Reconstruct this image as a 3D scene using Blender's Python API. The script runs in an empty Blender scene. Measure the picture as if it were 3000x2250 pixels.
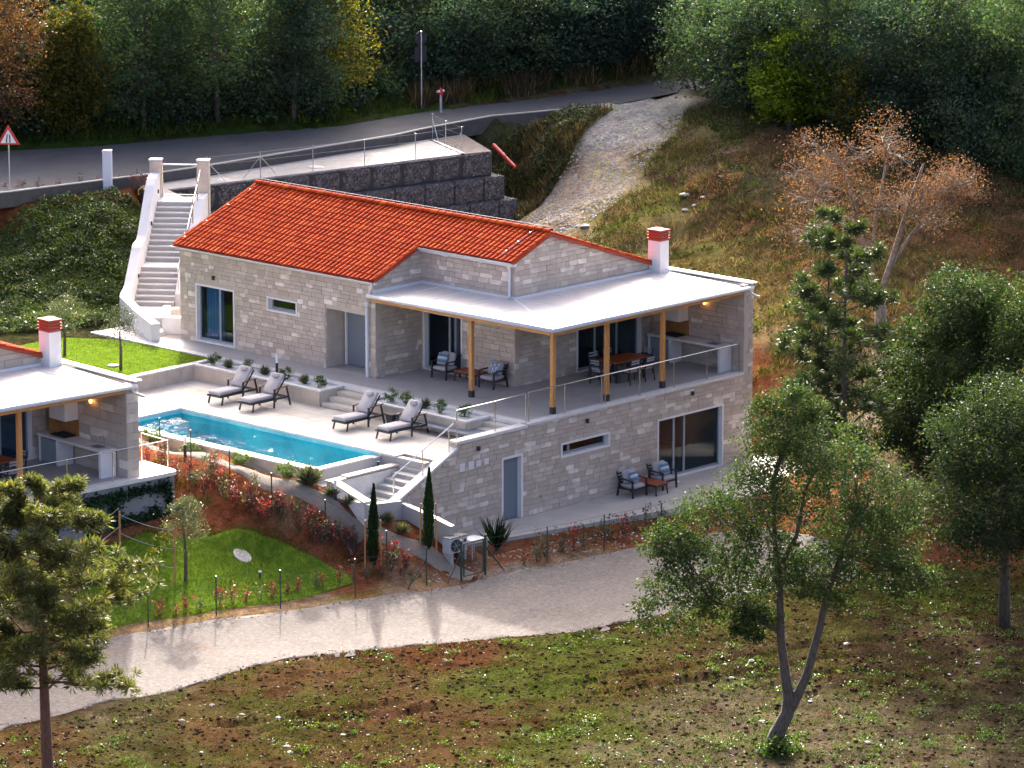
import bpy, math, random
import numpy as np
from mathutils import Vector, Matrix

# ------------------------------------------------------------------ scene, camera, sky, sun
S = bpy.context.scene
COL = S.collection
R = math.radians
cam_d = bpy.data.cameras.new('camera'); cam = bpy.data.objects.new('camera', cam_d); COL.objects.link(cam)
cam_d.sensor_width = 36; cam_d.lens = 150.0; cam_d.clip_start = 1; cam_d.clip_end = 3000
cam.location = (-101.244, -94.353, 31.833)
_yaw, _pit = R(43.2), R(12.42)
_f = Vector((math.cos(_yaw)*math.cos(_pit), math.sin(_yaw)*math.cos(_pit), -math.sin(_pit)))
cam.rotation_euler = _f.to_track_quat('-Z', 'Y').to_euler()
S.camera = cam
SUN_AZ, SUN_EL = 46.0, 25.0
W = bpy.data.worlds.new('World'); S.world = W; W.use_nodes = True
_n = W.node_tree.nodes; _l = W.node_tree.links
sky = _n.new('ShaderNodeTexSky'); sky.sky_type = 'NISHITA'; sky.sun_disc = False
sky.sun_elevation = R(SUN_EL); sky.sun_rotation = R(90-SUN_AZ); sky.air_density = 0.25; sky.dust_density = 6.0; sky.ozone_density = 0.0
_l.new(sky.outputs[0], _n['Background'].inputs[0]); _n['Background'].inputs[1].default_value = 0.15
sun_d = bpy.data.lights.new('sun', 'SUN'); sun_d.energy = 2.0; sun_d.angle = R(1.2); sun_d.color = (1, .93, .82)
sun = bpy.data.objects.new('sun', sun_d); COL.objects.link(sun)
_s = Vector((math.cos(R(SUN_AZ))*math.cos(R(SUN_EL)), math.sin(R(SUN_AZ))*math.cos(R(SUN_EL)), math.sin(R(SUN_EL))))
sun.rotation_euler = (-_s).to_track_quat('-Z', 'Y').to_euler(); sun.location = (40, 40, 60)
S.view_settings.view_transform = 'Standard'; S.view_settings.look = 'None'
S.view_settings.exposure = 2.75; S.view_settings.gamma = 1
S.cycles.max_bounces = 6; S.cycles.diffuse_bounces = 3; S.cycles.glossy_bounces = 3; S.cycles.transparent_max_bounces = 24
S.cycles.sample_clamp_indirect = 6

# ------------------------------------------------------------------ site survey (world metres), unseen rear hill raised to darken reflections
CP=[(-28.63, -6.75, -3.9), (-23.68, -11.79, -3.95), (-18.83, -16.96, -3.95), (-12.51, -21.15, -3.9), (-9.25, -27.38, -3.9), (-2.93, -22.7, -3.75), (-3.23, -17.83, -3.6), (-7.32, -13.22, -3.65), (-13.46, -9.12, -3.7), (-21.32, -7.17, -3.75), (-25.64, -3.21, -3.62), (-17.72, -1.0, -3.55), (-11.49, -2.79, -3.5), (-6.22, -3.63, -3.5), (0.5, -4.94, -3.42), (-1.52, -8.18, -3.47), (-4.73, -5.21, -3.5), (7.29, -7.34, -3.1), (6.72, -12.79, -3.2), (2.04, -18.36, -3.5), (3.21, -8.5, -3.3), (4.44, -7.48, -3.25), (-12.65, 4.39, -1.9), (-15.19, 4.42, -2.1), (-12.1, 2.76, -2.4), (-10.96, 2.39, -2.1), (-10.81, -0.1, -3.25), (-13.85, 1.51, -2.95), (-15.45, 2.29, -3.0), (-10.51, 1.62, -2.95), (-8.24, -0.11, -3.3), (-17.22, 4.28, -2.8), (-19.61, 3.12, -3.2), (-9.9, 8.08, -0.75), (-11.21, 5.81, -1.4), (-8.91, 9.39, -0.55), (-8.81, 6.95, -0.58), (-9.03, 4.41, -0.7), (-8.82, 2.24, -1.0), (-8.54, 0.81, -1.6), (-7.85, -0.35, -2.2), (-7.3, -1.65, -2.75), (-6.69, -2.72, -3.35), (-10.07, 4.29, -1.35), (-9.5, 2.34, -1.8), (-9.2, 0.3, -2.4), (-8.44, -1.55, -3.0), (-9.78, 0.02, -2.8), (-7.72, 2.59, -0.8), (-7.59, 1.15, -1.15), (-6.91, -0.13, -1.85), (-6.69, -1.81, -2.5), (-7.96, 10.4, -0.58), (-8.06, 6.27, -0.6), (0.19, 21.52, -0.06), (0.4, 19.51, -0.06), (-4.1, 17.57, -0.08), (-3.22, 19.3, -0.1), (1.48, 23.93, 0.05), (2.92, 24.02, 0.15), (2.68, 28.21, 1.0), (5.09, 28.98, 1.9), (3.63, 31.32, 1.8), (0.28, 27.39, 0.4), (5.39, 27.34, 1.8), (4.72, 26.03, 1.0), (4.57, 30.36, 2.6), (7.0, 29.14, 2.7), (4.3, 32.05, 3.1), (8.63, 32.4, 3.12), (11.72, 31.8, 3.15), (10.54, 39.45, 3.5), (17.6, 36.82, 3.5), (24.73, 33.9, 3.5), (21.45, 30.57, 3.45), (10.99, 30.86, 3.42), (25.15, 29.44, 3.5), (30.79, 30.65, 3.6), (32.88, 33.65, 3.65), (35.99, 28.41, 3.85), (37.33, 31.63, 3.9), (39.7, 27.69, 4.0), (42.81, 30.39, 4.05), (29.62, 28.54, 1.9), (30.99, 27.83, 2.7), (30.13, 29.02, 0.6), (29.1, 26.86, 0.4), (31.44, 27.25, 3.3), (28.75, 28.11, 0.0), (25.13, 21.46, 1.0), (27.92, 22.1, 1.7), (31.93, 23.79, 2.6), (36.53, 26.89, 3.5), (38.28, 26.45, 3.8), (34.01, 22.74, 3.2), (29.74, 17.19, 2.9), (29.02, 18.4, 2.0), (28.72, 14.51, 2.5), (20.74, 4.43, 0.3), (24.55, 9.25, 1.1), (20.2, 6.46, 0.1), (26.23, 3.88, 0.9), (31.64, 3.07, 1.6), (22.04, -2.56, -0.2), (16.23, -2.41, -1.2), (12.5, -3.87, -2.2), (13.92, -7.25, -1.9), (13.17, -10.74, -2.4), (24.99, 14.89, 1.0), (28.71, 9.22, 1.9), (33.2, 7.61, 2.2), (38.08, 22.4, 3.8), (38.96, 15.64, 3.4), (40.3, 9.53, 3.2), (29.2, 16.73, 3.3), (34.08, 36.89, 4.1), (38.28, 34.57, 4.5), (22.14, 37.48, 4.0), (13.12, 40.31, 4.0), (-45.0, -15.0, -4.2), (-10.0, -45.0, -4.3), (-60.0, -60.0, -5.0), (15.0, -40.0, -3.9), (-45.0, 10.0, -3.2), (-40.0, 25.0, -0.5), (-40.0, 40.0, 3.0), (40.0, -30.0, -3.2), (60.0, -10.0, -1.5), (25.0, -15.0, -3.1), (2.0, 1.0, -3.35), (6.0, 1.0, -3.35), (10.5, 1.0, -3.35), (-2.0, 0.8, -2.6), (-5.0, 0.8, -2.4), (2.0, -1.5, -3.3), (7.0, -1.5, -3.3), (11.0, -1.5, -3.3), (2.0, 6.0, -1.8), (7.0, 5.0, -2.0), (2.0, 12.0, -0.5), (6.0, 12.0, -0.5), (2.0, 18.0, -0.35), (6.0, 17.0, -0.35), (9.5, 12.0, -0.4), (8.0, 18.0, -0.3), (12.5, 1.0, -3.0), (13.0, 5.0, -1.5), (13.5, 10.0, -0.6), (12.0, 16.0, -0.3), (11.0, 25.5, 0.0), (14.0, 25.8, 0.0), (15.5, 26.8, -0.1), (19.45, 26.1, -0.1), (23.4, 25.3, -0.1), (25.85, 24.9, -0.05), (20.0, 23.5, 0.0), (23.5, 22.5, 0.2), (8.0, 22.5, -0.1), (11.0, 21.0, -0.2), (16.0, 20.0, -0.1), (-6.0, 8.0, -2.6), (-6.0, 4.0, -2.6), (-6.0, 11.2, -2.4), (-2.8, 8.0, -1.3), (-2.8, 4.0, -1.5), (-3.0, 13.5, -1.0), (-6.0, 13.5, -1.0), (-1.0, 11.0, -0.9), (0.8, 21.0, -0.1), (3.0, 21.0, -0.05), (6.0, 21.0, -0.1), (-18.0, 8.0, -1.2), (-24.0, 8.0, -1.5), (-14.0, 10.0, -0.8), (-10.0, 13.0, -0.6), (-12.0, 17.0, -0.3), (-20.0, 18.0, -0.2), (-3.0, 16.0, -0.1), (-6.5, 16.0, -0.1), (-8.0, 18.0, -0.1), (-1.0, 17.0, -0.1), (30.0, 60.0, 13.0), (60.0, 60.0, 17.0), (85.0, 35.0, 15.0), (10.0, 60.0, 12.5), (-12.0, 55.0, 10.0), (75.0, 5.0, 8.0), (60.0, -5.0, 2.0), (100.0, 80.0, 28.0), (0.0, 100.0, 26.0)]
gravel_near=[(-28.75, -4.7), (-26.81, -4.59), (-24.71, -4.65), (-22.65, -4.82), (-20.45, -5.38), (-17.81, -5.04), (-16.19, -5.34), (-14.47, -6.06), (-12.87, -6.93), (-9.88, -8.55), (-8.28, -9.58), (-6.78, -10.04), (-5.11, -10.46), (-3.66, -10.64), (-2.0, -11.12), (0.13, -11.72), (2.11, -12.47)]
gravel_far=[(-24.68, 0.24), (-22.86, 0.07), (-21.71, -0.67), (-18.51, 0.04), (-17.26, -0.24), (-14.99, -0.86), (-13.04, -1.67), (-10.58, -2.48), (-8.21, -3.36), (-5.9, -3.58), (-4.86, -3.84), (-3.63, -4.24), (-1.15, -4.5), (1.34, -4.77), (3.5, -5.48), (4.8, -6.39), (4.66, -10.43)]
road_near=[(0.4, 32.45, 3.42), (4.11, 31.82, 3.42), (10.99, 30.86, 3.42), (13.89, 30.7, 3.42), (21.5, 30.62, 3.44), (24.86, 30.52, 3.46), (26.02, 30.76, 3.47), (30.7, 30.88, 3.52), (33.89, 29.39, 3.62), (36.34, 28.44, 3.75), (39.98, 27.93, 3.95), (40.78, 27.43, 4.0), (46.94, 27.84, 4.1)]
road_far=[(7.73, 41.49, 3.48), (10.54, 39.44, 3.5), (13.92, 37.57, 3.5), (17.32, 36.58, 3.5), (21.52, 35.4, 3.5), (24.74, 33.92, 3.5), (29.52, 34.0, 3.55), (31.9, 33.51, 3.58), (35.04, 32.29, 3.7), (37.77, 31.55, 3.82), (42.94, 30.5, 4.03), (44.34, 30.49, 4.08), (50.22, 30.56, 4.2)]
lawn_low=[(-15.22, 4.37), (-13.06, 4.37), (-12.41, 3.56), (-11.63, 3.1), (-10.93, 2.77), (-10.23, 2.44), (-9.86, 1.76), (-9.82, 0.73), (-9.64, -0.34), (-9.52, -1.05), (-9.79, -1.63), (-10.95, -1.47), (-12.61, -1.22), (-14.7, -0.55), (-16.9, 0.14), (-18.79, 0.57), (-19.23, 1.67)]
fence_posts=[(3.88, -4.84, -3.35), (1.49, -4.63, -3.4), (-1.05, -4.38, -3.38), (-3.52, -4.14, -3.36), (-5.78, -3.54, -3.42), (-6.69, -3.35, -3.49), (-8.06, -3.14, -3.42), (-10.51, -2.41, -3.44), (-12.93, -1.56, -3.5), (-14.88, -0.74, -3.46), (-17.15, -0.13, -3.48), (-20.29, -0.08, -3.5)]
slope_posts=[(-8.9, 7.9, -0.73), (-9.79, 4.52, -1.14), (-9.25, 2.68, -1.38), (-9.38, 2.53, -1.57), (-8.95, 0.52, -2.22)]
bank_posts=[(5.65, 31.54, 3.12), (8.0, 31.22, 3.12)]
bollard_path=[(-9.34, 6.67, -0.66), (-7.26, 0.91, -1.41)]
cypress=[(-8.59, -1.32, -3.02), (-6.25, -1.91, -2.68)]
olive_low=(-14.07, 1.54, -2.97)
olive_up=(-3.48, 16.39, -0.11)
olive_up2=(-2.65, 20.15, -0.06)
yucca=(-3.76, -2.12, -3.0)
sapling=(-14.84, 1.89, -3.0)
stakes=[(-14.48, 1.59, -3.01), (-15.13, 3.13, -2.68)]
manhole_low=(-11.4, 1.77, -2.71)
manhole_up=(-3.28, 17.0, -0.08)
tap=(-11.61, 0.57, -3.16)
fg_pine=(-29.22, -9.44, -4.0)
fg_oak=(-12.64, -21.16, -3.92)
pines_mid=[(8.55, -5.87, -2.99), (7.68, -7.29, -3.06)]
oak_mid=[(11.0, -9.93, -2.62), (1.18, -18.92, -3.54), (11.08, -12.86, -2.84), (12.65, -6.61, -2.15)]
brown=(19.74, 0.78, -0.33)
pool_shrubs=[(-8.37, 9.5, -0.58), (-8.26, 7.57, -0.58), (-8.27, 5.17, -0.58), (-4.65, 6.82, -2.07), (-8.42, 2.08, -0.94)]
grass_bush=[(-8.0, 1.16, -1.26), (-7.66, 0.8, -1.49), (-7.1, -0.33, -2.01), (-6.92, -0.83, -2.21), (-6.64, -1.66, -2.48), (-7.14, 0.48, -1.68), (-9.18, 5.57, -0.75), (-10.25, 5.23, -1.17), (-10.78, 6.5, -1.08), (-7.92, 1.25, -1.18)]
hedge_slope=[(-10.05, 7.68, -0.79), (-10.4, 7.36, -0.87), (-10.03, 6.98, -0.83), (-9.96, 7.14, -0.8), (-10.3, 6.7, -0.93), (-10.27, 6.12, -1.01), (-10.39, 5.92, -1.1), (-10.52, 5.82, -1.14), (-9.9, 5.76, -0.94), (-10.12, 5.57, -1.05), (-10.36, 4.7, -1.32), (-9.74, 4.96, -1.0), (-9.98, 4.55, -1.24), (-9.66, 4.89, -0.97), (-9.74, 4.4, -1.11), (-10.11, 3.88, -1.43), (-9.76, 3.93, -1.25), (-10.07, 3.43, -1.53), (-9.77, 3.19, -1.52), (-9.55, 3.23, -1.37), (-9.86, 2.67, -1.8), (-10.03, 3.63, -1.45), (-9.89, 3.14, -1.59), (-9.64, 3.15, -1.45), (-10.0, 2.91, -1.73), (-9.81, 2.42, -1.92), (-9.68, 2.37, -1.89), (-9.45, 2.15, -1.81), (-9.4, 2.19, -1.75), (-9.46, 1.99, -1.88), (-9.21, 1.53, -1.77), (-9.3, 1.6, -1.84), (-9.45, 1.23, -2.12), (-9.31, 0.75, -2.22), (-9.21, 0.81, -2.14), (-9.23, 0.47, -2.35), (-9.24, 0.31, -2.43), (-9.27, 0.89, -2.13), (-9.47, 0.48, -2.45), (-9.3, 0.73, -2.23), (-8.96, 0.44, -2.28), (-8.71, 0.35, -2.41), (-8.83, 0.2, -2.56), (-8.56, 0.32, -2.47), (-8.29, 0.19, -2.68), (-8.17, 0.03, -3.01), (-8.37, 0.17, -2.75), (-8.08, -0.01, -2.82), (-8.17, -0.59, -2.83), (-8.29, -0.64, -2.91), (-8.15, -0.6, -2.8), (-8.12, -0.62, -2.75), (-8.25, -1.04, -2.87), (-8.37, -1.47, -2.97), (-8.16, -1.62, -2.98), (-8.39, -1.86, -3.1), (-7.94, -1.69, -2.93), (-7.92, -2.06, -3.08), (-7.95, -2.1, -3.09)]
hedge_fence=[(-16.32, 0.67, -3.35), (-15.91, 0.45, -3.36), (-15.5, 0.39, -3.35), (-15.06, 0.23, -3.34), (-14.44, 0.02, -3.33), (-13.95, -0.05, -3.32), (-13.43, -0.07, -3.31), (-12.91, -0.19, -3.33), (-12.47, -0.29, -3.35), (-11.93, -0.34, -3.35), (-11.48, -0.36, -3.34), (-10.85, -0.58, -3.3), (-10.64, -0.65, -3.28), (-10.07, -0.85, -3.21), (-9.63, -1.01, -3.18), (-9.23, -1.21, -3.15), (-8.88, -1.49, -3.13), (-8.34, -1.84, -3.08)]
hedge_right=[(-4.27, -2.9, -3.15), (-3.76, -3.0, -3.19), (-3.18, -2.87, -3.17), (-2.32, -2.82, -3.19), (-1.83, -2.83, -3.22), (-1.36, -2.81, -3.23), (-0.59, -2.66, -3.26), (0.16, -2.65, -3.29), (0.87, -2.66, -3.32), (1.57, -2.44, -3.33), (2.06, -2.53, -3.35), (2.97, -2.45, -3.38)]
hedge_road=[(5.36, 33.04, 3.1), (5.83, 32.8, 3.1), (5.99, 32.62, 3.1), (6.27, 32.07, 3.1), (7.28, 32.03, 3.1), (8.25, 31.77, 3.1), (8.58, 31.55, 3.1), (8.87, 31.51, 3.1), (9.2, 31.29, 3.1), (9.63, 31.09, 3.1), (9.75, 30.44, 3.1), (10.06, 30.24, 3.1)]
triangle_sign=(4.75, 31.99, 3.15)
cabinet=(8.96, 31.02, 3.1)
tall_sign=(29.88, 34.17, 3.6)
hydrant=(30.2, 33.32, 3.6)
red_pipe=[(30.1, 30.09, 2.55), (29.58, 28.33, 1.84)]
rocks=[(-20.82, -6.93, -3.75), (-20.73, -8.09, -3.8), (-20.24, -9.07, -3.82), (-19.6, -12.09, -3.88), (-21.81, -11.09, -3.9), (-22.47, -7.44, -3.8), (-22.15, -11.55, -3.92), (-20.05, -11.54, -3.87), (-18.41, -9.29, -3.81), (-19.14, -16.27, -3.96), (-23.81, -9.71, -3.91), (-6.57, -10.71, -3.65), (-6.19, -11.56, -3.64), (-7.07, -15.72, -3.68), (-9.6, -14.99, -3.73), (-3.72, -16.65, -3.62), (-8.87, -25.32, -3.89), (-10.69, -23.01, -3.9), (-3.81, -20.62, -3.71), (-2.59, -20.72, -3.69), (-8.75, -16.34, -3.74), (-8.54, -16.64, -3.73), (-11.05, -19.46, -3.85), (-15.49, -19.48, -3.95), (-1.41, -19.87, -3.64), (-7.85, -15.34, -3.7), (-14.71, -17.67, -3.9), (-8.78, -19.39, -3.79)]
back_rocks=[(26.28, 21.12, 1.28), (24.44, 20.04, 0.89), (24.48, 19.7, 0.93), (28.87, 16.21, 2.97), (27.65, 17.05, 2.23), (27.2, 16.2, 2.07), (26.88, 16.41, 1.9), (27.62, 16.12, 2.28), (26.62, 10.45, 1.55), (30.24, 11.57, 2.4)]
TREES={'fg_pine': ((-29.22, -9.44, -4.0), 8.96, 4.07), 'fg_oak': ((-12.64, -21.16, -3.92), 10.44, 8.14), 'pine1': ((8.55, -5.87, -2.99), 8.66, 3.48), 'pine2': ((7.68, -7.29, -3.06), 9.74, 4.81), 'oak1': ((11.0, -9.93, -2.62), 6.95, 4.37), 'oak2': ((1.18, -18.92, -3.54), 7.29, 5.24), 'oak3': ((11.08, -12.86, -2.84), 6.97, 4.54), 'oak4': ((12.65, -6.61, -2.15), 4.22, 2.94), 'brown': ((19.74, 0.78, -0.33), 8.85, 7.27), 'tL0': ((10.17, 39.87, 3.68), 7.89, 4.2), 'tL1': ((14.03, 38.99, 3.75), 5.81, 2.84), 'tL2': ((17.1, 37.96, 3.72), 6.52, 3.72), 'tL3': ((20.16, 36.65, 3.73), 7.23, 4.32), 'tL4': ((23.29, 35.33, 3.73), 5.72, 3.77), 'tL5': ((26.42, 34.36, 3.63), 6.07, 6.15), 'b1': ((33.58, 35.57, 3.9), 3.17, 3.02), 'b2': ((36.21, 34.73, 4.17), 3.35, 3.65), 'b3': ((39.08, 33.22, 4.32), 3.37, 4.59), 'b4': ((42.21, 32.32, 4.46), 3.95, 4.62), 'r1': ((39.08, 24.99, 3.86), 3.65, 3.86), 'r2': ((37.66, 21.67, 3.7), 4.26, 3.5), 'r3': ((38.79, 20.71, 3.75), 2.54, 3.51), 'r4': ((38.45, 18.55, 3.58), 6.38, 4.63), 'r5': ((38.98, 16.76, 3.49), 2.58, 2.59), 'r6': ((38.36, 14.44, 3.31), 5.26, 4.56), 'r7': ((38.27, 11.87, 3.18), 6.07, 4.24), 'r8': ((38.29, 9.77, 2.99), 5.02, 3.64), 'r9': ((37.96, 7.78, 2.69), 7.97, 4.17), 'bright': ((45.24, 13.66, 3.92), 4.63, 2.34)}
COLP=[(-26.35, -6.99, 0.084, 0.0504, 0.0252), (-22.69, -8.64, 0.084, 0.0504, 0.0252), (-17.33, -7.29, 0.084, 0.0504, 0.0252), (-12.11, -7.82, 0.084, 0.0357, 0.0189), (-13.21, -11.68, 0.063, 0.0714, 0.0189), (-9.28, -10.83, 0.063, 0.0714, 0.0189), (-16.0, -15.63, 0.0672, 0.0714, 0.021), (-15.87, -13.51, 0.0714, 0.042, 0.021), (-18.22, -11.01, 0.0798, 0.042, 0.0231), (-19.87, -8.49, 0.0672, 0.0588, 0.021), (-25.01, -8.35, 0.0672, 0.063, 0.0252), (-10.49, -14.64, 0.084, 0.0504, 0.0252), (-10.33, -17.15, 0.1134, 0.0924, 0.063), (-13.35, -18.45, 0.1134, 0.0924, 0.063), (-7.2, -15.81, 0.0504, 0.0357, 0.021), (-6.44, -19.09, 0.0546, 0.0378, 0.021), (-10.4, -21.66, 0.1134, 0.0924, 0.063), (-6.89, -23.21, 0.0672, 0.0546, 0.0336), (-0.03, -18.61, 0.084, 0.0546, 0.0378), (1.35, -14.89, 0.0588, 0.0588, 0.0168), (-6.6, -11.2, 0.084, 0.0504, 0.0252), (-1.94, -12.76, 0.0672, 0.0588, 0.021), (-19.38, -14.2, 0.084, 0.0504, 0.0252), (-23.77, -5.51, 0.084, 0.0672, 0.042), (5.47, -8.81, 0.22, 0.08, 0.042), (5.33, -11.06, 0.22, 0.08, 0.042), (8.07, -11.75, 0.22, 0.08, 0.042), (7.33, -5.82, 0.22, 0.08, 0.042), (10.23, -5.7, 0.22, 0.08, 0.042), (14.78, 2.55, 0.22, 0.08, 0.042), (14.5, 0.88, 0.22, 0.08, 0.042), (12.69, 0.15, 0.22, 0.08, 0.042), (11.13, -7.94, 0.27, 0.22, 0.15), (17.56, -1.35, 0.27, 0.24, 0.21), (14.33, -1.62, 0.4, 0.33, 0.27), (18.07, 3.86, 0.225, 0.165, 0.09), (20.77, 4.45, 0.18, 0.1275, 0.0525), (23.21, 8.14, 0.165, 0.1275, 0.045), (24.45, 11.77, 0.1125, 0.105, 0.0375), (26.0, 10.46, 0.1425, 0.1125, 0.045), (25.36, 4.85, 0.1275, 0.0975, 0.045), (27.96, 1.93, 0.105, 0.075, 0.0375), (31.48, 6.28, 0.12, 0.0675, 0.0375), (28.71, 9.23, 0.12, 0.0675, 0.0375), (34.72, 6.21, 0.075, 0.0525, 0.03), (28.97, 12.05, 0.09, 0.075, 0.0375), (29.52, 15.19, 0.0975, 0.0825, 0.0525), (31.64, 18.81, 0.22, 0.16, 0.11), (34.37, 22.1, 0.2, 0.17, 0.08), (27.31, 15.1, 0.12, 0.1, 0.05), (27.03, 13.07, 0.12, 0.0675, 0.0375), (20.58, -0.54, 0.15, 0.12, 0.0675), (20.19, -4.73, 0.15, 0.12, 0.075), (14.79, -8.06, 0.27, 0.22, 0.15), (26.07, 25.21, 0.46, 0.37, 0.28), (24.89, 22.18, 0.46, 0.37, 0.28), (28.13, 22.86, 0.46, 0.37, 0.28), (29.31, 26.27, 0.46, 0.37, 0.28), (30.71, 24.43, 0.46, 0.37, 0.28), (31.04, 25.9, 0.46, 0.37, 0.28), (26.66, 24.79, 0.46, 0.37, 0.28), (27.86, 23.96, 0.46, 0.37, 0.28), (30.09, 25.03, 0.46, 0.37, 0.28), (31.55, 24.8, 0.46, 0.37, 0.28), (33.08, 25.4, 0.5, 0.47, 0.45), (36.83, 27.16, 0.5, 0.48, 0.46), (34.7, 27.64, 0.45, 0.43, 0.42), (30.88, 29.72, 0.06, 0.065, 0.03), (30.68, 27.54, 0.06, 0.065, 0.03), (29.84, 27.75, 0.06, 0.065, 0.03), (28.97, 28.33, 0.1, 0.08, 0.04), (31.62, 26.62, 0.13, 0.12, 0.05), (32.3, 22.2, 0.17, 0.14, 0.06), (28.56, 19.85, 0.17, 0.14, 0.06), (26.22, 18.7, 0.15, 0.13, 0.05), (25.97, 20.91, 0.17, 0.14, 0.06), (36.01, 24.48, 0.15, 0.14, 0.05), (10.7, 39.64, 0.05, 0.08, 0.02), (14.71, 37.84, 0.05, 0.08, 0.02), (19.12, 36.37, 0.05, 0.08, 0.02), (23.61, 34.83, 0.05, 0.08, 0.02), (29.87, 33.85, 0.05, 0.08, 0.02), (33.87, 34.18, 0.13, 0.1, 0.05), (36.78, 33.18, 0.14, 0.1, 0.05), (40.03, 32.02, 0.12, 0.1, 0.05), (16.39, 39.74, 0.05, 0.05, 0.03), (24.32, 37.67, 0.05, 0.05, 0.03), (34.52, 37.32, 0.05, 0.05, 0.03), (41.0, 34.97, 0.05, 0.05, 0.03), (40.48, 22.49, 0.05, 0.05, 0.03), (41.86, 16.09, 0.05, 0.05, 0.03), (41.67, 10.55, 0.05, 0.05, 0.03), (39.85, 24.87, 0.05, 0.05, 0.03), (2.71, 28.25, 0.06, 0.065, 0.03), (5.1, 28.99, 0.06, 0.065, 0.03), (6.62, 28.72, 0.06, 0.065, 0.03), (0.25, 26.38, 0.06, 0.065, 0.03), (3.17, 25.84, 0.06, 0.065, 0.03), (5.26, 26.63, 0.06, 0.065, 0.03), (4.41, 30.18, 0.06, 0.065, 0.03), (4.74, 31.56, 0.22, 0.08, 0.042), (7.59, 30.81, 0.22, 0.08, 0.042), (10.12, 30.62, 0.22, 0.08, 0.042), (6.03, 31.04, 0.22, 0.08, 0.042), (-10.76, 6.63, 0.22, 0.08, 0.042), (-11.47, 5.05, 0.22, 0.08, 0.042), (-10.13, 4.87, 0.22, 0.08, 0.042), (-9.65, 2.97, 0.22, 0.08, 0.042), (-9.33, 0.94, 0.22, 0.08, 0.042), (-8.28, -1.09, 0.22, 0.08, 0.042), (-10.68, 3.64, 0.22, 0.08, 0.042), (-6.71, -1.07, 0.22, 0.08, 0.042), (-6.75, -1.87, 0.22, 0.08, 0.042), (-4.2, 10.43, 0.12, 0.05, 0.04), (-5.25, 12.74, 0.12, 0.05, 0.04), (-4.53, 11.8, 0.12, 0.05, 0.04), (-4.17, 7.93, 0.12, 0.05, 0.04), (-4.32, 6.44, 0.12, 0.05, 0.04), (-7.89, 1.47, 0.32, 0.22, 0.14), (-7.37, 0.59, 0.26, 0.15, 0.09), (-4.5, -3.2, 0.22, 0.08, 0.042), (-0.89, -3.18, 0.22, 0.08, 0.042), (2.06, -3.57, 0.22, 0.08, 0.042), (-2.62, -3.26, 0.22, 0.08, 0.042), (-4.86, -3.84, 0.36, 0.32, 0.28), (-1.95, -4.16, 0.28, 0.2, 0.14), (-7.02, -2.89, 0.3, 0.2, 0.14), (-9.72, -0.99, 0.22, 0.08, 0.042), (-14.06, -0.88, 0.3, 0.2, 0.12), (-9.55, -2.35, 0.28, 0.19, 0.13), (-17.15, -0.06, 0.3, 0.2, 0.12), (-11.9, -1.68, 0.28, 0.2, 0.13)]

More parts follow.
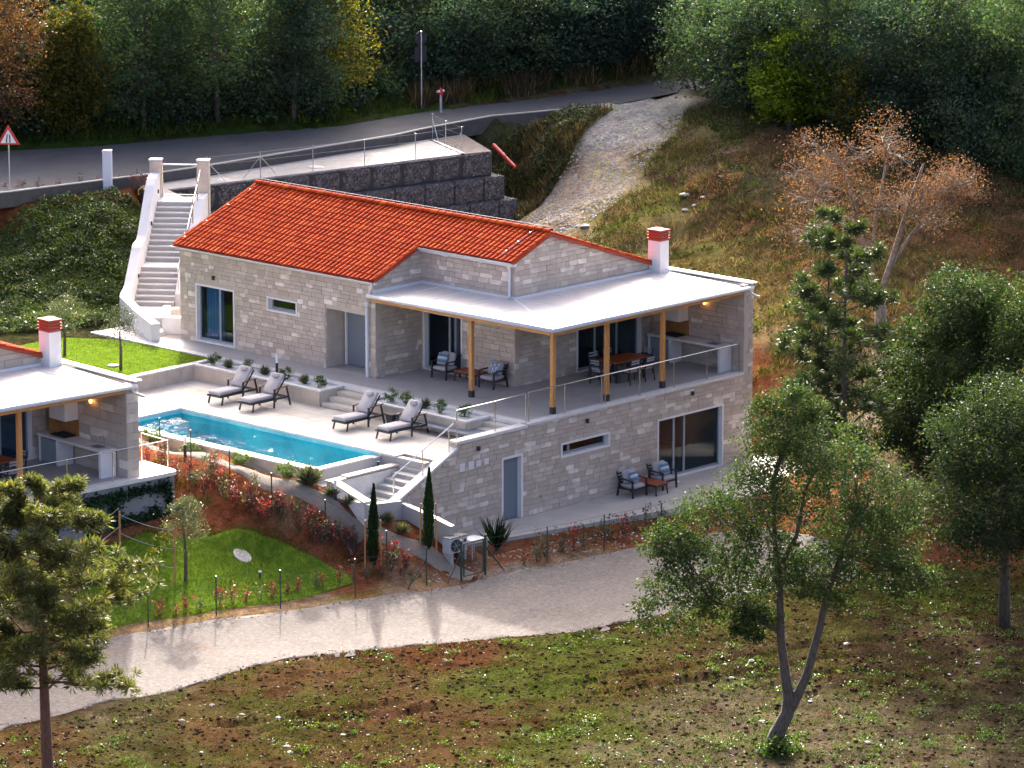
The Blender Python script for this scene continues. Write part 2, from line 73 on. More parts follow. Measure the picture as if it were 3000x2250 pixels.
# ------------------------------------------------------------------ helpers
rnd = random.Random(7)
def link(o, parent=None):
    COL.objects.link(o)
    if parent is not None: o.parent = parent
    return o
def tag(o, label=None, cat=None, group=None, kind=None):
    if label: o['label'] = label
    if cat: o['category'] = cat
    if group: o['group'] = group
    if kind: o['kind'] = kind
    return o
def thing(name, label, cat, loc=(0, 0, 0), rz=0, group=None):
    o = bpy.data.objects.new(name, None); o.empty_display_size = .2
    o.location = loc; o.rotation_euler = (0, 0, rz); link(o)
    return tag(o, label, cat, group)
KIDS = {}
def copy_tree(o, parent=None, **kw):
    c = o.copy(); link(c); c.parent = parent
    for ch in list(o.children): copy_tree(ch, c)
    for k, v in kw.items(): c[k] = v
    return c
class MB:
    def __init__(s): s.v = []; s.f = []
    def add(s, vs, fs):
        o = len(s.v); s.v += [tuple(p) for p in vs]; s.f += [tuple(i+o for i in f) for f in fs]; return s
    def hexa(s, b, t):
        return s.add(list(b)+list(t), [(3, 2, 1, 0), (4, 5, 6, 7), (0, 1, 5, 4), (1, 2, 6, 5), (2, 3, 7, 6), (3, 0, 4, 7)])
    def box(s, x0, x1, y0, y1, z0, z1):
        return s.hexa([(x0, y0, z0), (x1, y0, z0), (x1, y1, z0), (x0, y1, z0)], [(x0, y0, z1), (x1, y0, z1), (x1, y1, z1), (x0, y1, z1)])
    def rbox(s, x0, x1, y0, y1, z0, z1, r=.02):
        # box with chamfered vertical and top edges
        r = min(r, (x1-x0)/2.1, (y1-y0)/2.1, (z1-z0)/1.1)
        def ring(i, z): return [(x0+i+r, y0+i, z), (x1-i-r, y0+i, z), (x1-i, y0+i+r, z), (x1-i, y1-i-r, z), (x1-i-r, y1-i, z), (x0+i+r, y1-i, z), (x0+i, y1-i-r, z), (x0+i, y0+i+r, z)]
        a = ring(0, z0); b = ring(0, z1-r); c = ring(r*.8, z1)
        f = [tuple(range(7, -1, -1)), tuple(range(16, 24))]
        for k in range(8):
            n = (k+1) % 8; f += [(k, n, 8+n, 8+k), (8+k, 8+n, 16+n, 16+k)]
        return s.add(a+b+c, f)
    def obox(s, c, sz, m=None):
        hx, hy, hz = sz[0]/2, sz[1]/2, sz[2]/2; m = m or Matrix()
        p = [(-hx, -hy, -hz), (hx, -hy, -hz), (hx, hy, -hz), (-hx, hy, -hz), (-hx, -hy, hz), (hx, -hy, hz), (hx, hy, hz), (-hx, hy, hz)]
        p = [Vector(c)+(m @ Vector(q)) for q in p]
        return s.hexa(p[:4], p[4:])
    def bar(s, a, b, w, h, up=(0, 0, 1)):
        a, b = Vector(a), Vector(b); d = (b-a).normalized(); up = Vector(up)
        sd = d.cross(up)
        if sd.length < 1e-4: sd = d.cross(Vector((1, 0, 0)))
        sd.normalize(); u = sd.cross(d)
        sd *= w/2; u *= h/2
        return s.hexa([a-sd-u, a+sd-u, b+sd-u, b-sd-u], [a-sd+u, a+sd+u, b+sd+u, b-sd+u])
    def prism(s, poly, z0, z1):
        n = len(poly); vs = [(p[0], p[1], z0) for p in poly]+[(p[0], p[1], z1) for p in poly]
        return s.add(vs, [tuple(range(n-1, -1, -1)), tuple(range(n, 2*n))]+[(i, (i+1) % n, n+(i+1) % n, n+i) for i in range(n)])
    def prismA(s, pts, off):
        n = len(pts); off = Vector(off); vs = [tuple(p) for p in pts]+[tuple(Vector(p)+off) for p in pts]
        return s.add(vs, [tuple(range(n-1, -1, -1)), tuple(range(n, 2*n))]+[(i, (i+1) % n, n+(i+1) % n, n+i) for i in range(n)])
    def tube(s, pts, rad, seg=8, cap=True):
        pts = [Vector(p) for p in pts]; n = len(pts)
        if not hasattr(rad, '__len__'): rad = [rad]*n
        o = len(s.v); prev = None
        for i, p in enumerate(pts):
            d = (pts[min(i+1, n-1)]-pts[max(i-1, 0)])
            d = d.normalized() if d.length > 1e-7 else Vector((0, 0, 1))
            ref = prev if prev is not None else (Vector((0, 0, 1)) if abs(d.z) < .9 else Vector((1, 0, 0)))
            a = (ref-d*ref.dot(d)).normalized(); b = d.cross(a); prev = a
            for k in range(seg):
                t = 2*math.pi*k/seg; s.v.append(tuple(p+(a*math.cos(t)+b*math.sin(t))*rad[i]))
        for i in range(n-1):
            for k in range(seg):
                k2 = (k+1) % seg; s.f.append((o+i*seg+k, o+i*seg+k2, o+(i+1)*seg+k2, o+(i+1)*seg+k))
        if cap:
            s.f.append(tuple(o+k for k in range(seg-1, -1, -1))); s.f.append(tuple(o+(n-1)*seg+k for k in range(seg)))
        return s
    def lathe(s, prof, seg=14, c=(0, 0, 0)):
        o = len(s.v)
        for r, z in prof:
            for k in range(seg):
                t = 2*math.pi*k/seg; s.v.append((c[0]+r*math.cos(t), c[1]+r*math.sin(t), c[2]+z))
        for i in range(len(prof)-1):
            for k in range(seg):
                k2 = (k+1) % seg; s.f.append((o+i*seg+k, o+i*seg+k2, o+(i+1)*seg+k2, o+(i+1)*seg+k))
        s.f.append(tuple(o+k for k in range(seg-1, -1, -1))); s.f.append(tuple(o+(len(prof)-1)*seg+k for k in range(seg)))
        return s
    def mesh(s, name, mat, smooth=False):
        m = bpy.data.meshes.new(name); m.from_pydata(s.v, [], s.f)
        if mat: m.materials.append(mat)
        if smooth: m.polygons.foreach_set('use_smooth', [True]*len(m.polygons))
        return m
    def build(s, name, mat, parent=None, smooth=False, bevel=0, loc=None, seg=1):
        o = bpy.data.objects.new(name, s.mesh(name, mat, smooth))
        if bevel:
            b = o.modifiers.new('bevel', 'BEVEL'); b.width = bevel; b.segments = seg; b.limit_method = 'ANGLE'; b.angle_limit = R(40)
        if loc: o.location = loc
        return link(o, parent)
def npmesh(name, V, F, mat, smooth=False):
    """V (n,3); F (m,k) with k=3 or 4"""
    V = np.asarray(V, np.float32); F = np.asarray(F, np.int32); k = F.shape[1]
    m = bpy.data.meshes.new(name)
    m.vertices.add(len(V)); m.vertices.foreach_set('co', V.ravel())
    m.loops.add(F.size); m.loops.foreach_set('vertex_index', F.ravel())
    m.polygons.add(len(F)); m.polygons.foreach_set('loop_start', np.arange(0, F.size, k, dtype=np.int32))
    m.polygons.foreach_set('use_smooth', np.full(len(F), bool(smooth)))
    m.update(calc_edges=True)
    if mat: m.materials.append(mat)
    return m
def npobj(name, V, F, mat, parent=None, smooth=False, loc=None):
    o = bpy.data.objects.new(name, npmesh(name, V, F, mat, smooth))
    if loc: o.location = loc
    return link(o, parent)

# ------------------------------------------------------------------ materials
MATS = {}
class NT:
    def __init__(s, m): s.m = m; s.t = m.node_tree; s.n = s.t.nodes; s.l = s.t.links
    def new(s, k, **kw):
        q = s.n.new(k)
        for a, b in kw.items(): setattr(q, a, b)
        return q
    def rand(s):
        oi = s.new('ShaderNodeObjectInfo'); ge = s.new('ShaderNodeNewGeometry')
        a = s.new('ShaderNodeMath', operation='ADD'); s.l.new(oi.outputs['Random'], a.inputs[0]); s.l.new(ge.outputs['Random Per Island'], a.inputs[1])
        f = s.new('ShaderNodeMath', operation='FRACT'); s.l.new(a.outputs[0], f.inputs[0]); return f.outputs[0]
    def ramp(s, fac, stops):
        r = s.new('ShaderNodeValToRGB'); e = r.color_ramp.elements
        while len(e) < len(stops): e.new(.5)
        for i, (p, c) in enumerate(stops): e[i].position = p; e[i].color = (*c, 1)
        s.l.new(fac, r.inputs[0]); return r.outputs[0]
    def noise(s, scale, detail=4, rough=.55, coord='Object', sc=None):
        tc = s.new('ShaderNodeTexCoord'); n = s.new('ShaderNodeTexNoise')
        n.inputs['Scale'].default_value = scale; n.inputs['Detail'].default_value = detail; n.inputs['Roughness'].default_value = rough
        if sc:
            mp = s.new('ShaderNodeMapping'); mp.inputs['Scale'].default_value = sc; s.l.new(tc.outputs[coord], mp.inputs[0]); s.l.new(mp.outputs[0], n.inputs[0])
        else: s.l.new(tc.outputs[coord], n.inputs[0])
        return n.outputs[0]
    def mixc(s, fac, a, b, mode='MIX'):
        m = s.new('ShaderNodeMix', data_type='RGBA', blend_type=mode)
        if isinstance(fac, (int, float)): m.inputs[0].default_value = fac
        else: s.l.new(fac, m.inputs[0])
        for i, x in ((6, a), (7, b)):
            if isinstance(x, tuple): m.inputs[i].default_value = (*x, 1)
            else: s.l.new(x, m.inputs[i])
        return m.outputs[2]
    def bump(s, h, strength, dist=.02):
        b = s.new('ShaderNodeBump'); b.inputs['Strength'].default_value = strength; b.inputs['Distance'].default_value = dist
        s.l.new(h, b.inputs['Height']); return b.outputs[0]
def mat(name, col, rough=.7, col2=None, nscale=6, var=None, bump=None, metal=0, spec=.5, namt=(.35, .65), stretch=None, coat=0):
    if name in MATS: return MATS[name]
    m = bpy.data.materials.new(name); m.use_nodes = True; t = NT(m); p = t.n['Principled BSDF']
    p.inputs['Roughness'].default_value = rough; p.inputs['Metallic'].default_value = metal
    p.inputs['Specular IOR Level'].default_value = spec
    if coat: p.inputs['Coat Weight'].default_value = coat; p.inputs['Coat Roughness'].default_value = .15
    c = None
    if var:
        c = t.ramp(t.rand(), var)
    if col2:
        f = t.noise(nscale, 5, .6, sc=stretch)
        f2 = t.new('ShaderNodeMapRange'); f2.inputs[1].default_value = namt[0]; f2.inputs[2].default_value = namt[1]; t.l.new(f, f2.inputs[0])
        c = t.mixc(f2.outputs[0], c if c is not None else col, col2)
    if c is None: p.inputs['Base Color'].default_value = (*col, 1)
    else: t.l.new(c, p.inputs['Base Color'])
    if bump: t.l.new(t.bump(t.noise(bump[0], 4), bump[1]), p.inputs['Normal'])
    MATS[name] = m; return m
def leafmat(name, stops, trans=.35, rough=.42, spec=.4, tint=(1.25, 1.3, .6)):
    if name in MATS: return MATS[name]
    m = bpy.data.materials.new(name); m.use_nodes = True; t = NT(m); p = t.n['Principled BSDF']
    p.inputs['Roughness'].default_value = rough; p.inputs['Specular IOR Level'].default_value = spec
    c = t.ramp(t.rand(), stops)
    oi = t.new('ShaderNodeObjectInfo'); c = t.mixc(1.0, c, t.ramp(oi.outputs['Random'], [(0, (.72, .74, .78)), (.5, (1, 1, 1)), (1, (1.4, 1.36, 1.1))]), 'MULTIPLY')
    c = t.mixc(.85, c, t.ramp(t.noise(.55, 3), [(.3, (.62, .66, .72)), (.5, (1, 1, 1)), (.72, (1.55, 1.45, 1.1))]), 'MULTIPLY')
    t.l.new(c, p.inputs['Base Color'])
    tr = t.new('ShaderNodeBsdfTranslucent'); tc = t.mixc(1.0, c, tint, 'MULTIPLY'); t.l.new(tc, tr.inputs[0])
    mx = t.new('ShaderNodeMixShader'); mx.inputs[0].default_value = trans
    t.l.new(p.outputs[0], mx.inputs[1]); t.l.new(tr.outputs[0], mx.inputs[2]); t.l.new(mx.outputs[0], t.n['Material Output'].inputs[0])
    MATS[name] = m; return m
def schlick(t, f0, normal=None):
    lw = t.new('ShaderNodeLayerWeight'); lw.inputs['Blend'].default_value = .5
    if normal is not None: t.l.new(normal, lw.inputs['Normal'])
    p = t.new('ShaderNodeMath', operation='POWER'); t.l.new(lw.outputs['Facing'], p.inputs[0]); p.inputs[1].default_value = 5
    q = t.new('ShaderNodeMath', operation='MULTIPLY_ADD'); t.l.new(p.outputs[0], q.inputs[0]); q.inputs[1].default_value = 1-f0; q.inputs[2].default_value = f0
    return q.outputs[0]
def glassmat(name, tint=(.75, .8, .82), refl=1.0, rough=.02, base=.0):
    m = bpy.data.materials.new(name); m.use_nodes = True; t = NT(m); t.n.remove(t.n['Principled BSDF'])
    tr = t.new('ShaderNodeBsdfTransparent'); tr.inputs[0].default_value = (*tint, 1)
    gl = t.new('ShaderNodeBsdfGlossy'); gl.inputs['Roughness'].default_value = rough
    fr = schlick(t, .04)
    ml = t.new('ShaderNodeMath', operation='MULTIPLY_ADD'); t.l.new(fr, ml.inputs[0]); ml.inputs[1].default_value = refl; ml.inputs[2].default_value = base
    mx = t.new('ShaderNodeMixShader'); t.l.new(ml.outputs[0], mx.inputs[0]); t.l.new(tr.outputs[0], mx.inputs[1]); t.l.new(gl.outputs[0], mx.inputs[2])
    t.l.new(mx.outputs[0], t.n['Material Output'].inputs[0]); MATS[name] = m; return m

STONE = [(0, (.419, .354, .294)), (.25, (.456, .390, .328)), (.5, (.481, .414, .350)), (.72, (.512, .444, .379)), (.86, (.562, .491, .419)), (.93, (.700, .631, .556)), (1, (.775, .712, .637))]
m_stone = mat('limestone_block', (.4, .36, .31), .92, col2=(.40, .34, .285), nscale=2.2, var=STONE, bump=(26, .35), namt=(.42, .8))
m_mortar = mat('mortar', (.45, .385, .325), .95, col2=(.50, .435, .37), nscale=5)
m_slab = mat('travertine_slab', (.44, .375, .315), .8, col2=(.53, .465, .40), nscale=2.5, bump=(30, .15))
m_white = mat('white_plaster', (.72, .70, .70), .8, col2=(.66, .645, .64), nscale=3)
m_whiteconc = mat('white_stone_coping', (.66, .64, .62), .75, col2=(.56, .54, .52), nscale=4, bump=(40, .1))
m_grey = mat('grey_render', (.40, .39, .39), .9, col2=(.36, .35, .35), nscale=1.3)
m_greyb = mat('blue_grey_render', (.20, .215, .235), .9, col2=(.175, .19, .21), nscale=1.3)
m_tile = mat('terracotta_tile', (.5, .1, .04), .9, var=[(0, (.29, .036, .012)), (.5, (.37, .05, .014)), (.85, (.43, .068, .018)), (1, (.50, .10, .024))], col2=(.24, .03, .012), nscale=5, namt=(.5, .95), spec=.03)
m_terra = mat('terracotta', (.31, .048, .028), .75, col2=(.26, .04, .024), nscale=4)
m_mem = mat('canopy_sheet', (.60, .56, .54), .34, col2=(.53, .495, .48), nscale=1.6, spec=.6)
m_alu = mat('painted_aluminium', (.62, .64, .66), .4, spec=.5)
m_seam = mat('canopy_seam', (.78, .76, .75), .3, spec=.6)
m_wood = mat('larch_wood', (.55, .27, .085), .5, col2=(.46, .21, .06), nscale=3, stretch=(9, 9, .6))
m_teak = mat('teak_table', (.30, .07, .018), .45, col2=(.23, .05, .014), nscale=4, stretch=(1, 8, 8))
m_black = mat('anthracite_metal', (.018, .022, .03), .45)
m_steel = mat('brushed_steel', (.62, .60, .57), .22, metal=1)
m_galv = mat('galvanised_steel', (.42, .46, .5), .4, metal=.8)
m_doorgrey = mat('grey_door', (.16, .20, .235), .5)
m_framegrey = mat('grey_window_frame', (.24, .27, .29), .4)
m_floor = mat('terrace_tile', (.42, .39, .375), .6, col2=(.37, .342, .33), nscale=2, bump=(14, .05))
m_patio = mat('patio_concrete', (.43, .40, .37), .85, col2=(.36, .333, .31), nscale=1.1)
m_dark = mat('dark_interior', (.06, .055, .05), .9)
m_room = mat('room_wall', (.17, .19, .22), .9)
m_curtain = mat('blue_curtain', (.22, .42, .66), .9)
m_cush = mat('grey_fabric', (.36, .345, .36), .95, col2=(.33, .315, .33), nscale=30)
m_pillow = mat('blue_fabric', (.10, .17, .27), .95)
m_pstripe = mat('cream_stripe', (.55, .55, .53), .95)
m_gravelw = mat('white_gravel', (.66, .66, .67), .9, col2=(.48, .48, .5), nscale=70, bump=(60, .8))
m_green = mat('green_fence_paint', (.012, .05, .035), .45)
m_bark = mat('bark', (.05, .038, .03), .95, col2=(.11, .095, .078), nscale=7, bump=(10, .9), stretch=(3, 3, .8))
m_barkp = mat('pine_bark', (.17, .075, .045), .95, col2=(.08, .05, .038), nscale=6, bump=(8, .9), stretch=(3, 3, .8))
m_barkl = mat('pale_bark', (.26, .23, .19), .95, col2=(.12, .10, .08), nscale=6, bump=(10, .8))
m_glass = glassmat('window_glass', (.62, .74, .80), .7)
m_clear = glassmat('railing_glass', (.985, .99, .99), .12)
m_pebble = mat('stone_white', (.42, .40, .37), .9, col2=(.30, .28, .25), nscale=5)
m_stake = mat('round_wood_stake', (.46, .25, .10), .8, col2=(.38, .2, .08), nscale=8)
m_red = mat('red_paint', (.5, .03, .03), .5)
m_yellow = mat('yellow_plastic', (.6, .32, .02), .5)

# ------------------------------------------------------------------ terrain
_cp = np.array(CP); _nc = len(_cp)
_A = np.sqrt(((_cp[:, None, :2]-_cp[None, :, :2])**2).sum(-1))
_M = np.zeros((_nc+1, _nc+1)); _M[:_nc, :_nc] = _A; _M[:_nc, _nc] = 1; _M[_nc, :_nc] = 1
_Wt = np.linalg.solve(_M, np.append(_cp[:, 2], 0))
def HH(x, y):
    x = np.clip(np.asarray(x, float).ravel(), -70, 120); y = np.clip(np.asarray(y, float).ravel(), -70, 110)
    out = np.full(len(x), _Wt[_nc])
    for i in range(_nc): out += _Wt[i]*np.sqrt((x-_cp[i, 0])**2+(y-_cp[i, 1])**2)
    return out
def H(x, y): return float(HH([x], [y])[0])
def vnoise(x, y, seed, scale):
    g = np.random.RandomState(seed).rand(64, 64)
    u = np.asarray(x)/scale; v = np.asarray(y)/scale; i = np.floor(u).astype(int); j = np.floor(v).astype(int); fu = u-i; fv = v-j
    fu = fu*fu*(3-2*fu); fv = fv*fv*(3-2*fv); i %= 64; j %= 64; i2 = (i+1) % 64; j2 = (j+1) % 64
    return (g[i, j]*(1-fu)+g[i2, j]*fu)*(1-fv)+(g[i, j2]*(1-fu)+g[i2, j2]*fu)*fv-.5
def inpoly(x, y, poly):
    r = np.zeros(len(x), bool); n = len(poly)
    for i in range(n):
        x0, y0 = poly[i][:2]; x1, y1 = poly[(i+1) % n][:2]
        c = ((y0 > y) != (y1 > y)) & (x < (x1-x0)*(y-y0)/((y1-y0) if y1 != y0 else 1e-9)+x0); r ^= c
    return r
def polydist(x, y, poly):
    d = np.full(len(x), 1e9); n = len(poly)
    for i in range(n):
        a = np.array(poly[i][:2], float); b = np.array(poly[(i+1) % n][:2], float); ab = b-a; t = np.clip(((x-a[0])*ab[0]+(y-a[1])*ab[1])/(ab@ab+1e-9), 0, 1)
        d = np.minimum(d, np.hypot(x-a[0]-t*ab[0], y-a[1]-t*ab[1]))
    return d
def resample(pl, n):
    p = np.array([q for q in pl], float); d = np.r_[0, np.cumsum(np.sqrt((np.diff(p[:, :2], axis=0)**2).sum(1)))]; t = np.linspace(0, d[-1], n)
    return np.stack([np.interp(t, d, p[:, k]) for k in range(p.shape[1])], 1)
path_mid = [(-9.3, 14.0), (-8.95, 11), (-8.85, 9.5), (-8.85, 8), (-8.82, 6.5), (-8.8, 4.6), (-8.78, 3.3), (-8.65, 2.1), (-8.35, 1.1), (-8.0, .3), (-7.68, -.4), (-7.2, -1.32), (-6.68, -2.36), (-6.2, -3.4)]
pm = resample(path_mid, 40); tg = np.gradient(pm, axis=0); tg /= np.sqrt((tg**2).sum(1))[:, None]; nr = np.stack([tg[:, 1], -tg[:, 0]], 1)
pw = .36+.06*np.sin(np.arange(40)*.9)
path_L = pm+nr*pw[:, None]; path_R = pm-nr*pw[:, None]
lawn_lo_a = lawn_low[:10]; lawn_lo_b = [lawn_low[16], lawn_low[15], lawn_low[14], lawn_low[13], lawn_low[12], lawn_low[11], lawn_low[10]]
lawn_up_a = [(-8.2, 20.2), (-6, 21.8), (-3, 22.3), (-1.2, 22.0), (-.25, 20.6), (.0, 19.4)]
lawn_up_b = [(-8.6, 15.32), (-6, 15.32), (-3, 15.32), (0.0, 15.32)]
POLY = {'gravel': list(gravel_near)+list(gravel_far)[::-1], 'road': [q[:2] for q in road_near]+[q[:2] for q in road_far][::-1],
        'path': [tuple(q) for q in path_L]+[tuple(q) for q in path_R][::-1], 'lawn_lo': list(lawn_lo_a)+lawn_lo_b[::-1], 'lawn_up': lawn_up_a+lawn_up_b[::-1],
        'plat': [(8.6, 27.6), (9.6, 26.6), (12.0, 28.6), (26.2, 26.2), (29.0, 31.0), (26, 30.7), (14, 30.6), (10.2, 31.1)]}
def _axis(lo, hi, f0, f1):
    a = np.r_[np.arange(lo, f0, .42), np.arange(f0, f1, .2), np.arange(f1, hi, .42)]; o = [a[-1]+2*1.35**k for k in range(20)]; i = [a[0]-2*1.35**k for k in range(20)][::-1]
    return np.r_[i, a, o]
gx = _axis(-46, 62, -32, 4); gy = _axis(-46, 62, -30, -5); X, Y = np.meshgrid(gx, gy, indexing='ij'); x = X.ravel(); y = Y.ravel()
z = HH(x, y)
rough_amp = np.where((x > -32) & (x < 3) & (y < -6), .10, .05)+np.where((x > 14) & (y < 24), .30, 0)
RUTS = [[(-6.5, -15.5), (-4.2, -15.8), (-2.6, -17.2), (-2.2, -19.2), (-3.2, -21)], [(-7.2, -16.6), (-5.0, -17.0), (-3.7, -18.1), (-3.4, -19.6), (-4.4, -21.3)], [(-8.6, -17.6), (-6.3, -18.0), (-5.0, -19.0), (-4.9, -20.4), (-6, -22)], [(-12, -13.2), (-9, -14.4), (-6.5, -15.5)], [(-12.3, -14.3), (-9.6, -15.5), (-7.2, -16.6)], [(-22, -8.5), (-19.5, -9.6), (-17, -10.6)], [(-21.4, -9.5), (-19, -10.6), (-16.6, -11.7)], [(-9, -18.9), (-6.8, -19.2), (-5.8, -20.2)]]
flat = np.zeros(len(x), bool)
for k in POLY: flat |= inpoly(x, y, POLY[k])
house_zone = (x > -12) & (x < 13) & (y > -5) & (y < 24)
dr = np.full(len(x), 9.)
fgm = (x > -33) & (x < 5) & (y < -5) & (y > -31); fi = np.where(fgm)[0]
for ru in RUTS:
    for q in resample(ru, 40): dr[fi] = np.minimum(dr[fi], np.hypot(x[fi]-q[0], y[fi]-q[1]))
z += np.where(dr < 2, -.10*np.exp(-(dr/.17)**2)+.06*np.exp(-((dr-.38)/.17)**2), 0)
z += np.where(fgm & ~flat, vnoise(x, y, 21, .55)*.09+vnoise(x, y, 22, .28)*.05, 0)
z += np.where(flat | house_zone, 0, (vnoise(x, y, 1, 2.3)*1.2+vnoise(x, y, 2, .9)*.6)*rough_amp)
for k, dz in (('gravel', .05), ('path', .07), ('lawn_lo', .08), ('lawn_up', .25), ('road', .2), ('plat', .5)): z = np.where(inpoly(x, y, POLY[k]), z-dz*np.clip((polydist(x, y, POLY[k])-(.35 if k in ('gravel', 'lawn_lo') else .08))/.4, 0, 1) if k in ('gravel', 'lawn_lo', 'path') else z-dz*inpoly(x, y, POLY[k]), z)
# garden ground stays out of the pool shell, deck, rooms and lower patio
for (a, b, c, d, top) in ((-7.9, 0.2, 1.2, 15.3, -1.9), (-7.6, 12, -.2, 1.8, -2.3), (-.2, 12, -.4, 19, -.5), (-5, 12.5, -2.6, .4, -3.3), (0, 11.9, 0, 4.3, -3.4)):
    z = np.where((x > a) & (x < b) & (y > c) & (y < d), np.minimum(z, top), z)
nx, ny = X.shape; idx = np.arange(nx*ny).reshape(nx, ny)
Fq = np.stack([idx[:-1, :-1].ravel(), idx[1:, :-1].ravel(), idx[1:, 1:].ravel(), idx[:-1, 1:].ravel()], 1)
def ground_colour(x, y):
    cpn = np.array(COLP); qx = x+vnoise(x, y, 5, 1.6)*2.2+vnoise(x, y, 6, .7)*.8; qy = y+vnoise(x, y, 8, 1.6)*2.2+vnoise(x, y, 9, .7)*.8
    num = np.zeros((len(x), 3)); den = np.zeros(len(x))
    for p in cpn:
        w = 1/(((qx-p[0])**2+(qy-p[1])**2)+.15)**2.2; num += w[:, None]*p[2:5]; den += w
    return num/den[:, None]
m_ground = bpy.data.materials.new('earth'); m_ground.use_nodes = True; _t = NT(m_ground); _p = _t.n['Principled BSDF']; _p.inputs['Roughness'].default_value = .95; _p.inputs['Specular IOR Level'].default_value = .0
_at = _t.new('ShaderNodeAttribute', attribute_name='Col')
_c = _t.mixc(.8, _at.outputs['Color'], _t.ramp(_t.noise(.75, 5, .65), [(.36, (.55, .44, .36)), (.48, (1, 1, 1)), (.56, (1, 1.02, .9)), (.66, (.72, .95, .45))]), 'MULTIPLY')
_c = _t.mixc(.75, _c, _t.ramp(_t.noise(1.7, 6, .7), [(.25, (.35, .32, .3)), (.5, (1, 1, 1)), (.75, (1.5, 1.45, 1.35))]), 'MULTIPLY')
_c = _t.mixc(.6, _c, _t.ramp(_t.noise(9, 5, .7), [(.3, (.4, .4, .4)), (.5, (1, 1, 1)), (.72, (1.75, 1.7, 1.6))]), 'MULTIPLY')
_c = _t.mixc(.8, _c, _t.ramp(_t.noise(38, 4, .75), [(.3, (.35, .34, .33)), (.5, (1, 1, 1)), (.66, (1.5, 1.45, 1.4)), (.74, (2.6, 2.5, 2.3))]), 'MULTIPLY')
_t.l.new(_c, _p.inputs['Base Color']); _t.l.new(_t.bump(_t.noise(6, 8, .8), 1.0, .22), _p.inputs['Normal'])
def paint(me, x, y):
    a = me.color_attributes.new('Col', 'FLOAT_COLOR', 'POINT'); c = np.ones((len(x), 4), np.float32); c[:, :3] = ground_colour(x, y); a.data.foreach_set('color', c.ravel())
ter = npobj('terrain', np.stack([x, y, z], 1), Fq, m_ground, smooth=True); tag(ter, kind='structure'); paint(ter.data, x, y)
TZ = z.reshape(nx, ny)
def ground_z(px, py):
    """height of the built ground sheet under points"""
    px = np.asarray(px, float); py = np.asarray(py, float)
    i = np.clip(np.searchsorted(gx, px)-1, 0, nx-2); j = np.clip(np.searchsorted(gy, py)-1, 0, ny-2)
    u = (px-gx[i])/(gx[i+1]-gx[i]); v = (py-gy[j])/(gy[j+1]-gy[j])
    return (TZ[i, j]*(1-u)+TZ[i+1, j]*u)*(1-v)+(TZ[i, j+1]*(1-u)+TZ[i+1, j+1]*u)*v
def ribbon(name, a, b, n, m, mtl, off=.02, zf=None, wob=0, seed=3, sink=0):
    A = resample(a, n); B = resample(b, n); t = np.linspace(0, 1, m)[None, :, None]
    P = A[:, None, :]*(1-t)+B[:, None, :]*t; xx = P[..., 0].ravel(); yy = P[..., 1].ravel()
    if wob:
        e = np.abs(np.linspace(-1, 1, m))[None, :].repeat(n, 0).ravel() > .99
        xx = xx+np.where(e, vnoise(xx*1, yy*1, seed, .6)*wob, 0); yy = yy+np.where(e, vnoise(xx, yy, seed+1, .6)*wob, 0)
    zz = P[..., 2].ravel() if P.shape[2] > 2 else HH(xx, yy)
    i = np.arange(n*m).reshape(n, m); F = np.stack([i[:-1, :-1].ravel(), i[1:, :-1].ravel(), i[1:, 1:].ravel(), i[:-1, 1:].ravel()], 1)
    if sink: zz = zz-np.where(np.abs(np.linspace(-1, 1, m))[None, :].repeat(n, 0).ravel() > .99, sink, 0)
    V = np.stack([xx, yy, zz+off], 1)
    nrm = np.cross(V[F[0, 1]]-V[F[0, 0]], V[F[0, 3]]-V[F[0, 0]])
    if nrm[2] < 0: F = F[:, ::-1]
    o = npobj(name, V, F, mtl, smooth=True); return tag(o, kind='structure')
def gravelmat(name, stops, s=14):
    m = bpy.data.materials.new(name); m.use_nodes = True; t = NT(m); p = t.n['Principled BSDF']; p.inputs['Roughness'].default_value = .9; p.inputs['Specular IOR Level'].default_value = .04
    c = t.ramp(t.noise(s, 8, .8), stops); c = t.mixc(.8, c, t.ramp(t.noise(.45, 5, .65), [(.3, (.74, .74, .76)), (.5, (.95, .95, .95)), (.62, (1, 1, 1)), (.72, (1.1, .95, .82))]), 'MULTIPLY'); c = t.mixc(.5, c, t.ramp(t.noise(s*6, 2, .6), [(.3, (.6, .6, .6)), (.5, (1, 1, 1)), (.7, (1.4, 1.4, 1.4))]), 'MULTIPLY')
    t.l.new(c, p.inputs['Base Color']); t.l.new(t.bump(t.noise(s*1.5, 6, .8), .7, .03), p.inputs['Normal']); MATS[name] = m; return m
m_gravel = gravelmat('pale_gravel', [(.3, (.085, .073, .067)), (.43, (.15, .132, .12)), (.56, (.19, .169, .155)), (.68, (.285, .26, .24)), (.8, (.44, .41, .38))], 7.5)
m_path = gravelmat('path_gravel', [(.28, (.15, .125, .103)), (.5, (.22, .19, .163)), (.75, (.3, .268, .237))], 20)
m_asph = gravelmat('asphalt', [(.3, (.10, .10, .105)), (.5, (.125, .123, .128)), (.7, (.15, .147, .15))], 18)
_t = NT(m_asph); 
m_lawn = mat('lawn_soil', (.07, .12, .015), .95, col2=(.13, .19, .02), nscale=3, spec=0)
ribbon('gravel_road', gravel_near, gravel_far, 160, 30, m_gravel, .012, wob=.7, sink=.06)
ribbon('garden_path', path_L, path_R, 90, 8, m_path, .015, wob=.15, sink=.06)
ribbon('lower_lawn', lawn_lo_a, lawn_lo_b, 60, 26, m_lawn, .03, wob=.3, sink=.12)
up = ribbon('upper_lawn', [q+(-.035,) for q in lawn_up_a], [q+(-.035,) for q in lawn_up_b], 30, 20, m_lawn, 0)
ribbon('asphalt_road', road_near, road_far, 80, 10, m_asph, .0)
kb = MB(); rn = resample(road_near, 46)
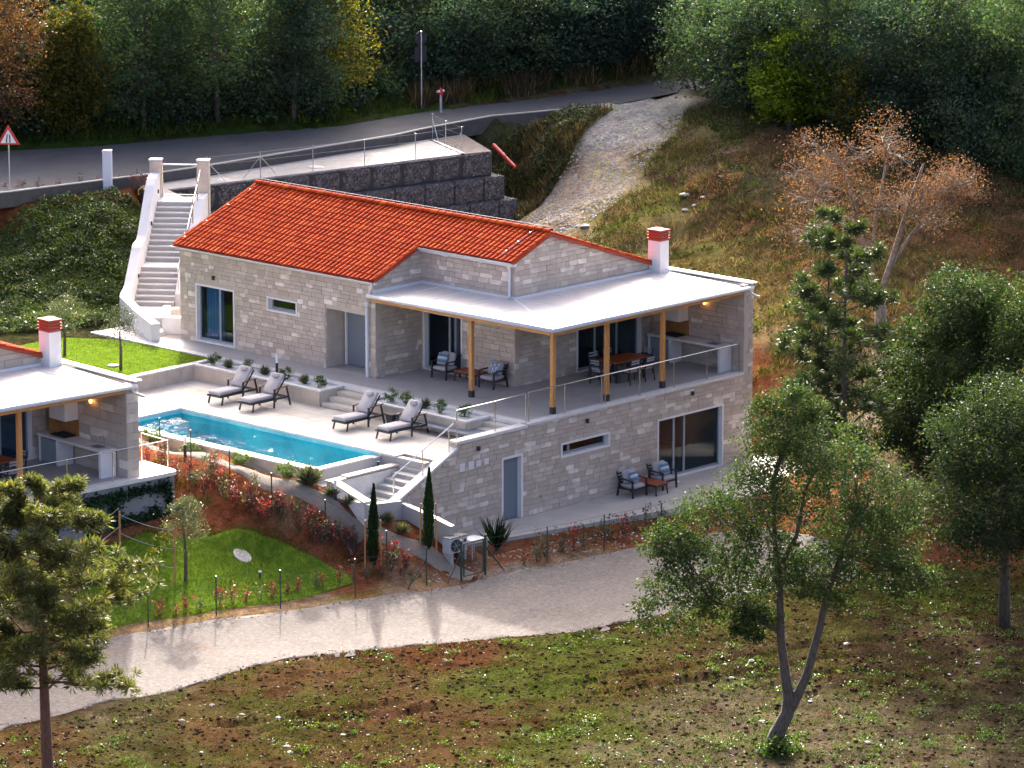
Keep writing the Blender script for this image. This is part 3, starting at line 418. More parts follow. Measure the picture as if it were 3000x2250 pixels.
for a, b in zip(rn[:34], rn[1:35]):
    d = np.array([b[1]-a[1], -(b[0]-a[0])]); d = d/np.hypot(*d)*.16
    if d @ np.array([1, 1]) > 0: d = -d
    kb.hexa([(a[0]+d[0], a[1]+d[1], 2.9), (b[0]+d[0], b[1]+d[1], 2.9), (b[0], b[1], 2.9), (a[0], a[1], 2.9)],
            [(a[0]+d[0], a[1]+d[1], a[2]+.07), (b[0]+d[0], b[1]+d[1], b[2]+.07), (b[0], b[1], b[2]+.07), (a[0], a[1], a[2]+.07)])
kt = MB()
for a, b in zip(rn[:34], rn[1:35]):
    d = np.array([b[1]-a[1], -(b[0]-a[0])]); d = d/np.hypot(*d)*.17
    if d @ np.array([1, 1]) > 0: d = -d
    kt.hexa([(a[0]+d[0], a[1]+d[1], a[2]+.07), (b[0]+d[0], b[1]+d[1], b[2]+.07), (b[0], b[1], b[2]+.07), (a[0], a[1], a[2]+.07)], [(a[0]+d[0], a[1]+d[1], a[2]+.11), (b[0]+d[0], b[1]+d[1], b[2]+.11), (b[0], b[1], b[2]+.11), (a[0], a[1], a[2]+.11)])
KERB_LIT_TOP = kt
tag(kb.build('road_kerb', mat('kerb_shaded_face', (.085, .082, .08), .9, col2=(.065, .063, .062), nscale=4)), kind='structure')  # shade painted into the face colour, light into the pale top strip
tag(KERB_LIT_TOP.build('kerb_lit_top', mat('kerb_lit_concrete', (.34, .33, .31), .9)), kind='structure')

# ------------------------------------------------------------------ villas
def stone_unit():
    e = .488; return MB().add([(-.5, 0, -.5), (.5, 0, -.5), (.5, 0, .5), (-.5, 0, .5), (-e, -1, -e), (e, -1, -e), (e, -1, e), (-e, -1, e)],
        [(0, 4, 5, 1)[::-1], (1, 5, 6, 2)[::-1], (2, 6, 7, 3)[::-1], (3, 7, 4, 0)[::-1], (4, 7, 6, 5)[::-1]]).mesh('stone', m_stone)
STONE_ME = stone_unit()
class Wall:
    """plane wall: u along the wall, v up; local frame origin o, u axis, outward normal n"""
    def __init__(s, o, u, n, spans, th=.24):
        s.o = Vector(o); s.u = Vector(u); s.n = Vector(n); s.spans = spans; s.th = th
    def pt(s, u, v, d=0): return s.o+s.u*u+Vector((0, 0, v))+s.n*d
def build_wall(parent, name, w, u0, u1, v0, topf, opens, stones=None, seed=1, breaks=(), smooth_slabs=False, rowh=(.13, .2), len_=(.22, .6)):
    """backing wall with openings + list of coursed stones"""
    r = random.Random(seed); us = sorted(set([u0, u1]+[o[k] for o in opens for k in (0, 1) if u0 < o[k] < u1]+[b for b in breaks if u0 < b < u1]))
    mb = MB()
    def quadbox(ua, ub, za, zb, zc, zd):   # za..zb left lo/hi ; zc..zd right lo/hi
        p = [w.pt(ua, za, -.02), w.pt(ub, zc, -.02), w.pt(ub, zc, -w.th), w.pt(ua, za, -w.th)]
        q = [w.pt(ua, zb, -.02), w.pt(ub, zd, -.02), w.pt(ub, zd, -w.th), w.pt(ua, zb, -w.th)]
        mb.hexa(p, q)
    for a, b in zip(us, us[1:]):
        mid = (a+b)/2; cov = sorted([o for o in opens if o[0] < mid < o[1]], key=lambda o: o[2]); lo = v0
        for o in cov:
            if o[2] > lo+1e-3: quadbox(a, b, lo, o[2], lo, o[2])
            lo = o[3]
        ta, tb = topf(a+1e-4), topf(b-1e-4)
        if max(ta, tb) > lo+1e-3: quadbox(a, b, lo, ta, lo, tb)
    part = mb.build(name, m_mortar, parent)
    if stones is not None:
        v = v0
        top = max(topf(u0+(u1-u0)*k/60) for k in range(61))
        while v < top-.03:
            h = r.uniform(*rowh)
            if top-v-h < .07: h = top-v
            u = u0-r.uniform(0, .2)
            while u < u1:
                l = r.uniform(*len_)
                if r.random() < .12: l *= .55
                a, b = max(u, u0), min(u+l, u1); u += l
                if u1-u < .1: b = u1; u = u1+1
                if b-a < .05: continue
                segs = [(a, b)]
                for o in opens:
                    if o[3] > v+.02 and o[2] < v+h-.02:
                        ns = []
                        for (p, q) in segs:
                            if o[1] <= p or o[0] >= q: ns.append((p, q)); continue
                            if p < o[0]: ns.append((p, o[0]))
                            if q > o[1]: ns.append((o[1], q))
                        segs = ns
                for (p, q) in segs:
                    if q-p < .04: continue
                    t = min(topf(p+.01), topf(q-.01)); hh = min(h, t-v)
                    lo_o = [o[2] for o in opens if o[0] < (p+q)/2 < o[1] and v < o[2] < v+h]
                    if hh < .05: continue
                    stones.append((part, w, (p+q)/2, v+hh/2, q-p-.006, hh-.006, .02+.006+r.uniform(0, .011)))
            v += h
    return part
def place_stones(parent, stones, nmax=300):
    area = lambda s: -(s[4]*s[5])
    order = sorted(range(len(stones)), key=lambda i: area(stones[i])); ind = set(order[:nmax])
    vs, fs = [], []; base = np.array([v.co[:] for v in STONE_ME.vertices]); faces = np.array([p.vertices[:] for p in STONE_ME.polygons])
    for i, (part, w, u, v, l, h, d) in enumerate(stones):
        c = w.pt(u, v, -.02); ax = w.u; ny = -w.n
        if i in ind:
            o = bpy.data.objects.new('stone', STONE_ME); M = Matrix(((ax.x*l, ny.x*d, 0, c.x), (ax.y*l, ny.y*d, 0, c.y), (0, 0, h, c.z), (0, 0, 0, 1)))
            link(o, part); o.matrix_local = M
        else:
            L = np.outer(base[:, 0]*l, np.array(ax))+np.outer(base[:, 1]*d, np.array(ny))+np.outer(base[:, 2]*h, np.array((0, 0, 1)))+np.array(c)
            fs.append(faces+len(vs)*8); vs.append(L)
    if vs:
        o = npobj('stonework', np.concatenate(vs), np.concatenate(fs), m_stone, parent); tag(o, kind='stuff')
def window(parent, w, u0, u1, v0, v1, depth=.22, trim=.07, style='window', mullions=(), sill=True, glass=None, name='window'):
    """white surround + recessed frame + panes; returns the part"""
    f = MB(); D = depth
    def fr(ua, ub, va, vb, d0, d1): f.hexa([w.pt(ua, va, d0), w.pt(ub, va, d0), w.pt(ub, va, d1), w.pt(ua, va, d1)], [w.pt(ua, vb, d0), w.pt(ub, vb, d0), w.pt(ub, vb, d1), w.pt(ua, vb, d1)])
    fr(u0, u0+trim, v0, v1, .03, -D); fr(u1-trim, u1, v0, v1, .03, -D); fr(u0+trim, u1-trim, v1-trim, v1, .03, -D); fr(u0+trim, u1-trim, v0, v0+(trim if sill else .03), .033, -D)
    part = f.build(name, m_white, parent)
    g = MB(); f = g; a, b, c, d = u0+trim, u1-trim, v0+(trim if sill else .03), v1-trim; e = .055
    fr(a, a+e, c, d, -D+.09, -D+.03); fr(b-e, b, c, d, -D+.09, -D+.03); fr(a+e, b-e, d-e, d, -D+.09, -D+.03); fr(a+e, b-e, c, c+e*1.4, -D+.09, -D+.03)
    for mu in mullions: fr(mu-.045, mu+.045, c+e*1.4, d-e, -D+.10, -D+.035)
    g.build('window_frame', m_framegrey, part)
    ed = [a+e]+list(mullions)+[b-e]
    for p, q in zip(ed, ed[1:]):
        f = MB()
        fr(p+.045 if p in mullions else p, q-.045 if q in mullions else q, c+e*1.4, d-e, -D+.066, -D+.058); f.build('pane', m_glass if glass is None else glass, part)
    return part
def door(parent, w, u0, u1, v0, v1, depth=.22, trim=.08):
    f = MB()
    def fr(ua, ub, va, vb, d0, d1): f.hexa([w.pt(ua, va, d0), w.pt(ub, va, d0), w.pt(ub, va, d1), w.pt(ua, va, d1)], [w.pt(ua, vb, d0), w.pt(ub, vb, d0), w.pt(ub, vb, d1), w.pt(ua, vb, d1)])
    fr(u0, u0+trim, v0, v1, .03, -depth); fr(u1-trim, u1, v0, v1, .03, -depth); fr(u0+trim, u1-trim, v1-trim, v1, .03, -depth)
    part = f.build('door_surround', m_white, parent)
    f = MB(); fr(u0+trim, u1-trim, v0+.01, v1-trim, -depth+.06, -depth); dl = f.build('door', m_doorgrey, part)
    f = MB(); uu = u0+trim+.1; fr(uu, uu+.03, v0+1.0, v0+1.1, -depth+.12, -depth+.06); f.build('door_handle', m_steel, part)
    return part
def box_part(parent, name, m, *b, **k): return MB().box(*b).build(name, m, parent, **k)
EAVE_X, EAVE_Z, RX, RZ, REAR_X, REAR_Z = 1.30, 3.50, 5.53, 5.22, 10.95, 3.42
SL = (RZ-EAVE_Z)/(RX-EAVE_X); SR = (RZ-REAR_Z)/(REAR_X-RX)
def roof_z(x): return EAVE_Z+SL*(x-EAVE_X) if x <= RX else RZ-SR*(x-RX)
def tile_mesh():
    w, L, r = .226, .40, .048
    prof = [(-w/2, .004), (-w/2+.05, 0), (-w/2+.085, .006)]+[(.035+.075*math.cos(math.pi*(1-k/5)), .012+r*math.sin(math.pi*k/5)) for k in range(6)]
    n = len(prof); vs = [(x, 0, z+.030) for x, z in prof]+[(x, L, z+.006) for x, z in prof]+[(x, 0, z+.030-.020) for x, z in prof]
    fs = [(i, i+1, n+i+1, n+i) for i in range(n-1)]+[(2*n+i, 2*n+i+1, i+1, i) for i in range(n-1)]
    return MB().add(vs, fs).mesh('tile', m_tile)
TILE_ME = tile_mesh()
def ridge_mesh():
    prof = [(.13*math.cos(math.pi*k/6), .10*math.sin(math.pi*k/6)-.02) for k in range(7)]; n = 7
    vs = [(x*1.06, 0, z*1.06+.012) for x, z in prof]+[(x*.97, .40, z*.97) for x, z in prof]+[(x*.9, 0, z*.86+.01) for x, z in prof]
    return MB().add(vs, [(i, n+i, n+i+1, i+1) for i in range(n-1)]+[(2*n+i, i, i+1, 2*n+i+1) for i in range(n-1)]).mesh('ridge_cap', m_tile)
RIDGE_ME = ridge_mesh()
def place(me, name, parent, M):
    o = bpy.data.objects.new(name, me); link(o, parent); o.matrix_local = M; return o
def tiled_roof(parent, y0, y1, notch=None, nmax=300, xmin=None):
    rf = MB()
    for (xa, xb) in ((EAVE_X, RX), (RX, REAR_X)):
        if xa == EAVE_X and notch:
            rng = [(y0, notch[1], notch[0], xb), (notch[1], y1, xa, xb)]
        else: rng = [(y0, y1, xa if xmin is None else xmin, xb)]
        for (ya, yb, a, b) in rng:
            rf.hexa([(a, ya, roof_z(a)-.13), (b, ya, roof_z(b)-.13), (b, yb, roof_z(b)-.13), (a, yb, roof_z(a)-.13)], [(a, ya, roof_z(a)-.02), (b, ya, roof_z(b)-.02), (b, yb, roof_z(b)-.02), (a, yb, roof_z(a)-.02)])
    roof = rf.build('roof', m_terra, parent)
    tiles = []
    for side in (0, 1):
        th = math.atan(SL if side == 0 else SR); L = (RX-EAVE_X)/math.cos(math.atan(SL)) if side == 0 else (REAR_X-RX)/math.cos(th)
        rows = int(L/.352)
        for i in range(rows+1):
            s = i*.352-.03
            if s > L-.12: continue
            for j in range(int((y1-y0)/.226)+1):
                yy = y0+.113+j*.226
                if yy > y1-.05: continue
                if side == 0:
                    xx = EAVE_X+s*math.cos(th); zz = EAVE_Z+s*math.sin(th)-.015
                    if notch and yy < notch[1]-.02 and xx < notch[0]-.1: continue
                    if xmin is not None: continue
                    # local x -> -Y, local y -> up slope (+x), z normal
                    M = Matrix(((0, math.cos(th), -math.sin(th), xx), (-1, 0, 0, yy), (0, math.sin(th), math.cos(th), zz), (0, 0, 0, 1)))
                else:
                    xx = REAR_X-s*math.cos(th); zz = REAR_Z+s*math.sin(th)-.015
                    if xmin is not None and xx < xmin: continue
                    M = Matrix(((0, -math.cos(th), math.sin(th), xx), (1, 0, 0, yy), (0, math.sin(th), math.cos(th), zz), (0, 0, 0, 1)))
                jit = Matrix.Rotation(rnd.gauss(0, .010), 4, 'Z')
                tiles.append((side, -xx*0-yy-xx*.95, M @ jit))
    near = sorted([i for i in range(len(tiles)) if tiles[i][0] == 0], key=lambda i: -tiles[i][1])[:nmax]; ns = set(near)
    base = np.array([v.co[:]+(1,) if False else (*v.co, 1) for v in TILE_ME.vertices]); fc = np.array([p.vertices[:] for p in TILE_ME.polygons]); vs, fs = [], []
    for i, (sd, _, M) in enumerate(tiles):
        if i in ns: place(TILE_ME, 'tile', roof, M)
        else: fs.append(fc+len(vs)*len(base)); vs.append((base @ np.array(M).T)[:, :3])
    if vs: tag(npobj('tiling', np.concatenate(vs), np.concatenate(fs), m_tile, roof), kind='stuff')
    if xmin is None:
        k = 0
        while y0+k*.36 < y1-.1:
            place(RIDGE_ME, 'ridge_cap', roof, Matrix.Translation((RX, y0+k*.36, RZ+.045)) @ Matrix.Rotation(rnd.gauss(0, .01), 4, 'X')); k += 1
    return roof
def verge(parent, pts, n_off):
    for a, b in zip(pts, pts[1:]):
        a, b = Vector(a), Vector(b); L = (b-a).length; n = max(1, int(L/.36))
        for i in range(n):
            p = a+(b-a)*(i/n); q = a+(b-a)*((i+1)/n)
            m = MB().bar(p+Vector((0, 0, .02)), q+Vector((0, 0, .045)), .13, .075); m.build('verge_tile', m_tile, parent, bevel=.02)
def gutter(mb, a, b, r=.075):
    a, b = Vector(a), Vector(b); d = (b-a).normalized(); sd = d.cross(Vector((0, 0, 1))); prof = [(math.cos(t)*r, math.sin(t)*r) for t in [math.pi+math.pi*k/6 for k in range(7)]]
    prof2 = [(x*.9, z*.9) for x, z in prof[::-1]]; pts = prof+prof2
    mb.prismA([a+sd*x+Vector((0, 0, z)) for x, z in pts], b-a)
def chimney(parent, x0=10.83, x1=11.30, y0=3.68, y1=4.26, z0=3.04):
    c = box_part(parent, 'chimney', m_white, x0, x1, y0, y1, z0, 4.22, bevel=.008)
    box_part(c, 'chimney_flashing', m_alu, x0-.015, x1+.015, y0-.015, y1+.015, z0, z0+.14)
    cap = MB()
    cap.box(x0+.01, x1-.01, y0+.01, y1-.01, 4.22, 4.62)
    for k in range(4):
        z = 4.225+k*.1; e = .03
        cap.hexa([(x0-e*.2, y0-e*.2, z), (x1+e*.2, y0-e*.2, z), (x1+e*.2, y1+e*.2, z), (x0-e*.2, y1+e*.2, z)], [(x0-e, y0-e, z+.085), (x1+e, y0-e, z+.085), (x1+e, y1+e, z+.085), (x0-e, y1+e, z+.085)])
    cx, cy = (x0+x1)/2, (y0+y1)/2
    cap.add([(x0-.03, y0-.03, 4.62), (x1+.03, y0-.03, 4.62), (x1+.03, y1+.03, 4.62), (x0-.03, y1+.03, 4.62), (cx, cy, 4.69)], [(0, 1, 4), (1, 2, 4), (2, 3, 4), (3, 0, 4)])
    cap.build('chimney_cap', m_terra, c)
def canopy(parent, x0, wing=True, hip=True):
    """glossy sheet roof on timber beams, L-shaped round the corner"""
    xe, ye, xr, zo, zi = 1.20, -.02, 11.42, 3.02, 3.085
    mb = MB()
    if wing:
        mb.hexa([(xe, 8.66, zo-.1), (xe, ye, zo-.1), (3.83, 4.18, zi-.1), (3.83, 8.66, zi-.1)], [(xe, 8.66, zo), (xe, ye, zo), (3.83, 4.18, zi), (3.83, 8.66, zi)])
        mb.hexa([(xe, ye, zo-.1), (xr, ye, zo-.1), (xr, 4.18, zi-.1), (3.83, 4.18, zi-.1)], [(xe, ye, zo), (xr, ye, zo), (xr, 4.18, zi), (3.83, 4.18, zi)])
    else:
        mb.hexa([(x0, ye, zo-.1), (xr, ye, zo-.1), (xr, 4.18, zi-.1), (x0, 4.18, zi-.1)], [(x0, ye, zo), (xr, ye, zo), (xr, 4.18, zi), (x0, 4.18, zi)])
    cn = mb.build('canopy', m_mem, parent)
    def seam(a, b, w, h): MB().bar(a, b, w, h).build('canopy_seam', m_seam, cn)
    def zc(x, y):
        if x >= 3.83 or y < 4.18 and (y-ye)/(4.18-ye) < (x-xe)/(3.83-xe): return zo+(zi-zo)*(y-ye)/(4.18-ye)
        return zo+(zi-zo)*(x-xe)/(3.83-xe)
    xs = [k for k in (2.35, 3.95, 5.55, 7.15, 8.75, 10.35) if k > x0]
    for xk in xs:
        yt = 4.17 if xk > 3.83 else ye+(xk-xe)/(3.83-xe)*(4.18-ye)
        seam((xk, ye+.02, zc(xk, ye)+.006), (xk, yt, zc(xk, yt-.01)+.006), .035, .022)
    if wing:
        for yk in (1.6, 3.2, 4.8, 6.4, 7.7):
            xt = 3.82 if yk > 4.18 else xe+(yk-ye)/(4.18-ye)*(3.83-xe)
            seam((xe+.02, yk, zo+.006), (xt, yk, zo+(zi-zo)*(xt-xe)/(3.83-xe)+.006), .035, .022)
        seam((xe, ye, zo+.008), (3.83, 4.18, zi+.008), .05, .03)
    fl = MB(); fl.box(max(3.85, x0), 10.80, 4.10, 4.175, 3.05, 3.17)
    if wing: fl.box(3.78, 3.828, 4.10, 8.66, 3.05, 3.17); fl.box(1.4, 3.79, 8.62, 8.675, 3.03, 3.16)
    fl.build('wall_flashing', m_alu, cn)
    gt = MB(); r = .075
    def gz(a, b): gt.tube([a, b], r, 10)
    gz((xe-.03 if wing else x0, -.07, 2.985), (11.5, -.07, 2.985))
    if wing: gz((xe-.05, -.09, 2.985), (xe-.05, 8.70, 2.985))
    gt.build('canopy_gutter', m_alu, cn, smooth=True)
    wd = MB()
    wd.box(xe+.06 if wing else x0, 11.13, .02, .14, 2.79, 2.93)
    if wing: wd.box(xe+.03, xe+.15, .14, 8.66, 2.79, 2.93)
    for xk in np.arange(max(2.2, x0+.3), 11.0, .8): wd.box(xk-.04, xk+.04, .15, 4.15, 2.80, 2.915)
    wd.build('canopy_beam', m_wood, cn)
    for (px, py) in ([(1.66, .40), (4.36, .40), (7.24, .40), (1.66, 4.18)] if wing else [(7.24, .40)]):
        if not wing and px < x0: continue
        po = MB().rbox(px-.075, px+.075, py-.075, py+.075, .22, 2.80, .012).build('post', m_wood, parent); po.name = 'canopy_post'
        MB().rbox(px-.082, px+.082, py-.082, py+.082, 0, .24, .006).build('post_shoe', m_black, po)
    op = MB(); op.tube([(11.30, -.07, 2.93), (11.34, -.12, 2.80), (11.62, -.16, 2.66), (11.72, -.16, 2.64)], .045, 8); op.build('downpipe', m_alu, parent, smooth=True)
    return cn
def kitchen(parent_label, loc, rz, M0=None):
    k = thing('outdoor_kitchen', parent_label, 'kitchen', loc, rz)
    MB().box(10.42, 11.08, .5, 3.95, .86, .94).build('countertop', m_whiteconc, k, bevel=.006)
    for y in (.52, 2.82): MB().box(10.46, 11.06, y, y+.12, 0, .86).build('side_panel', m_white, k)
    MB().box(10.50, 11.06, 3.83, 3.94, 0, .86).build('side_panel', m_white, k)
    MB().box(10.50, 10.53, 2.94, 3.83, .04, .8).build('cabinet_front', m_framegrey, k)
    h = MB().box(10.58, 11.11, 2.58, 3.42, 1.50, 2.78).build('hood', m_white, k, bevel=.008)
    MB().box(11.08, 11.12, 2.55, 3.45, .94, 1.50).build('back_board', mat('oiled_oak', (.36, .17, .05), .6, col2=(.28, .13, .04), nscale=5), k)
    MB().box(10.6, 11.12, 3.45, 3.49, .94, 1.50).build('side_board', MATS['oiled_oak'], k)
    g = MB(); g.rbox(10.58, 11.05, 2.66, 3.36, .94, .99, .01)
    for i in range(9): g.bar((10.6, 2.7+i*.075, 1.0), (11.03, 2.7+i*.075, 1.0), .02, .02)
    g.build('grill', m_black, k)
    MB().box(10.55, 10.9, .8, 1.25, .942, .946).build('sink', mat('sink_steel', (.12, .14, .16), .3, metal=.6), k)
    MB().tube([(10.98, 1.03, .94), (10.98, 1.03, 1.2), (10.95, 1.03, 1.25), (10.82, 1.03, 1.24), (10.8, 1.03, 1.18)], .016, 6).build('tap', m_steel, k)
    return k
m_bulb = bpy.data.materials.new('lamp_glow'); m_bulb.use_nodes = True; _p = m_bulb.node_tree.nodes['Principled BSDF']; _p.inputs['Base Color'].default_value = (.9, .5, .15, 1); _p.inputs['Emission Color'].default_value = (1, .42, .08, 1); _p.inputs['Emission Strength'].default_value = 2.2
def lantern(parent, x, y, z):
    l = MB().box(x-.05, x+.0, y-.04, y+.04, z+.12, z+.26).build('wall_lantern', m_black, parent)
    MB().lathe([(.03, 0), (.05, .04), (.05, .1), (.025, .14)], 10, (x-.07, y, z)).build('bulb', m_bulb, l, smooth=True)
def wall_lamp(parent, p, n):
    c = Vector(p)+Vector(n)*.075
    MB().lathe([(.055, -.07), (.06, -.06), (.06, .06), (.055, .07)], 12, c).build('wall_lamp', m_black, parent, smooth=False)
def railing(label, posts, z, loc=(0, 0, 0), rz=0, h=1.0, glass=True, gaps=(), rail_pts=None, group=None):
    t = thing('railing', label, 'railing', loc, rz, group)
    for p in posts:
        po = MB(); po.tube([(p[0], p[1], p[2]), (p[0], p[1], p[2]+h)], .021, 8); po.lathe([(.045, 0), (.045, .012)], 10, p[:3])
        po.build('rail_post', m_steel, t, smooth=False)
    rp = rail_pts or [(p[0], p[1], p[2]+h) for p in posts]
    MB().tube(rp, .021, 8).build('handrail', m_steel, t)
    if glass:
        for a, b in zip(posts, posts[1:]):
            a, b = Vector(a), Vector(b); d = (b-a).normalized()
            if (b-a).length < .5: continue
            MB().bar(a+d*.06+Vector((0, 0, h*.5)), b-d*.06+Vector((0, 0, h*.5)), .01, h*.84).build('glass_panel', m_clear, t)
    return t

# ---- main villa
V = thing('villa', 'pale stone two-storey villa with orange-red tiled roof, white canopy and swimming pool', 'house')
stones = []
w_low = Wall((0, 0, 0), (1, 0, 0), (0, -1, 0), None)
def top_low(u):
    if u < -6.14: return -1.58
    if u < -3.42: return -1.58+(u+6.14)/(2.72)*(1.24)
    if u < 0: return -.10
    return -.02 if u < 11.13 else 3.10
op_low = [(-1.29, -.26, -3.17, -.95), (1.62, 4.08, -1.47, -.95), (6.53, 10.03, -3.17, -.95)]
build_wall(V, 'lower_wall', w_low, -6.35, 11.6, -3.3, top_low, op_low, stones, 3, breaks=(-6.14, -3.42, 0, 11.13))
w_fr = Wall((1.55, 0, 0), (0, 1, 0), (-1, 0, 0), None)
build_wall(V, 'front_wall', w_fr, 8.70, 18.73, -.2, lambda u: 3.40, [(15.84, 17.90, .02, 2.17), (12.6, 14.15, 1.66, 2.19), (9.2, 11.18, 0, 2.17)], stones, 5)
w_sd = Wall((0, 8.70, 0), (1, 0, 0), (0, -1, 0), None)
build_wall(V, 'side_wall', w_sd, 1.55, 3.85, -.1, lambda u: roof_z(u)-.12, [], stones, 7)
w_rc = Wall((3.85, 0, 0), (0, 1, 0), (-1, 0, 0), None)
build_wall(V, 'recess_wall', w_rc, 4.2, 8.70, -.1, lambda u: 4.36, [(6.70, 8.60, 0, 2.12)], stones, 9)
w_gb = Wall((0, 4.2, 0), (1, 0, 0), (0, -1, 0), None)
build_wall(V, 'gable_wall', w_gb, 3.85, 11.0, -.1, lambda u: roof_z(u)-.12, [(7.0, 10.42, 0, 2.2)], stones, 11, breaks=(RX,))
w_kt = Wall((11.13, 0, 0), (0, 1, 0), (-1, 0, 0), None)
build_wall(V, 'kitchen_wall', w_kt, .0, 4.2, -.02, lambda u: 2.95, [], stones, 13)
w_ou = Wall((11.6, 0, 0), (0, 1, 0), (1, 0, 0), None)
build_wall(V, 'outer_wall', w_ou, 0.24, 12.0, -3.3, lambda u: 3.08 if u < 4.2 else 2.9, [], stones, 15)
w_bk = Wall((0, 18.73, 0), (1, 0, 0), (0, 1, 0), None)
build_wall(V, 'back_wall', w_bk, 1.57, 10.9, -.3, lambda u: roof_z(u)-.12, [], stones, 17, breaks=(RX,))
place_stones(V, stones)
rear = MB(); rear.box(10.66, 10.9, 4.3, 18.5, -.3, 3.3); rear.build('rear_wall', m_mortar, V)
# floors, ceilings, rooms
fl = MB()
fl.box(0.3, 11.1, .30, 4.18, -.2, 0); fl.box(.3, 3.83, 4.18, 8.68, -.2, 0); fl.box(.3, 1.53, 8.68, 18.75, -.2, 0); fl.box(.3, 3.2, 18.78, 21.9, -.2, 0)
fl.box(1.535, 2.62, 9.1, 11.3, -.2, -.004)
fl.build('terrace_floor', m_floor, V)
cp = MB(); cp.box(-.0, 11.13, -.035, .30, -.085, .004); cp.box(-.03, .30, .302, 21.95, -.14, .004); cp.build('terrace_edge', m_whiteconc, V, bevel=.006)
ms = MB(); ms.box(-3.42, -.03, -.035, .34, -.13, -.03)
ms.hexa([(-6.34, -.035, -1.66), (-3.40, -.035, -.33), (-3.40, .34, -.33), (-6.34, .34, -1.66)], [(-6.34, -.035, -1.58), (-3.40, -.035, -.24), (-3.40, .34, -.24), (-6.34, .34, -1.58)])
ms.box(-3.40, -3.36, .0, .30, -.33, -.13)
ms.build('wall_coping', m_whiteconc, V, bevel=.006)
MB().prismA([(-6.35, .241, -3.3), (-1.5, .241, -3.3), (-1.5, .241, -.13), (-3.40, .241, -.13), (-3.40, .241, -.33), (-6.34, .241, -1.66)], (0, .08, 0)).build('stair_side_wall', m_whiteconc, V)
rm = MB()
rm.box(3.85, 10.6, 7.0, 7.1, 0, 3.0); rm.box(3.9, 10.6, 4.3, 7.0, -.05, 0.01); rm.box(4.1, 10.6, 4.4, 18.4, 2.9, 2.95); rm.box(5.5, 5.6, 7.1, 18.4, 0, 2.9); rm.box(1.8, 10.6, 8.95, 18.5, -.16, -.02)
rm.box(1.8, 5.5, 14.9, 15.0, 0, 2.9); rm.box(1.8, 4.2, 8.95, 18.4, 2.9, 2.95)
rm.box(0, 11.3, 4.6, 4.7, -3.2, -.2); rm.box(-.2, 11.3, .3, 4.6, -3.25, -3.16); rm.box(4.6, 4.7, .3, 4.6, -3.2, -.3); rm.box(-1.6, 11.3, .3, 4.6, -.35, -.3); rm.box(.1, .2, .3, 4.6, -3.2, -.3)
rm.build('room', m_room, V)
al = MB(); al.box(1.575, 2.46, 11.165, 11.3, .003, 2.2); al.box(1.575, 2.46, 9.05, 9.215, .003, 2.2); al.box(1.575, 2.46, 9.215, 11.165, 2.155, 2.25); al.build('alcove', m_slab, V)
door(V, Wall((2.44, 0, 0), (0, 1, 0), (-1, 0, 0), None), 9.95, 11.1, 0.01, 2.16, .1, .08)
MB().box(2.45, 2.5, 9.2, 9.95, 0, 2.17).build('alcove_panel', m_slab, V)
wn = window(V, w_fr, 15.84, 17.90, .02, 2.17, mullions=(16.75,))
cu = MB(); pts = []
for i in range(40): pts.append((2.05+.05*math.sin(i*1.25)+.01*(i % 3), 16.95+i*.022))
for a, b in zip(pts, pts[1:]): cu.add([(a[0], a[1], .05), (b[0], b[1], .05), (b[0], b[1], 2.1), (a[0], a[1], 2.1)], [(0, 1, 2, 3)])
cu.build('curtain', m_curtain, V, smooth=True)
window(V, w_fr, 12.6, 14.15, 1.66, 2.19, .26)
window(V, w_rc, 6.70, 8.60, 0.0, 2.12, mullions=(7.45,), sill=False)
window(V, w_gb, 7.0, 10.42, 0.0, 2.2, mullions=(8.1, 9.25), sill=False)
door(V, w_low, -1.29, -.26, -3.16, -.95)
window(V, w_low, 1.62, 4.08, -1.47, -.95, .28, mullions=(2.2,))
window(V, w_low, 6.53, 10.03, -3.17, -.95, mullions=(7.55, 8.1), sill=False)
MB().box(3.6, 3.95, 6.2, 6.5, 0, .01)
for (u, v) in ((2.88, -.37), (-2.44, -.42), (8.31, -.3)): wall_lamp(V, (u, 0, v), (0, -1, 0))
wall_lamp(V, (1.55, 16.89, 2.49), (-1, 0, 0))
lantern(V, 11.08, 1.75, 2.2)
for (u, v, a, b) in ((-3.18, -.94, .24, .27), (-2.75, -.945, .24, .27), (-2.4, -.93, .21, .19), (-2.02, -.93, .21, .19)):
    MB().rbox(u-a/2, u+a/2, -.035, .0, v-b/2, v+b/2, .008).build('meter_box', m_white, V)
MB().box(.55, .62, -.06, -.01, -2.62, -2.55).build('wall_tap', m_steel, V)
tiled_roof(V, 4.06, 18.86, notch=(3.62, 8.56))
verge(V, [(RX, 4.10, RZ-.03), (10.80, 4.10, roof_z(10.80)-.03)], 0); verge(V, [(3.60, 4.10, roof_z(3.6)-.03), (RX, 4.10, RZ-.03)], 0); verge(V, [(EAVE_X+.05, 8.60, EAVE_Z), (3.62, 8.60, roof_z(3.62)-.03)], 0)
verge(V, [(EAVE_X+.05, 18.82, EAVE_Z), (RX, 18.82, RZ-.03)], 0)
g = MB(); gutter(g, (1.27, 8.50, 3.46), (1.27, 18.85, 3.46)); gutter(g, (3.56, 4.05, 4.40), (3.56, 8.56, 4.40)); g.build('gutter', m_alu, V)
fa = MB(); fa.box(1.34, 1.53, 8.6, 18.75, 3.33, 3.45); fa.box(3.62, 3.83, 4.1, 8.58, 4.25, 4.38); fa.build('fascia', m_alu, V)
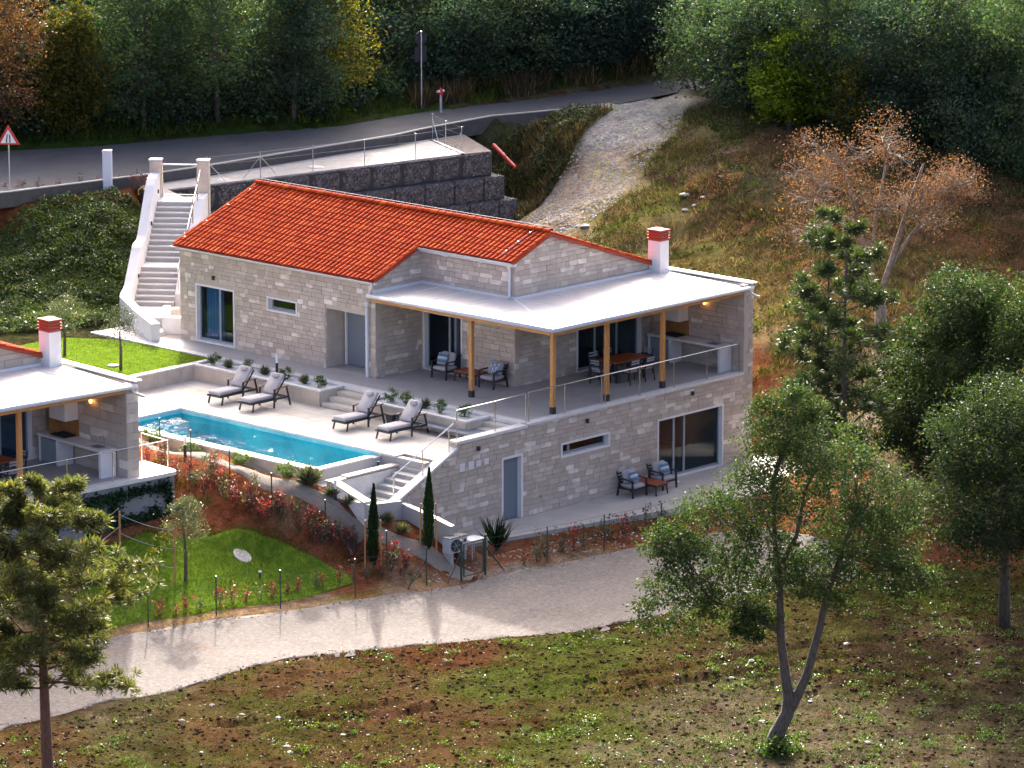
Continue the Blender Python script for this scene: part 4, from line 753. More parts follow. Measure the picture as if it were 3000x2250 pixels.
dp = MB(); dp.tube([(1.27, 8.62, 3.42), (1.27, 8.62, 3.28), (1.36, 8.80, 3.05), (1.36, 8.9, 2.85)], .05, 8); dp.lathe([(.05, -.18), (.085, -.02), (.085, .05)], 10, (1.42, 8.98, 2.66)); dp.tube([(1.42, 8.98, 2.5), (1.42, 8.98, .05), (1.40, 8.98, .02)], .055, 10)
dp.build('downpipe', m_alu, V, smooth=True)
MB().tube([(3.60, 4.32, 4.34), (3.66, 4.32, 4.2), (3.74, 4.36, 4.1), (3.74, 4.36, 3.2), (3.66, 4.34, 3.13)], .048, 8).build('downpipe', m_alu, V, smooth=True)
lc = MB(); lc.tube([(5.63, 4.2, RZ+.17), (5.63, 18.7, RZ+.17)], .010, 5)
for k in range(15): lc.tube([(5.60, 4.3+k, RZ+.05), (5.63, 4.3+k, RZ+.18)], .014, 5)
lc.tube([(5.5, 4.75, RZ+.06), (3.7, 4.75, roof_z(3.7)+.09)], .010, 5)
for k in range(3): lc.tube([(4.0+k*.6, 4.75, roof_z(4.0+k*.6)+.03), (4.0+k*.6, 4.75, roof_z(4.0+k*.6)+.11)], .02, 6)
for k in range(4): lc.tube([(1.7+k*1.1, 18.62, roof_z(1.7+k*1.1)+.02), (1.7+k*1.1, 18.62, roof_z(1.7+k*1.1)+.10)], .02, 6)
lc.build('lightning_conductor', m_galv, V)
canopy(V, 0)
chimney(V)
cop = MB(); cop.box(11.40, 11.68, -.12, 4.3, 3.11, 3.17); cop.build('parapet_coping', mat('white_metal_coping', (.74, .73, .72), .3), V, bevel=.008)
kitchen('white outdoor kitchen with sink and grill under the canopy beside the railing corner', (0, 0, 0), 0)
railing('steel and glass railing along the terrace edge above the lower sliding door', [(x, .17, 0.004) for x in (.22, 2.0, 3.86, 4.04, 5.8, 7.58, 9.33, 11.05)], 0)
railing('short steel railing on white wall top at the planter corner', [(-3.25, .15, -.03), (-1.43, .15, -.03), (.06, .15, 0.0)], 0)
railing('sloping steel handrail on the wall of the side steps', [(-6.2, .15, -1.52), (-4.85, .15, -.91), (-3.62, .15, -.34)], 0, glass=False, h=.80, rail_pts=[(-6.3, .15, -.76), (-3.4, .15, .56)])

# ---- lower patio
pt = MB(); pt.prism([(-4.3, -1.1), (1.4, -2.3), (6.3, -3.4), (12.6, -4.4), (12.6, .05), (-4.3, .05)], -3.42, -3.17); tag(pt.build('lower_patio', m_patio), kind='structure')

# ------------------------------------------------------------------ pool terrace
ZD = -.57
dk = MB(); dk.box(-4.52, -.1, 1.66, 15.12, -.9, ZD-.035); dk.box(-8.4, -4.52, 12.10, 15.12, -.9, ZD-.035); dk.box(-4.15, -.1, .34, 1.66, -.9, ZD-.035)
deck = dk.build('pool_deck', mat('deck_joint', (.34, .31, .27), .95)); tag(deck, kind='structure')
PAV = [(0, (.47, .42, .35)), (.4, (.53, .49, .43)), (.75, (.56, .53, .48)), (.93, (.50, .42, .31)), (1, (.58, .55, .5))]
m_pav = mat('cream_paver', (.5, .46, .4), .8, var=PAV, col2=(.45, .41, .36), nscale=3, bump=(25, .15), namt=(.4, .75))
pv = {}
def paver(x0, x1, y0, y1):
    key = (round(x1-x0, 2), round(y1-y0, 2))
    if key not in pv: pv[key] = MB().rbox(.003, key[0]-.003, .003, key[1]-.003, -.04, 0, .004).mesh('paver', m_pav)
    o = bpy.data.objects.new('paver', pv[key]); o.location = (x0, y0, ZD+rnd.uniform(-.0015, .0015)); link(o, deck)
for (X0, X1, Y0, Y1) in ((-4.30, -1.16, 1.66, 15.12), (-8.4, -4.30, 12.36, 15.12), (-4.15, -1.16, .36, 1.66)):
    xx = X0; i = 0
    while xx < X1-.05:
        wx = min((.62, .42, .5)[i % 3], X1-xx); wx = X1-xx if X1-xx-wx < .12 else wx; yy = Y0; j = i
        while yy < Y1-.05:
            ly = min((.8, .6, .9, .7)[j % 4], Y1-yy); ly = Y1-yy if Y1-yy-ly < .15 else ly; paver(xx, xx+wx, yy, yy+ly); yy += ly; j += 1
        xx += wx; i += 1
P = thing('swimming_pool', 'long rectangular turquoise swimming pool with pale stone rim', 'pool', (-6, 7.3, ZD))
def pb(mb): # pool meshes are written in world metres
    mb.v = [(a+6, b-7.3, c-ZD) for a, b, c in mb.v]; return mb
m_poolin = mat('pool_lining', (.32, .66, .72), .5, col2=(.12, .42, .52), nscale=.9)  # noise patches paint caustic-like light play into the lining colour
sh = MB(); sh.box(-7.75, -4.3, 2.35, 12.36, -2.3, -2.05); sh.box(-7.75, -7.48, 2.35, 12.36, -2.05, -.62); sh.box(-4.56, -4.30, 2.35, 12.36, -2.05, -.62); sh.box(-7.48, -4.56, 12.08, 12.36, -2.05, -.62)
sh.box(-7.48, -4.56, 2.62, 2.66, -2.05, -.70)
for k in range(4): sh.box(-7.48, -4.56, 12.08-(k+1)*.42, 12.08-k*.42, -2.05, -1.0-k*.25)
sh.box(-7.48, -6.9, 2.66, 3.3, -2.05, -1.3)
pb(sh).build('pool_shell', m_poolin, P)
pb(MB().box(-7.75, -4.3, 2.35, 2.62, -2.3, -.70)).build('pool_end_wall', m_grey, P)
pb(MB().box(-7.75, -4.95, 2.33, 2.64, -.70, -.645)).build('pool_end_coping', m_whiteconc, P, bevel=.006)
pb(MB().box(-7.82, -7.75, 2.35, 12.36, -2.3, -.64)).build('pool_outer_wall', m_slab, P)
for (bx, n, ax) in (((-7.86, -7.46, 2.30, 12.38), 12, 1), ((-4.58, -4.305, 1.66, 12.38), 12, 1), ((-7.46, -4.58, 12.07, 12.355), 4, 0)):
    a0, a1 = (bx[2], bx[3]) if ax else (bx[0], bx[1])
    for k in range(n):
        p, q = a0+(a1-a0)*k/n+.002, a0+(a1-a0)*(k+1)/n-.002
        b = (bx[0], bx[1], p, q) if ax else (p, q, bx[2], bx[3])
        pb(MB().box(*b, -.64, ZD+.002)).build('coping_stone', m_whiteconc, P, bevel=.006)
m_water = bpy.data.materials.new('pool_water'); m_water.use_nodes = True; _t = NT(m_water); _t.n.remove(_t.n['Principled BSDF'])
_tr = _t.new('ShaderNodeBsdfTransparent'); _tr.inputs[0].default_value = (.09, .72, .78, 1); _gl = _t.new('ShaderNodeBsdfGlossy'); _gl.inputs['Roughness'].default_value = .03
_b = _t.bump(_t.noise(5.0, 3, .6), .19, .07); _t.l.new(_b, _gl.inputs['Normal']); _fr = schlick(_t, .02, _b)
_mx = _t.new('ShaderNodeMixShader'); _ml = _t.new('ShaderNodeMath', operation='MULTIPLY'); _t.l.new(_fr, _ml.inputs[0]); _ml.inputs[1].default_value = .5
_t.l.new(_ml.outputs[0], _mx.inputs[0]); _t.l.new(_tr.outputs[0], _mx.inputs[1]); _t.l.new(_gl.outputs[0], _mx.inputs[2]); _t.l.new(_mx.outputs[0], _t.n['Material Output'].inputs[0])
n = 60; wx = np.linspace(-7.475, -4.565, 20); wy = np.linspace(2.66, 12.075, n); WX, WY = np.meshgrid(wx, wy, indexing='ij'); i = np.arange(20*n).reshape(20, n)
npobj('water', np.stack([WX.ravel()+6, WY.ravel()-7.3, np.full(20*n, -.75-ZD)+vnoise(WX.ravel(), WY.ravel(), 12, .5)*.012], 1), np.stack([i[:-1, :-1].ravel(), i[1:, :-1].ravel(), i[1:, 1:].ravel(), i[:-1, 1:].ravel()], 1), m_water, P, smooth=True)
# pump pit between pool end and side steps
pit = MB(); pit.box(-4.55, -4.30, .36, 2.35, -2.4, -.62); pit.box(-7.75, -4.55, 1.80, 2.35, -2.6, -1.08); pit.build('deck_wall', m_grey, deck)
MB().tube([(-4.85, 2.2, -1.08), (-4.85, 2.2, -.85), (-4.85, 2.2, -.8)], [.03, .03, .06], 8).build('pit_lamp', m_black, deck)
# ---- side steps
ST = thing('side_steps', 'pale stone side steps leading down from the pool terrace beside the sloping wall', 'steps', (-5, .9, -1.6))
def sb(mb): mb.v = [(a+5, b-.9, c+1.6) for a, b, c in mb.v]; return mb
for k in range(7):
    x1 = -4.0-k*.32; zt = ZD-(k+1)*.147
    sb(MB().box(x1-.34, x1, .36, 1.46, -2.3, zt-.03)).build('riser', m_grey, ST); sb(MB().box(x1-.345, x1+.01, .355, 1.465, zt-.03, zt)).build('tread', m_pav, ST, bevel=.006)
sb(MB().box(-7.6, -6.24, .36, 1.46, -2.3, -1.62)).build('landing', m_pav, ST)
g = MB(); g.box(-7.65, -4.55, 1.50, 1.76, -2.4, -.92); g.box(-7.65, -7.4, .022, 1.50, -2.4, -1.37); sb(g).build('parapet', m_whiteconc, ST)
g = MB(); g.box(-7.72, -7.0, 1.47, 1.79, -.92, -.86); g.box(-6.98, -4.56, 1.47, 1.79, -.88, -.82)
g.hexa([(-7.72, .0, -1.36), (-7.33, .0, -1.36), (-7.33, 1.47, -.93), (-7.72, 1.47, -.93)], [(-7.72, .0, -1.30), (-7.33, .0, -1.30), (-7.33, 1.47, -.87), (-7.72, 1.47, -.87)])
sb(g).build('parapet_coping', m_pav, ST, bevel=.006)
RW = thing('retaining_wall', 'low grey rendered retaining wall sloping down from the side steps to the heat pump', 'wall', (-6.5, -1, -2.5))
g = MB(); g.prismA([(-7.66, .02, -2.6), (-7.66, .02, -1.36), (-6.15, .02, -1.50), (-6.15, .02, -2.6)], (0, -.2, 0))
g.prismA([(-6.15, .02, -3.3), (-6.15, .02, -1.58), (-6.05, -1.42, -1.86), (-6.0, -2.15, -2.05), (-6.0, -2.15, -3.4)], (.2, 0, 0))
g.v = [(a+6.5, b+1, c+2.5) for a, b, c in g.v]; g.build('wall_body', m_grey, RW)
g = MB()
for a, b in zip([(-6.05, .02, -1.57), (-5.95, -1.42, -1.85)], [(-5.95, -1.42, -1.85), (-5.9, -2.2, -2.04)]): g.bar(a, b, .21, .03)
g.v = [(a+6.5, b+1, c+2.5) for a, b, c in g.v]; g.build('wall_cap', m_galv, RW)
# ---- planters and terrace steps
for (ya, yb, lab) in ((8.70, 15.34, 'long stone planter of white gravel behind the left pair of loungers'), (1.72, 6.62, 'long stone planter of white gravel behind the right pair of loungers')):
    t = thing('stone_planter', lab, 'planter', (-.6, (ya+yb)/2, ZD))
    def tb(mb): mb.v = [(a+.6, b-(ya+yb)/2, c-ZD) for a, b, c in mb.v]; return mb
    n = int((yb-ya)/.62)
    tb(MB().box(-1.12, -.06, ya+.03, yb-.03, -.9, -.16)).build('planter_core', m_mortar, t)
    for k in range(n):
        p, q = ya+(yb-ya)*k/n, ya+(yb-ya)*(k+1)/n; tb(MB().box(-1.16, -1.12, p+.002, q-.002, ZD-.02, -.06)).build('slab', m_slab, t)
    tb(MB().box(-1.16, -.04, ya, ya+.03, ZD-.02, -.06)).build('slab', m_slab, t); tb(MB().box(-1.16, -.04, yb-.03, yb, ZD-.02, -.06)).build('slab', m_slab, t)
    g = MB(); g.box(-1.18, -.96, ya-.02, yb+.02, -.06, 0); g.box(-.96, -.05, ya-.02, ya+.20, -.06, 0); g.box(-.96, -.05, yb-.2, yb+.02, -.06, 0); g.box(-.96, -1.0, ya, yb, -.16, -.0); tb(g).build('planter_rim', m_whiteconc, t, bevel=.006)
    gm = MB().box(-.98, -.04, ya+.1, yb-.1, -.2, -.085); tb(gm).build('white_gravel', m_gravelw, t)
for (ya, yb, lab) in ((6.64, 8.68, 'pale stone steps between the two planters up to the terrace'), (.36, 1.70, 'small pale stone steps at the terrace corner beside the right planter')):
    t = thing('terrace_steps', lab, 'steps', (-.6, (ya+yb)/2, ZD))
    for k in range(3):
        zt = ZD+(k+1)*.143; x0 = -1.12+k*.36
        m = MB().box(x0, -.04, ya, yb, zt-.143, zt); m.v = [(a+.6, b-(ya+yb)/2, c-ZD) for a, b, c in m.v]; m.build('step', m_pav, t, bevel=.006)
lw = MB(); lw.box(-9.0, -1.16, 15.12, 15.32, -.9, -.06); LW = thing('lawn_wall', 'low stone wall with white coping between the pool deck and the upper lawn', 'wall', (-4, 15.2, ZD)); lw.v = [(a+4, b-15.2, c-ZD) for a, b, c in lw.v]; lw.build('wall_core', m_mortar, LW)
for k in range(12):
    p = -9.0+k*.655; m = MB().box(p+.002, p+.653, 15.085, 15.12, ZD-.02, -.06); m.v = [(a+4, b-15.2, c-ZD) for a, b, c in m.v]; m.build('slab', m_slab, LW)
m = MB().box(-9.02, -1.18, 15.06, 15.34, -.06, 0.0); m.v = [(a+4, b-15.2, c-ZD) for a, b, c in m.v]; m.build('wall_coping', m_whiteconc, LW, bevel=.006)

# ------------------------------------------------------------------ street staircase
SB = Vector((3.85, 22.75, 0)); sd = Vector((math.cos(R(38.5)), math.sin(R(38.5)), 0)); sn = Vector((-sd.y, sd.x, 0))
SC = thing('street_staircase', 'long white concrete staircase climbing from the villa to the road gate', 'staircase', SB)
def spt(l, w, z): return sd*l+sn*w+Vector((0, 0, z))
def sbox(name, l0, l1, w0, w1, z0, z1, m, par, bev=0): return MB().hexa([spt(l0, w0, z0), spt(l1, w0, z0), spt(l1, w1, z0), spt(l0, w1, z0)], [spt(l0, w0, z1), spt(l1, w0, z1), spt(l1, w1, z1), spt(l0, w1, z1)]).build(name, m, par, bevel=bev)
RH, TR = .166, .285
zz, ll = .30, .0; prof = [(-.6, .3)]
sbox('landing', -2.2, 0, -1.0, .75, -.3, .30, m_whiteconc, SC)
for k in range(18):
    zz += RH; wdt = TR
    if k == 6: wdt = 1.05
    if k == 17: wdt = 1.1
    sbox('step', ll, ll+wdt+.05, -.75, .75, zz-RH-.25, zz-.035, m_grey, SC); sbox('tread', ll-.02, ll+wdt, -.75, .75, zz-.035, zz, m_whiteconc, SC, .006)
    prof.append((ll, zz)); ll += wdt
LT = ll; ZT = zz
def side(w0, w1, pr, zb, name):
    mb = MB()
    for (a, za), (b, zb2) in zip(pr, pr[1:]): mb.hexa([spt(a, w0, zb), spt(b, w0, zb), spt(b, w1, zb), spt(a, w1, zb)], [spt(a, w0, za), spt(b, w0, zb2), spt(b, w1, zb2), spt(a, w1, za)])
    return mb.build(name, m_white, SC)
side(.75, 1.10, [(-.9, .95), (-.4, 1.0), (-.1, 1.08), (1.55, 2.05), (1.75, 2.2), (2.0, 2.28), (2.75, 2.30), (3.0, 2.42), (LT-1.6, 4.0), (LT-1.25, 4.2), (LT-.85, 4.28), (LT-.3, 4.28)], -.2, 'left_wall')
side(-1.12, -.75, [(.35, .72), (1.7, 1.62), (2.0, 1.72), (2.75, 1.75), (3.0, 1.85), (LT-1.2, 3.42), (LT-.9, 3.50), (LT-.3, 3.50)], -.2, 'right_wall')
# curved outer wall sweeping round to the terrace
cw = MB(); arc = [spt(-.9, .93, 0), spt(-1.25, .90, 0), spt(-1.55, .72, 0)]; endp = Vector((.55, 19.0, 0))-SB; mid = arc[-1]+(endp-arc[-1])*.5+sn*.05; pl = arc+[mid, endp]; tops = [.95, .90, .84, .74, .64]
for i in range(len(pl)-1):
    a, b = pl[i], pl[i+1]; d = (b-a).normalized(); s2 = Vector((-d.y, d.x, 0))*.17
    cw.hexa([a-s2+Vector((0, 0, -.3)), b-s2+Vector((0, 0, -.3)), b+s2+Vector((0, 0, -.3)), a+s2+Vector((0, 0, -.3))], [a-s2+Vector((0, 0, tops[i])), b-s2+Vector((0, 0, tops[i+1])), b+s2+Vector((0, 0, tops[i+1])), a+s2+Vector((0, 0, tops[i]))])
cw.build('curved_wall', m_white, SC)
pw_ = MB(); a = Vector((3.2, 21.3, 0))-SB; b = Vector((1.75, 19.75, 0))-SB; c = Vector((2.35, 19.0, 0))-SB
for p, q in ((a, b), (b, c)):
    d = (q-p).normalized(); s2 = Vector((-d.y, d.x, 0))*.14; pw_.hexa([p-s2, q-s2, q+s2, p+s2], [v+Vector((0, 0, .62)) for v in (p-s2, q-s2, q+s2, p+s2)])
pw_.build('planter_wall', m_white, SC)
bed = MB().prism([(3.2-SB.x, 21.3-SB.y), (1.75-SB.x, 19.75-SB.y), (2.35-SB.x, 19.0-SB.y), (4.5-SB.x, 18.9-SB.y), (5.2-SB.x, 21-SB.y)], 0, .42); bed.build('gravel_bed', m_path, SC)
sbx = MB().box(.75-SB.x, 1.5-SB.x, 19.5-SB.y, 20.1-SB.y, 0, .15); sbx.build('step', m_whiteconc, SC)
for (l, w) in ((LT-.32, .93), (LT-.32, -.93)):
    MB().hexa([spt(l-.0, w-.23, ZT-2.5), spt(l+.42, w-.23, ZT-2.5), spt(l+.42, w+.23, ZT-2.5), spt(l, w+.23, ZT-2.5)], [spt(l, w-.23, ZT+1.45), spt(l+.42, w-.23, ZT+1.45), spt(l+.42, w+.23, ZT+1.45), spt(l, w+.23, ZT+1.45)]).build('gate_pillar', m_slab, SC, bevel=.02)
    MB().hexa([spt(l-.02, w-.25, ZT+1.45), spt(l+.44, w-.25, ZT+1.45), spt(l+.44, w+.25, ZT+1.45), spt(l-.02, w+.25, ZT+1.45)], [spt(l-.02, w-.25, ZT+1.5), spt(l+.44, w-.25, ZT+1.5), spt(l+.44, w+.25, ZT+1.5), spt(l-.02, w+.25, ZT+1.5)]).build('pillar_cap', m_whiteconc, SC)
for k, (l, z) in enumerate(((LT-.9, ZT+.35), (LT-2.6, ZT-.6), (3.3, 1.75), (1.0, 1.25))): MB().obox(spt(l, .74, z), (.03, .09, .15), Matrix.Rotation(R(38.5), 4, 'Z')).build('step_light', m_black, SC)
gt = MB(); q0, q1 = spt(LT-.12, -.68, 0), spt(LT-.12, .68, 0)
for q in (q0, q1): gt.tube([q+Vector((0, 0, ZT+.02)), q+Vector((0, 0, ZT+1.28))], .025, 8)
gt.tube([q0+Vector((0, 0, ZT+1.28)), q1+Vector((0, 0, ZT+1.28))], .03, 8); gt.tube([q0+Vector((0, 0, ZT+.1)), q1+Vector((0, 0, ZT+.1))], .02, 8)
gt.v = [tuple(Vector(v)+SB-Vector(SB+spt(LT-.12, 0, ZT))) for v in gt.v]
G0 = thing('street_gate', 'open-framed steel gate between the two pillars at the stair top', 'gate', SB+spt(LT-.12, 0, ZT)); gt.build('gate_frame', m_steel, G0)
hr = thing('stair_handrail', 'steel handrail on the right wall of the long staircase', 'handrail', SB)
for (l, z) in ((.5, .80), (1.5, 1.5), (2.35, 1.75)): MB().tube([spt(l, -.86, z-.05), spt(l, -.86, z+.85)], .022, 6).build('rail_post', m_steel, hr)
for (l, z) in ((3.0, 1.85), (4.2, 2.75), (5.4, 3.4)): MB().tube([spt(l, -.86, z-.05), spt(l, -.86, z+.9)], .022, 6).build('rail_post', m_steel, hr)
MB().tube([spt(.42, -.86, 1.52), spt(2.25, -.86, 2.72)], .028, 8).build('handrail', m_steel, hr); MB().tube([spt(2.85, -.86, 2.72), spt(LT-.4, -.86, 4.45)], .028, 8).build('handrail', m_steel, hr)

# ------------------------------------------------------------------ gabion wall and roadside platform
GB = thing('gabion_wall', 'stepped dark stone gabion retaining wall behind the tiled roof', 'wall', (19, 28, 1))
m_gab = bpy.data.materials.new('gabion_stone'); m_gab.use_nodes = True; _t = NT(m_gab); _p = _t.n['Principled BSDF']; _p.inputs['Roughness'].default_value = .9
_tc = _t.new('ShaderNodeTexCoord'); _vo = _t.new('ShaderNodeTexVoronoi'); _vo.inputs['Scale'].default_value = 11; _t.l.new(_tc.outputs['Object'], _vo.inputs['Vector'])
_c = _t.ramp(_vo.outputs['Color'], [(.1, (.05, .046, .05)), (.45, (.095, .088, .094)), (.75, (.14, .13, .138)), (.92, (.2, .19, .2)), (1, (.34, .33, .34))]); _t.l.new(_c, _p.inputs['Base Color']); _t.l.new(_t.bump(_vo.outputs['Distance'], 1.0, .12), _p.inputs['Normal'])
ga, gb_ = Vector((9.9, 29.42, 0)), Vector((26.2, 26.45, 0)); gd = (gb_-ga); GL = gd.length; gd.normalize(); gn = Vector((gd.y, -gd.x, 0))
gabm = {}
def gab(l0, l1, off, z0, z1):
    n = 7; L = l1-l0-.07; key = round(L, 2)
    if key not in gabm:
        rr = random.Random(int(key*100)); vs = []; nx_, nz_ = max(4, int(L/.16)), 7
        for i in range(nx_+1):
            for j in range(nz_+1):
                e = 0 if i in (0, nx_) or j in (0, nz_) else 1
                vs.append((i/nx_*L, -.04*e*rr.uniform(.0, 1.4)-.06*math.sin(math.pi*i/nx_)*math.sin(math.pi*j/nz_), j/nz_*.97))
        fs = [(i*(nz_+1)+j, (i+1)*(nz_+1)+j, (i+1)*(nz_+1)+j+1, i*(nz_+1)+j+1) for i in range(nx_) for j in range(nz_)]
        b = len(vs); vs += [(0, .95, 0), (L, .95, 0), (L, .95, .97), (0, .95, .97)]
        c = [0, nx_*(nz_+1), nx_*(nz_+1)+nz_, nz_]
        fs += [(c[3], c[2], b+2, b+3), (c[0], c[3], b+3, b), (c[1], b+1, b+2, c[2])]
        gabm[key] = MB().add(vs, fs).mesh('gabion_basket', m_gab)
    p = ga+gd*l0+gn*off-Vector((19, 28, 1)); o = bpy.data.objects.new('gabion_basket', gabm[key]); link(o, GB); o.location = (p.x, p.y, z0-1); o.rotation_euler = (rnd.uniform(-.01, .01), 0, math.atan2(gd.y, gd.x))
for tier in range(4):
    l = -.0-tier*.0+(.55 if tier % 2 else 0); off = tier*.32
    l0 = 0
    if tier % 2: gab(0, .55+.4, off, 2.07-tier*.98, 0); l0 = .95
    while l0 < GL+tier*.45-.3:
        l1 = min(l0+1.5, GL+tier*.45); l1 = GL+tier*.45 if GL+tier*.45-l1 < .5 else l1; gab(l0, l1, off, 2.07-tier*.98, 0); l0 = l1
MB().prismA([ga+gd*.2+gn*.02+Vector((-19, -28, -1.9)), ga+gd*(GL-.1)+gn*.02+Vector((-19, -28, -1.9)), ga+gd*(GL-.1)-gn*.7+Vector((-19, -28, -1.9)), ga+gd*.2-gn*.7+Vector((-19, -28, -1.9))], (0, 0, 3.9)).build('gabion_core', m_black, GB)
pf = MB(); pf.prism([(q[0]-19, q[1]-28) for q in [(8.5, 27.5), (9.5, 26.7), (10.6, 29.35), (24.8, 26.85), (26.6, 30.5), (20, 30.5), (14, 30.5), (10.4, 30.75)]], 1.0, 2.10); tag(pf.build('platform_concrete', mat('roadside_concrete', (.40, .37, .345), .9, col2=(.34, .315, .295), nscale=1.4), loc=(19, 28, 1)), kind='structure')
pf2 = MB(); pf2.prism([(q[0]-19, q[1]-28) for q in [(24.85, 26.80), (26.2, 26.5), (28.6, 30.4), (26.65, 30.5)]], 1.0, 2.085); tag(pf2.build('platform_gravel', m_gravel, loc=(19, 28, 1)), kind='structure')
MB().bar((24.8, 26.8, 3.11), (26.6, 30.5, 3.11), .12, .06).build('gabion_kerb', m_black, GB, loc=(-19, -28, -1))
mh = MB().lathe([(.0, 0), (.36, 0), (.36, .02), (.3, .03)], 20); tag(mh.build('manhole_cover', mat('manhole_metal', (.5, .48, .42), .5), loc=(18.3, 28.9, 3.1)), 'pale square-looking manhole cover set in the roadside concrete', 'manhole')
tf = thing('wire_fence', 'thin galvanised wire fence on the concrete above the gabion wall', 'fence', (19, 28, 3.1))
pp = [(12.75, 29.35), (15.1, 28.75), (17.6, 28.3), (20.1, 27.85), (22.6, 27.4), (25.2, 27.25), (25.95, 28.9), (26.9, 30.6)]
for i, (a, b) in enumerate(pp): MB().tube([(a-19, b-28, -.1), (a-19, b-28, 1.05)], .02, 6).build('fence_post', m_galv, tf)
for (i, dirs) in ((0, (1,)), (1, (-1, 1)), (5, (-1, 1)), (7, (-1,))):
    for s in dirs:
        j = min(max(i+s, 0), len(pp)-1); d = Vector((pp[j][0]-pp[i][0], pp[j][1]-pp[i][1], 0)).normalized()
        MB().tube([(pp[i][0]-19, pp[i][1]-28, .85), (pp[i][0]-19+d.x*.8, pp[i][1]-28+d.y*.8, 0)], .016, 5).build('brace', m_galv, tf)
for h in (.35, .7, 1.02): MB().tube([(a-19, b-28, h) for a, b in pp], .004, 4).build('wire', m_galv, tf)

# ------------------------------------------------------------------ neighbouring villa
NV = thing('neighbour_villa', 'second villa at the left edge with white canopy, chimney and ivy wall', 'house', (-24.36, 6.0, -.37), R(-4.86))
X0 = 5.0
nst = []
build_wall(NV, 'gable_wall', w_gb, X0, 11.0, -.1, lambda u: roof_z(u)-.12, [(7.0, 10.42, 0, 2.2)], nst, 31, breaks=(RX,), len_=(.5, 1.1), rowh=(.25, .35))
build_wall(NV, 'kitchen_wall', w_kt, .0, 4.2, -.02, lambda u: 2.95, [], nst, 33, len_=(.5, 1.1), rowh=(.25, .35))
build_wall(NV, 'wall_end', Wall((0, 0, 0), (1, 0, 0), (0, -1, 0), None, .2), 11.13, 11.6, -.02, lambda u: 3.08, [], nst, 35, len_=(.5, .6), rowh=(.25, .35))
build_wall(NV, 'outer_wall', w_ou, 0.24, 12.0, -3.3, lambda u: 3.08 if u < 4.2 else 2.9, [], nst, 37, len_=(.5, 1.1), rowh=(.25, .35))
for s in nst: pass
place_stones(NV, nst, 120)
tiled_roof(NV, 4.06, 12.0, nmax=0, xmin=X0+.6)
verge(NV, [(X0+.6, 4.10, roof_z(X0+.6)-.03), (10.80, 4.10, roof_z(10.80)-.03)], 0)
canopy(NV, X0, wing=False)
chimney(NV)
MB().box(11.40, 11.68, -.12, 4.3, 3.11, 3.17).build('parapet_coping', MATS['white_metal_coping'], NV, bevel=.008)
lantern(NV, 11.08, 1.75, 2.2)
window(NV, w_gb, 7.0, 10.42, 0.0, 2.2, mullions=(8.1, 9.25), sill=False)
rm = MB(); rm.box(X0, 10.9, 7.0, 7.1, 0, 3); rm.box(X0, 10.9, 4.3, 7, -.05, .01); rm.box(X0, 10.9, 4.4, 11.5, 2.9, 2.95); rm.box(10.7, 10.9, 4.4, 12, -.2, 3.2); rm.build('room', m_room, NV)
ed = [(X0, -.25), (12.75, -.25), (12.95, -.16), (13.02, .05), (13.02, 1.6), (X0, 1.6)]
MB().prism(ed, -.12, .006).build('terrace_edge', m_whiteconc, NV)
MB().box(X0, 11.1, .12, 4.18, -.1, .012).build('terrace_floor', m_floor, NV)
nw = MB(); nw.prism([(X0, -.18), (12.7, -.18), (12.9, -.1), (12.96, .06), (12.96, 1.5), (X0, 1.5)], -3.2, -.12); nw.build('ivy_base_wall', m_greyb, NV)
nk = kitchen('white outdoor kitchen under the canopy at the left edge of the photo', (-24.36, 6.0, -.37), R(-4.86))
railing('steel railing round the terrace corner of the villa at the left edge', [(X0, .0, 0), (6.9, .0, 0), (8.75, .0, 0), (10.55, .0, 0), (12.75, .0, 0), (12.75, 1.4, 0)], 0, (-24.36, 6.0, -.37), R(-4.86), glass=False)

# ------------------------------------------------------------------ furniture
def cushion(x0, x1, y0, y1, z0, z1, r=.035):
    """soft slab with rounded edges"""
    mb = MB(); n = 4; rings = []
    for zz, ins in ((z0, r), (z0+r*.6, .25*r), ((z0+z1)/2, 0), (z1-r*.6, .25*r), (z1, r)):
        a, b, p, q = x0+ins, x1-ins, y0+ins, y1-ins; c = min(r*1.6, (b-a)/2.4, (q-p)/2.4)
        rings.append([(a+c, p, zz), (b-c, p, zz), (b-c*.3, p+c*.3, zz), (b, p+c, zz), (b, q-c, zz), (b-c*.3, q-c*.3, zz), (b-c, q, zz), (a+c, q, zz), (a+c*.3, q-c*.3, zz), (a, q-c, zz), (a, p+c, zz), (a+c*.3, p+c*.3, zz)])
    vs = [v for rg in rings for v in rg]; m = 12
    fs = [tuple(range(m-1, -1, -1)), tuple(4*m+k for k in range(m))]+[(i*m+k, i*m+(k+1) % m, (i+1)*m+(k+1) % m, (i+1)*m+k) for i in range(4) for k in range(m)]
    return mb.add(vs, fs)
def rot(mb, M): mb.v = [tuple(M @ Vector(v)) for v in mb.v]; return mb
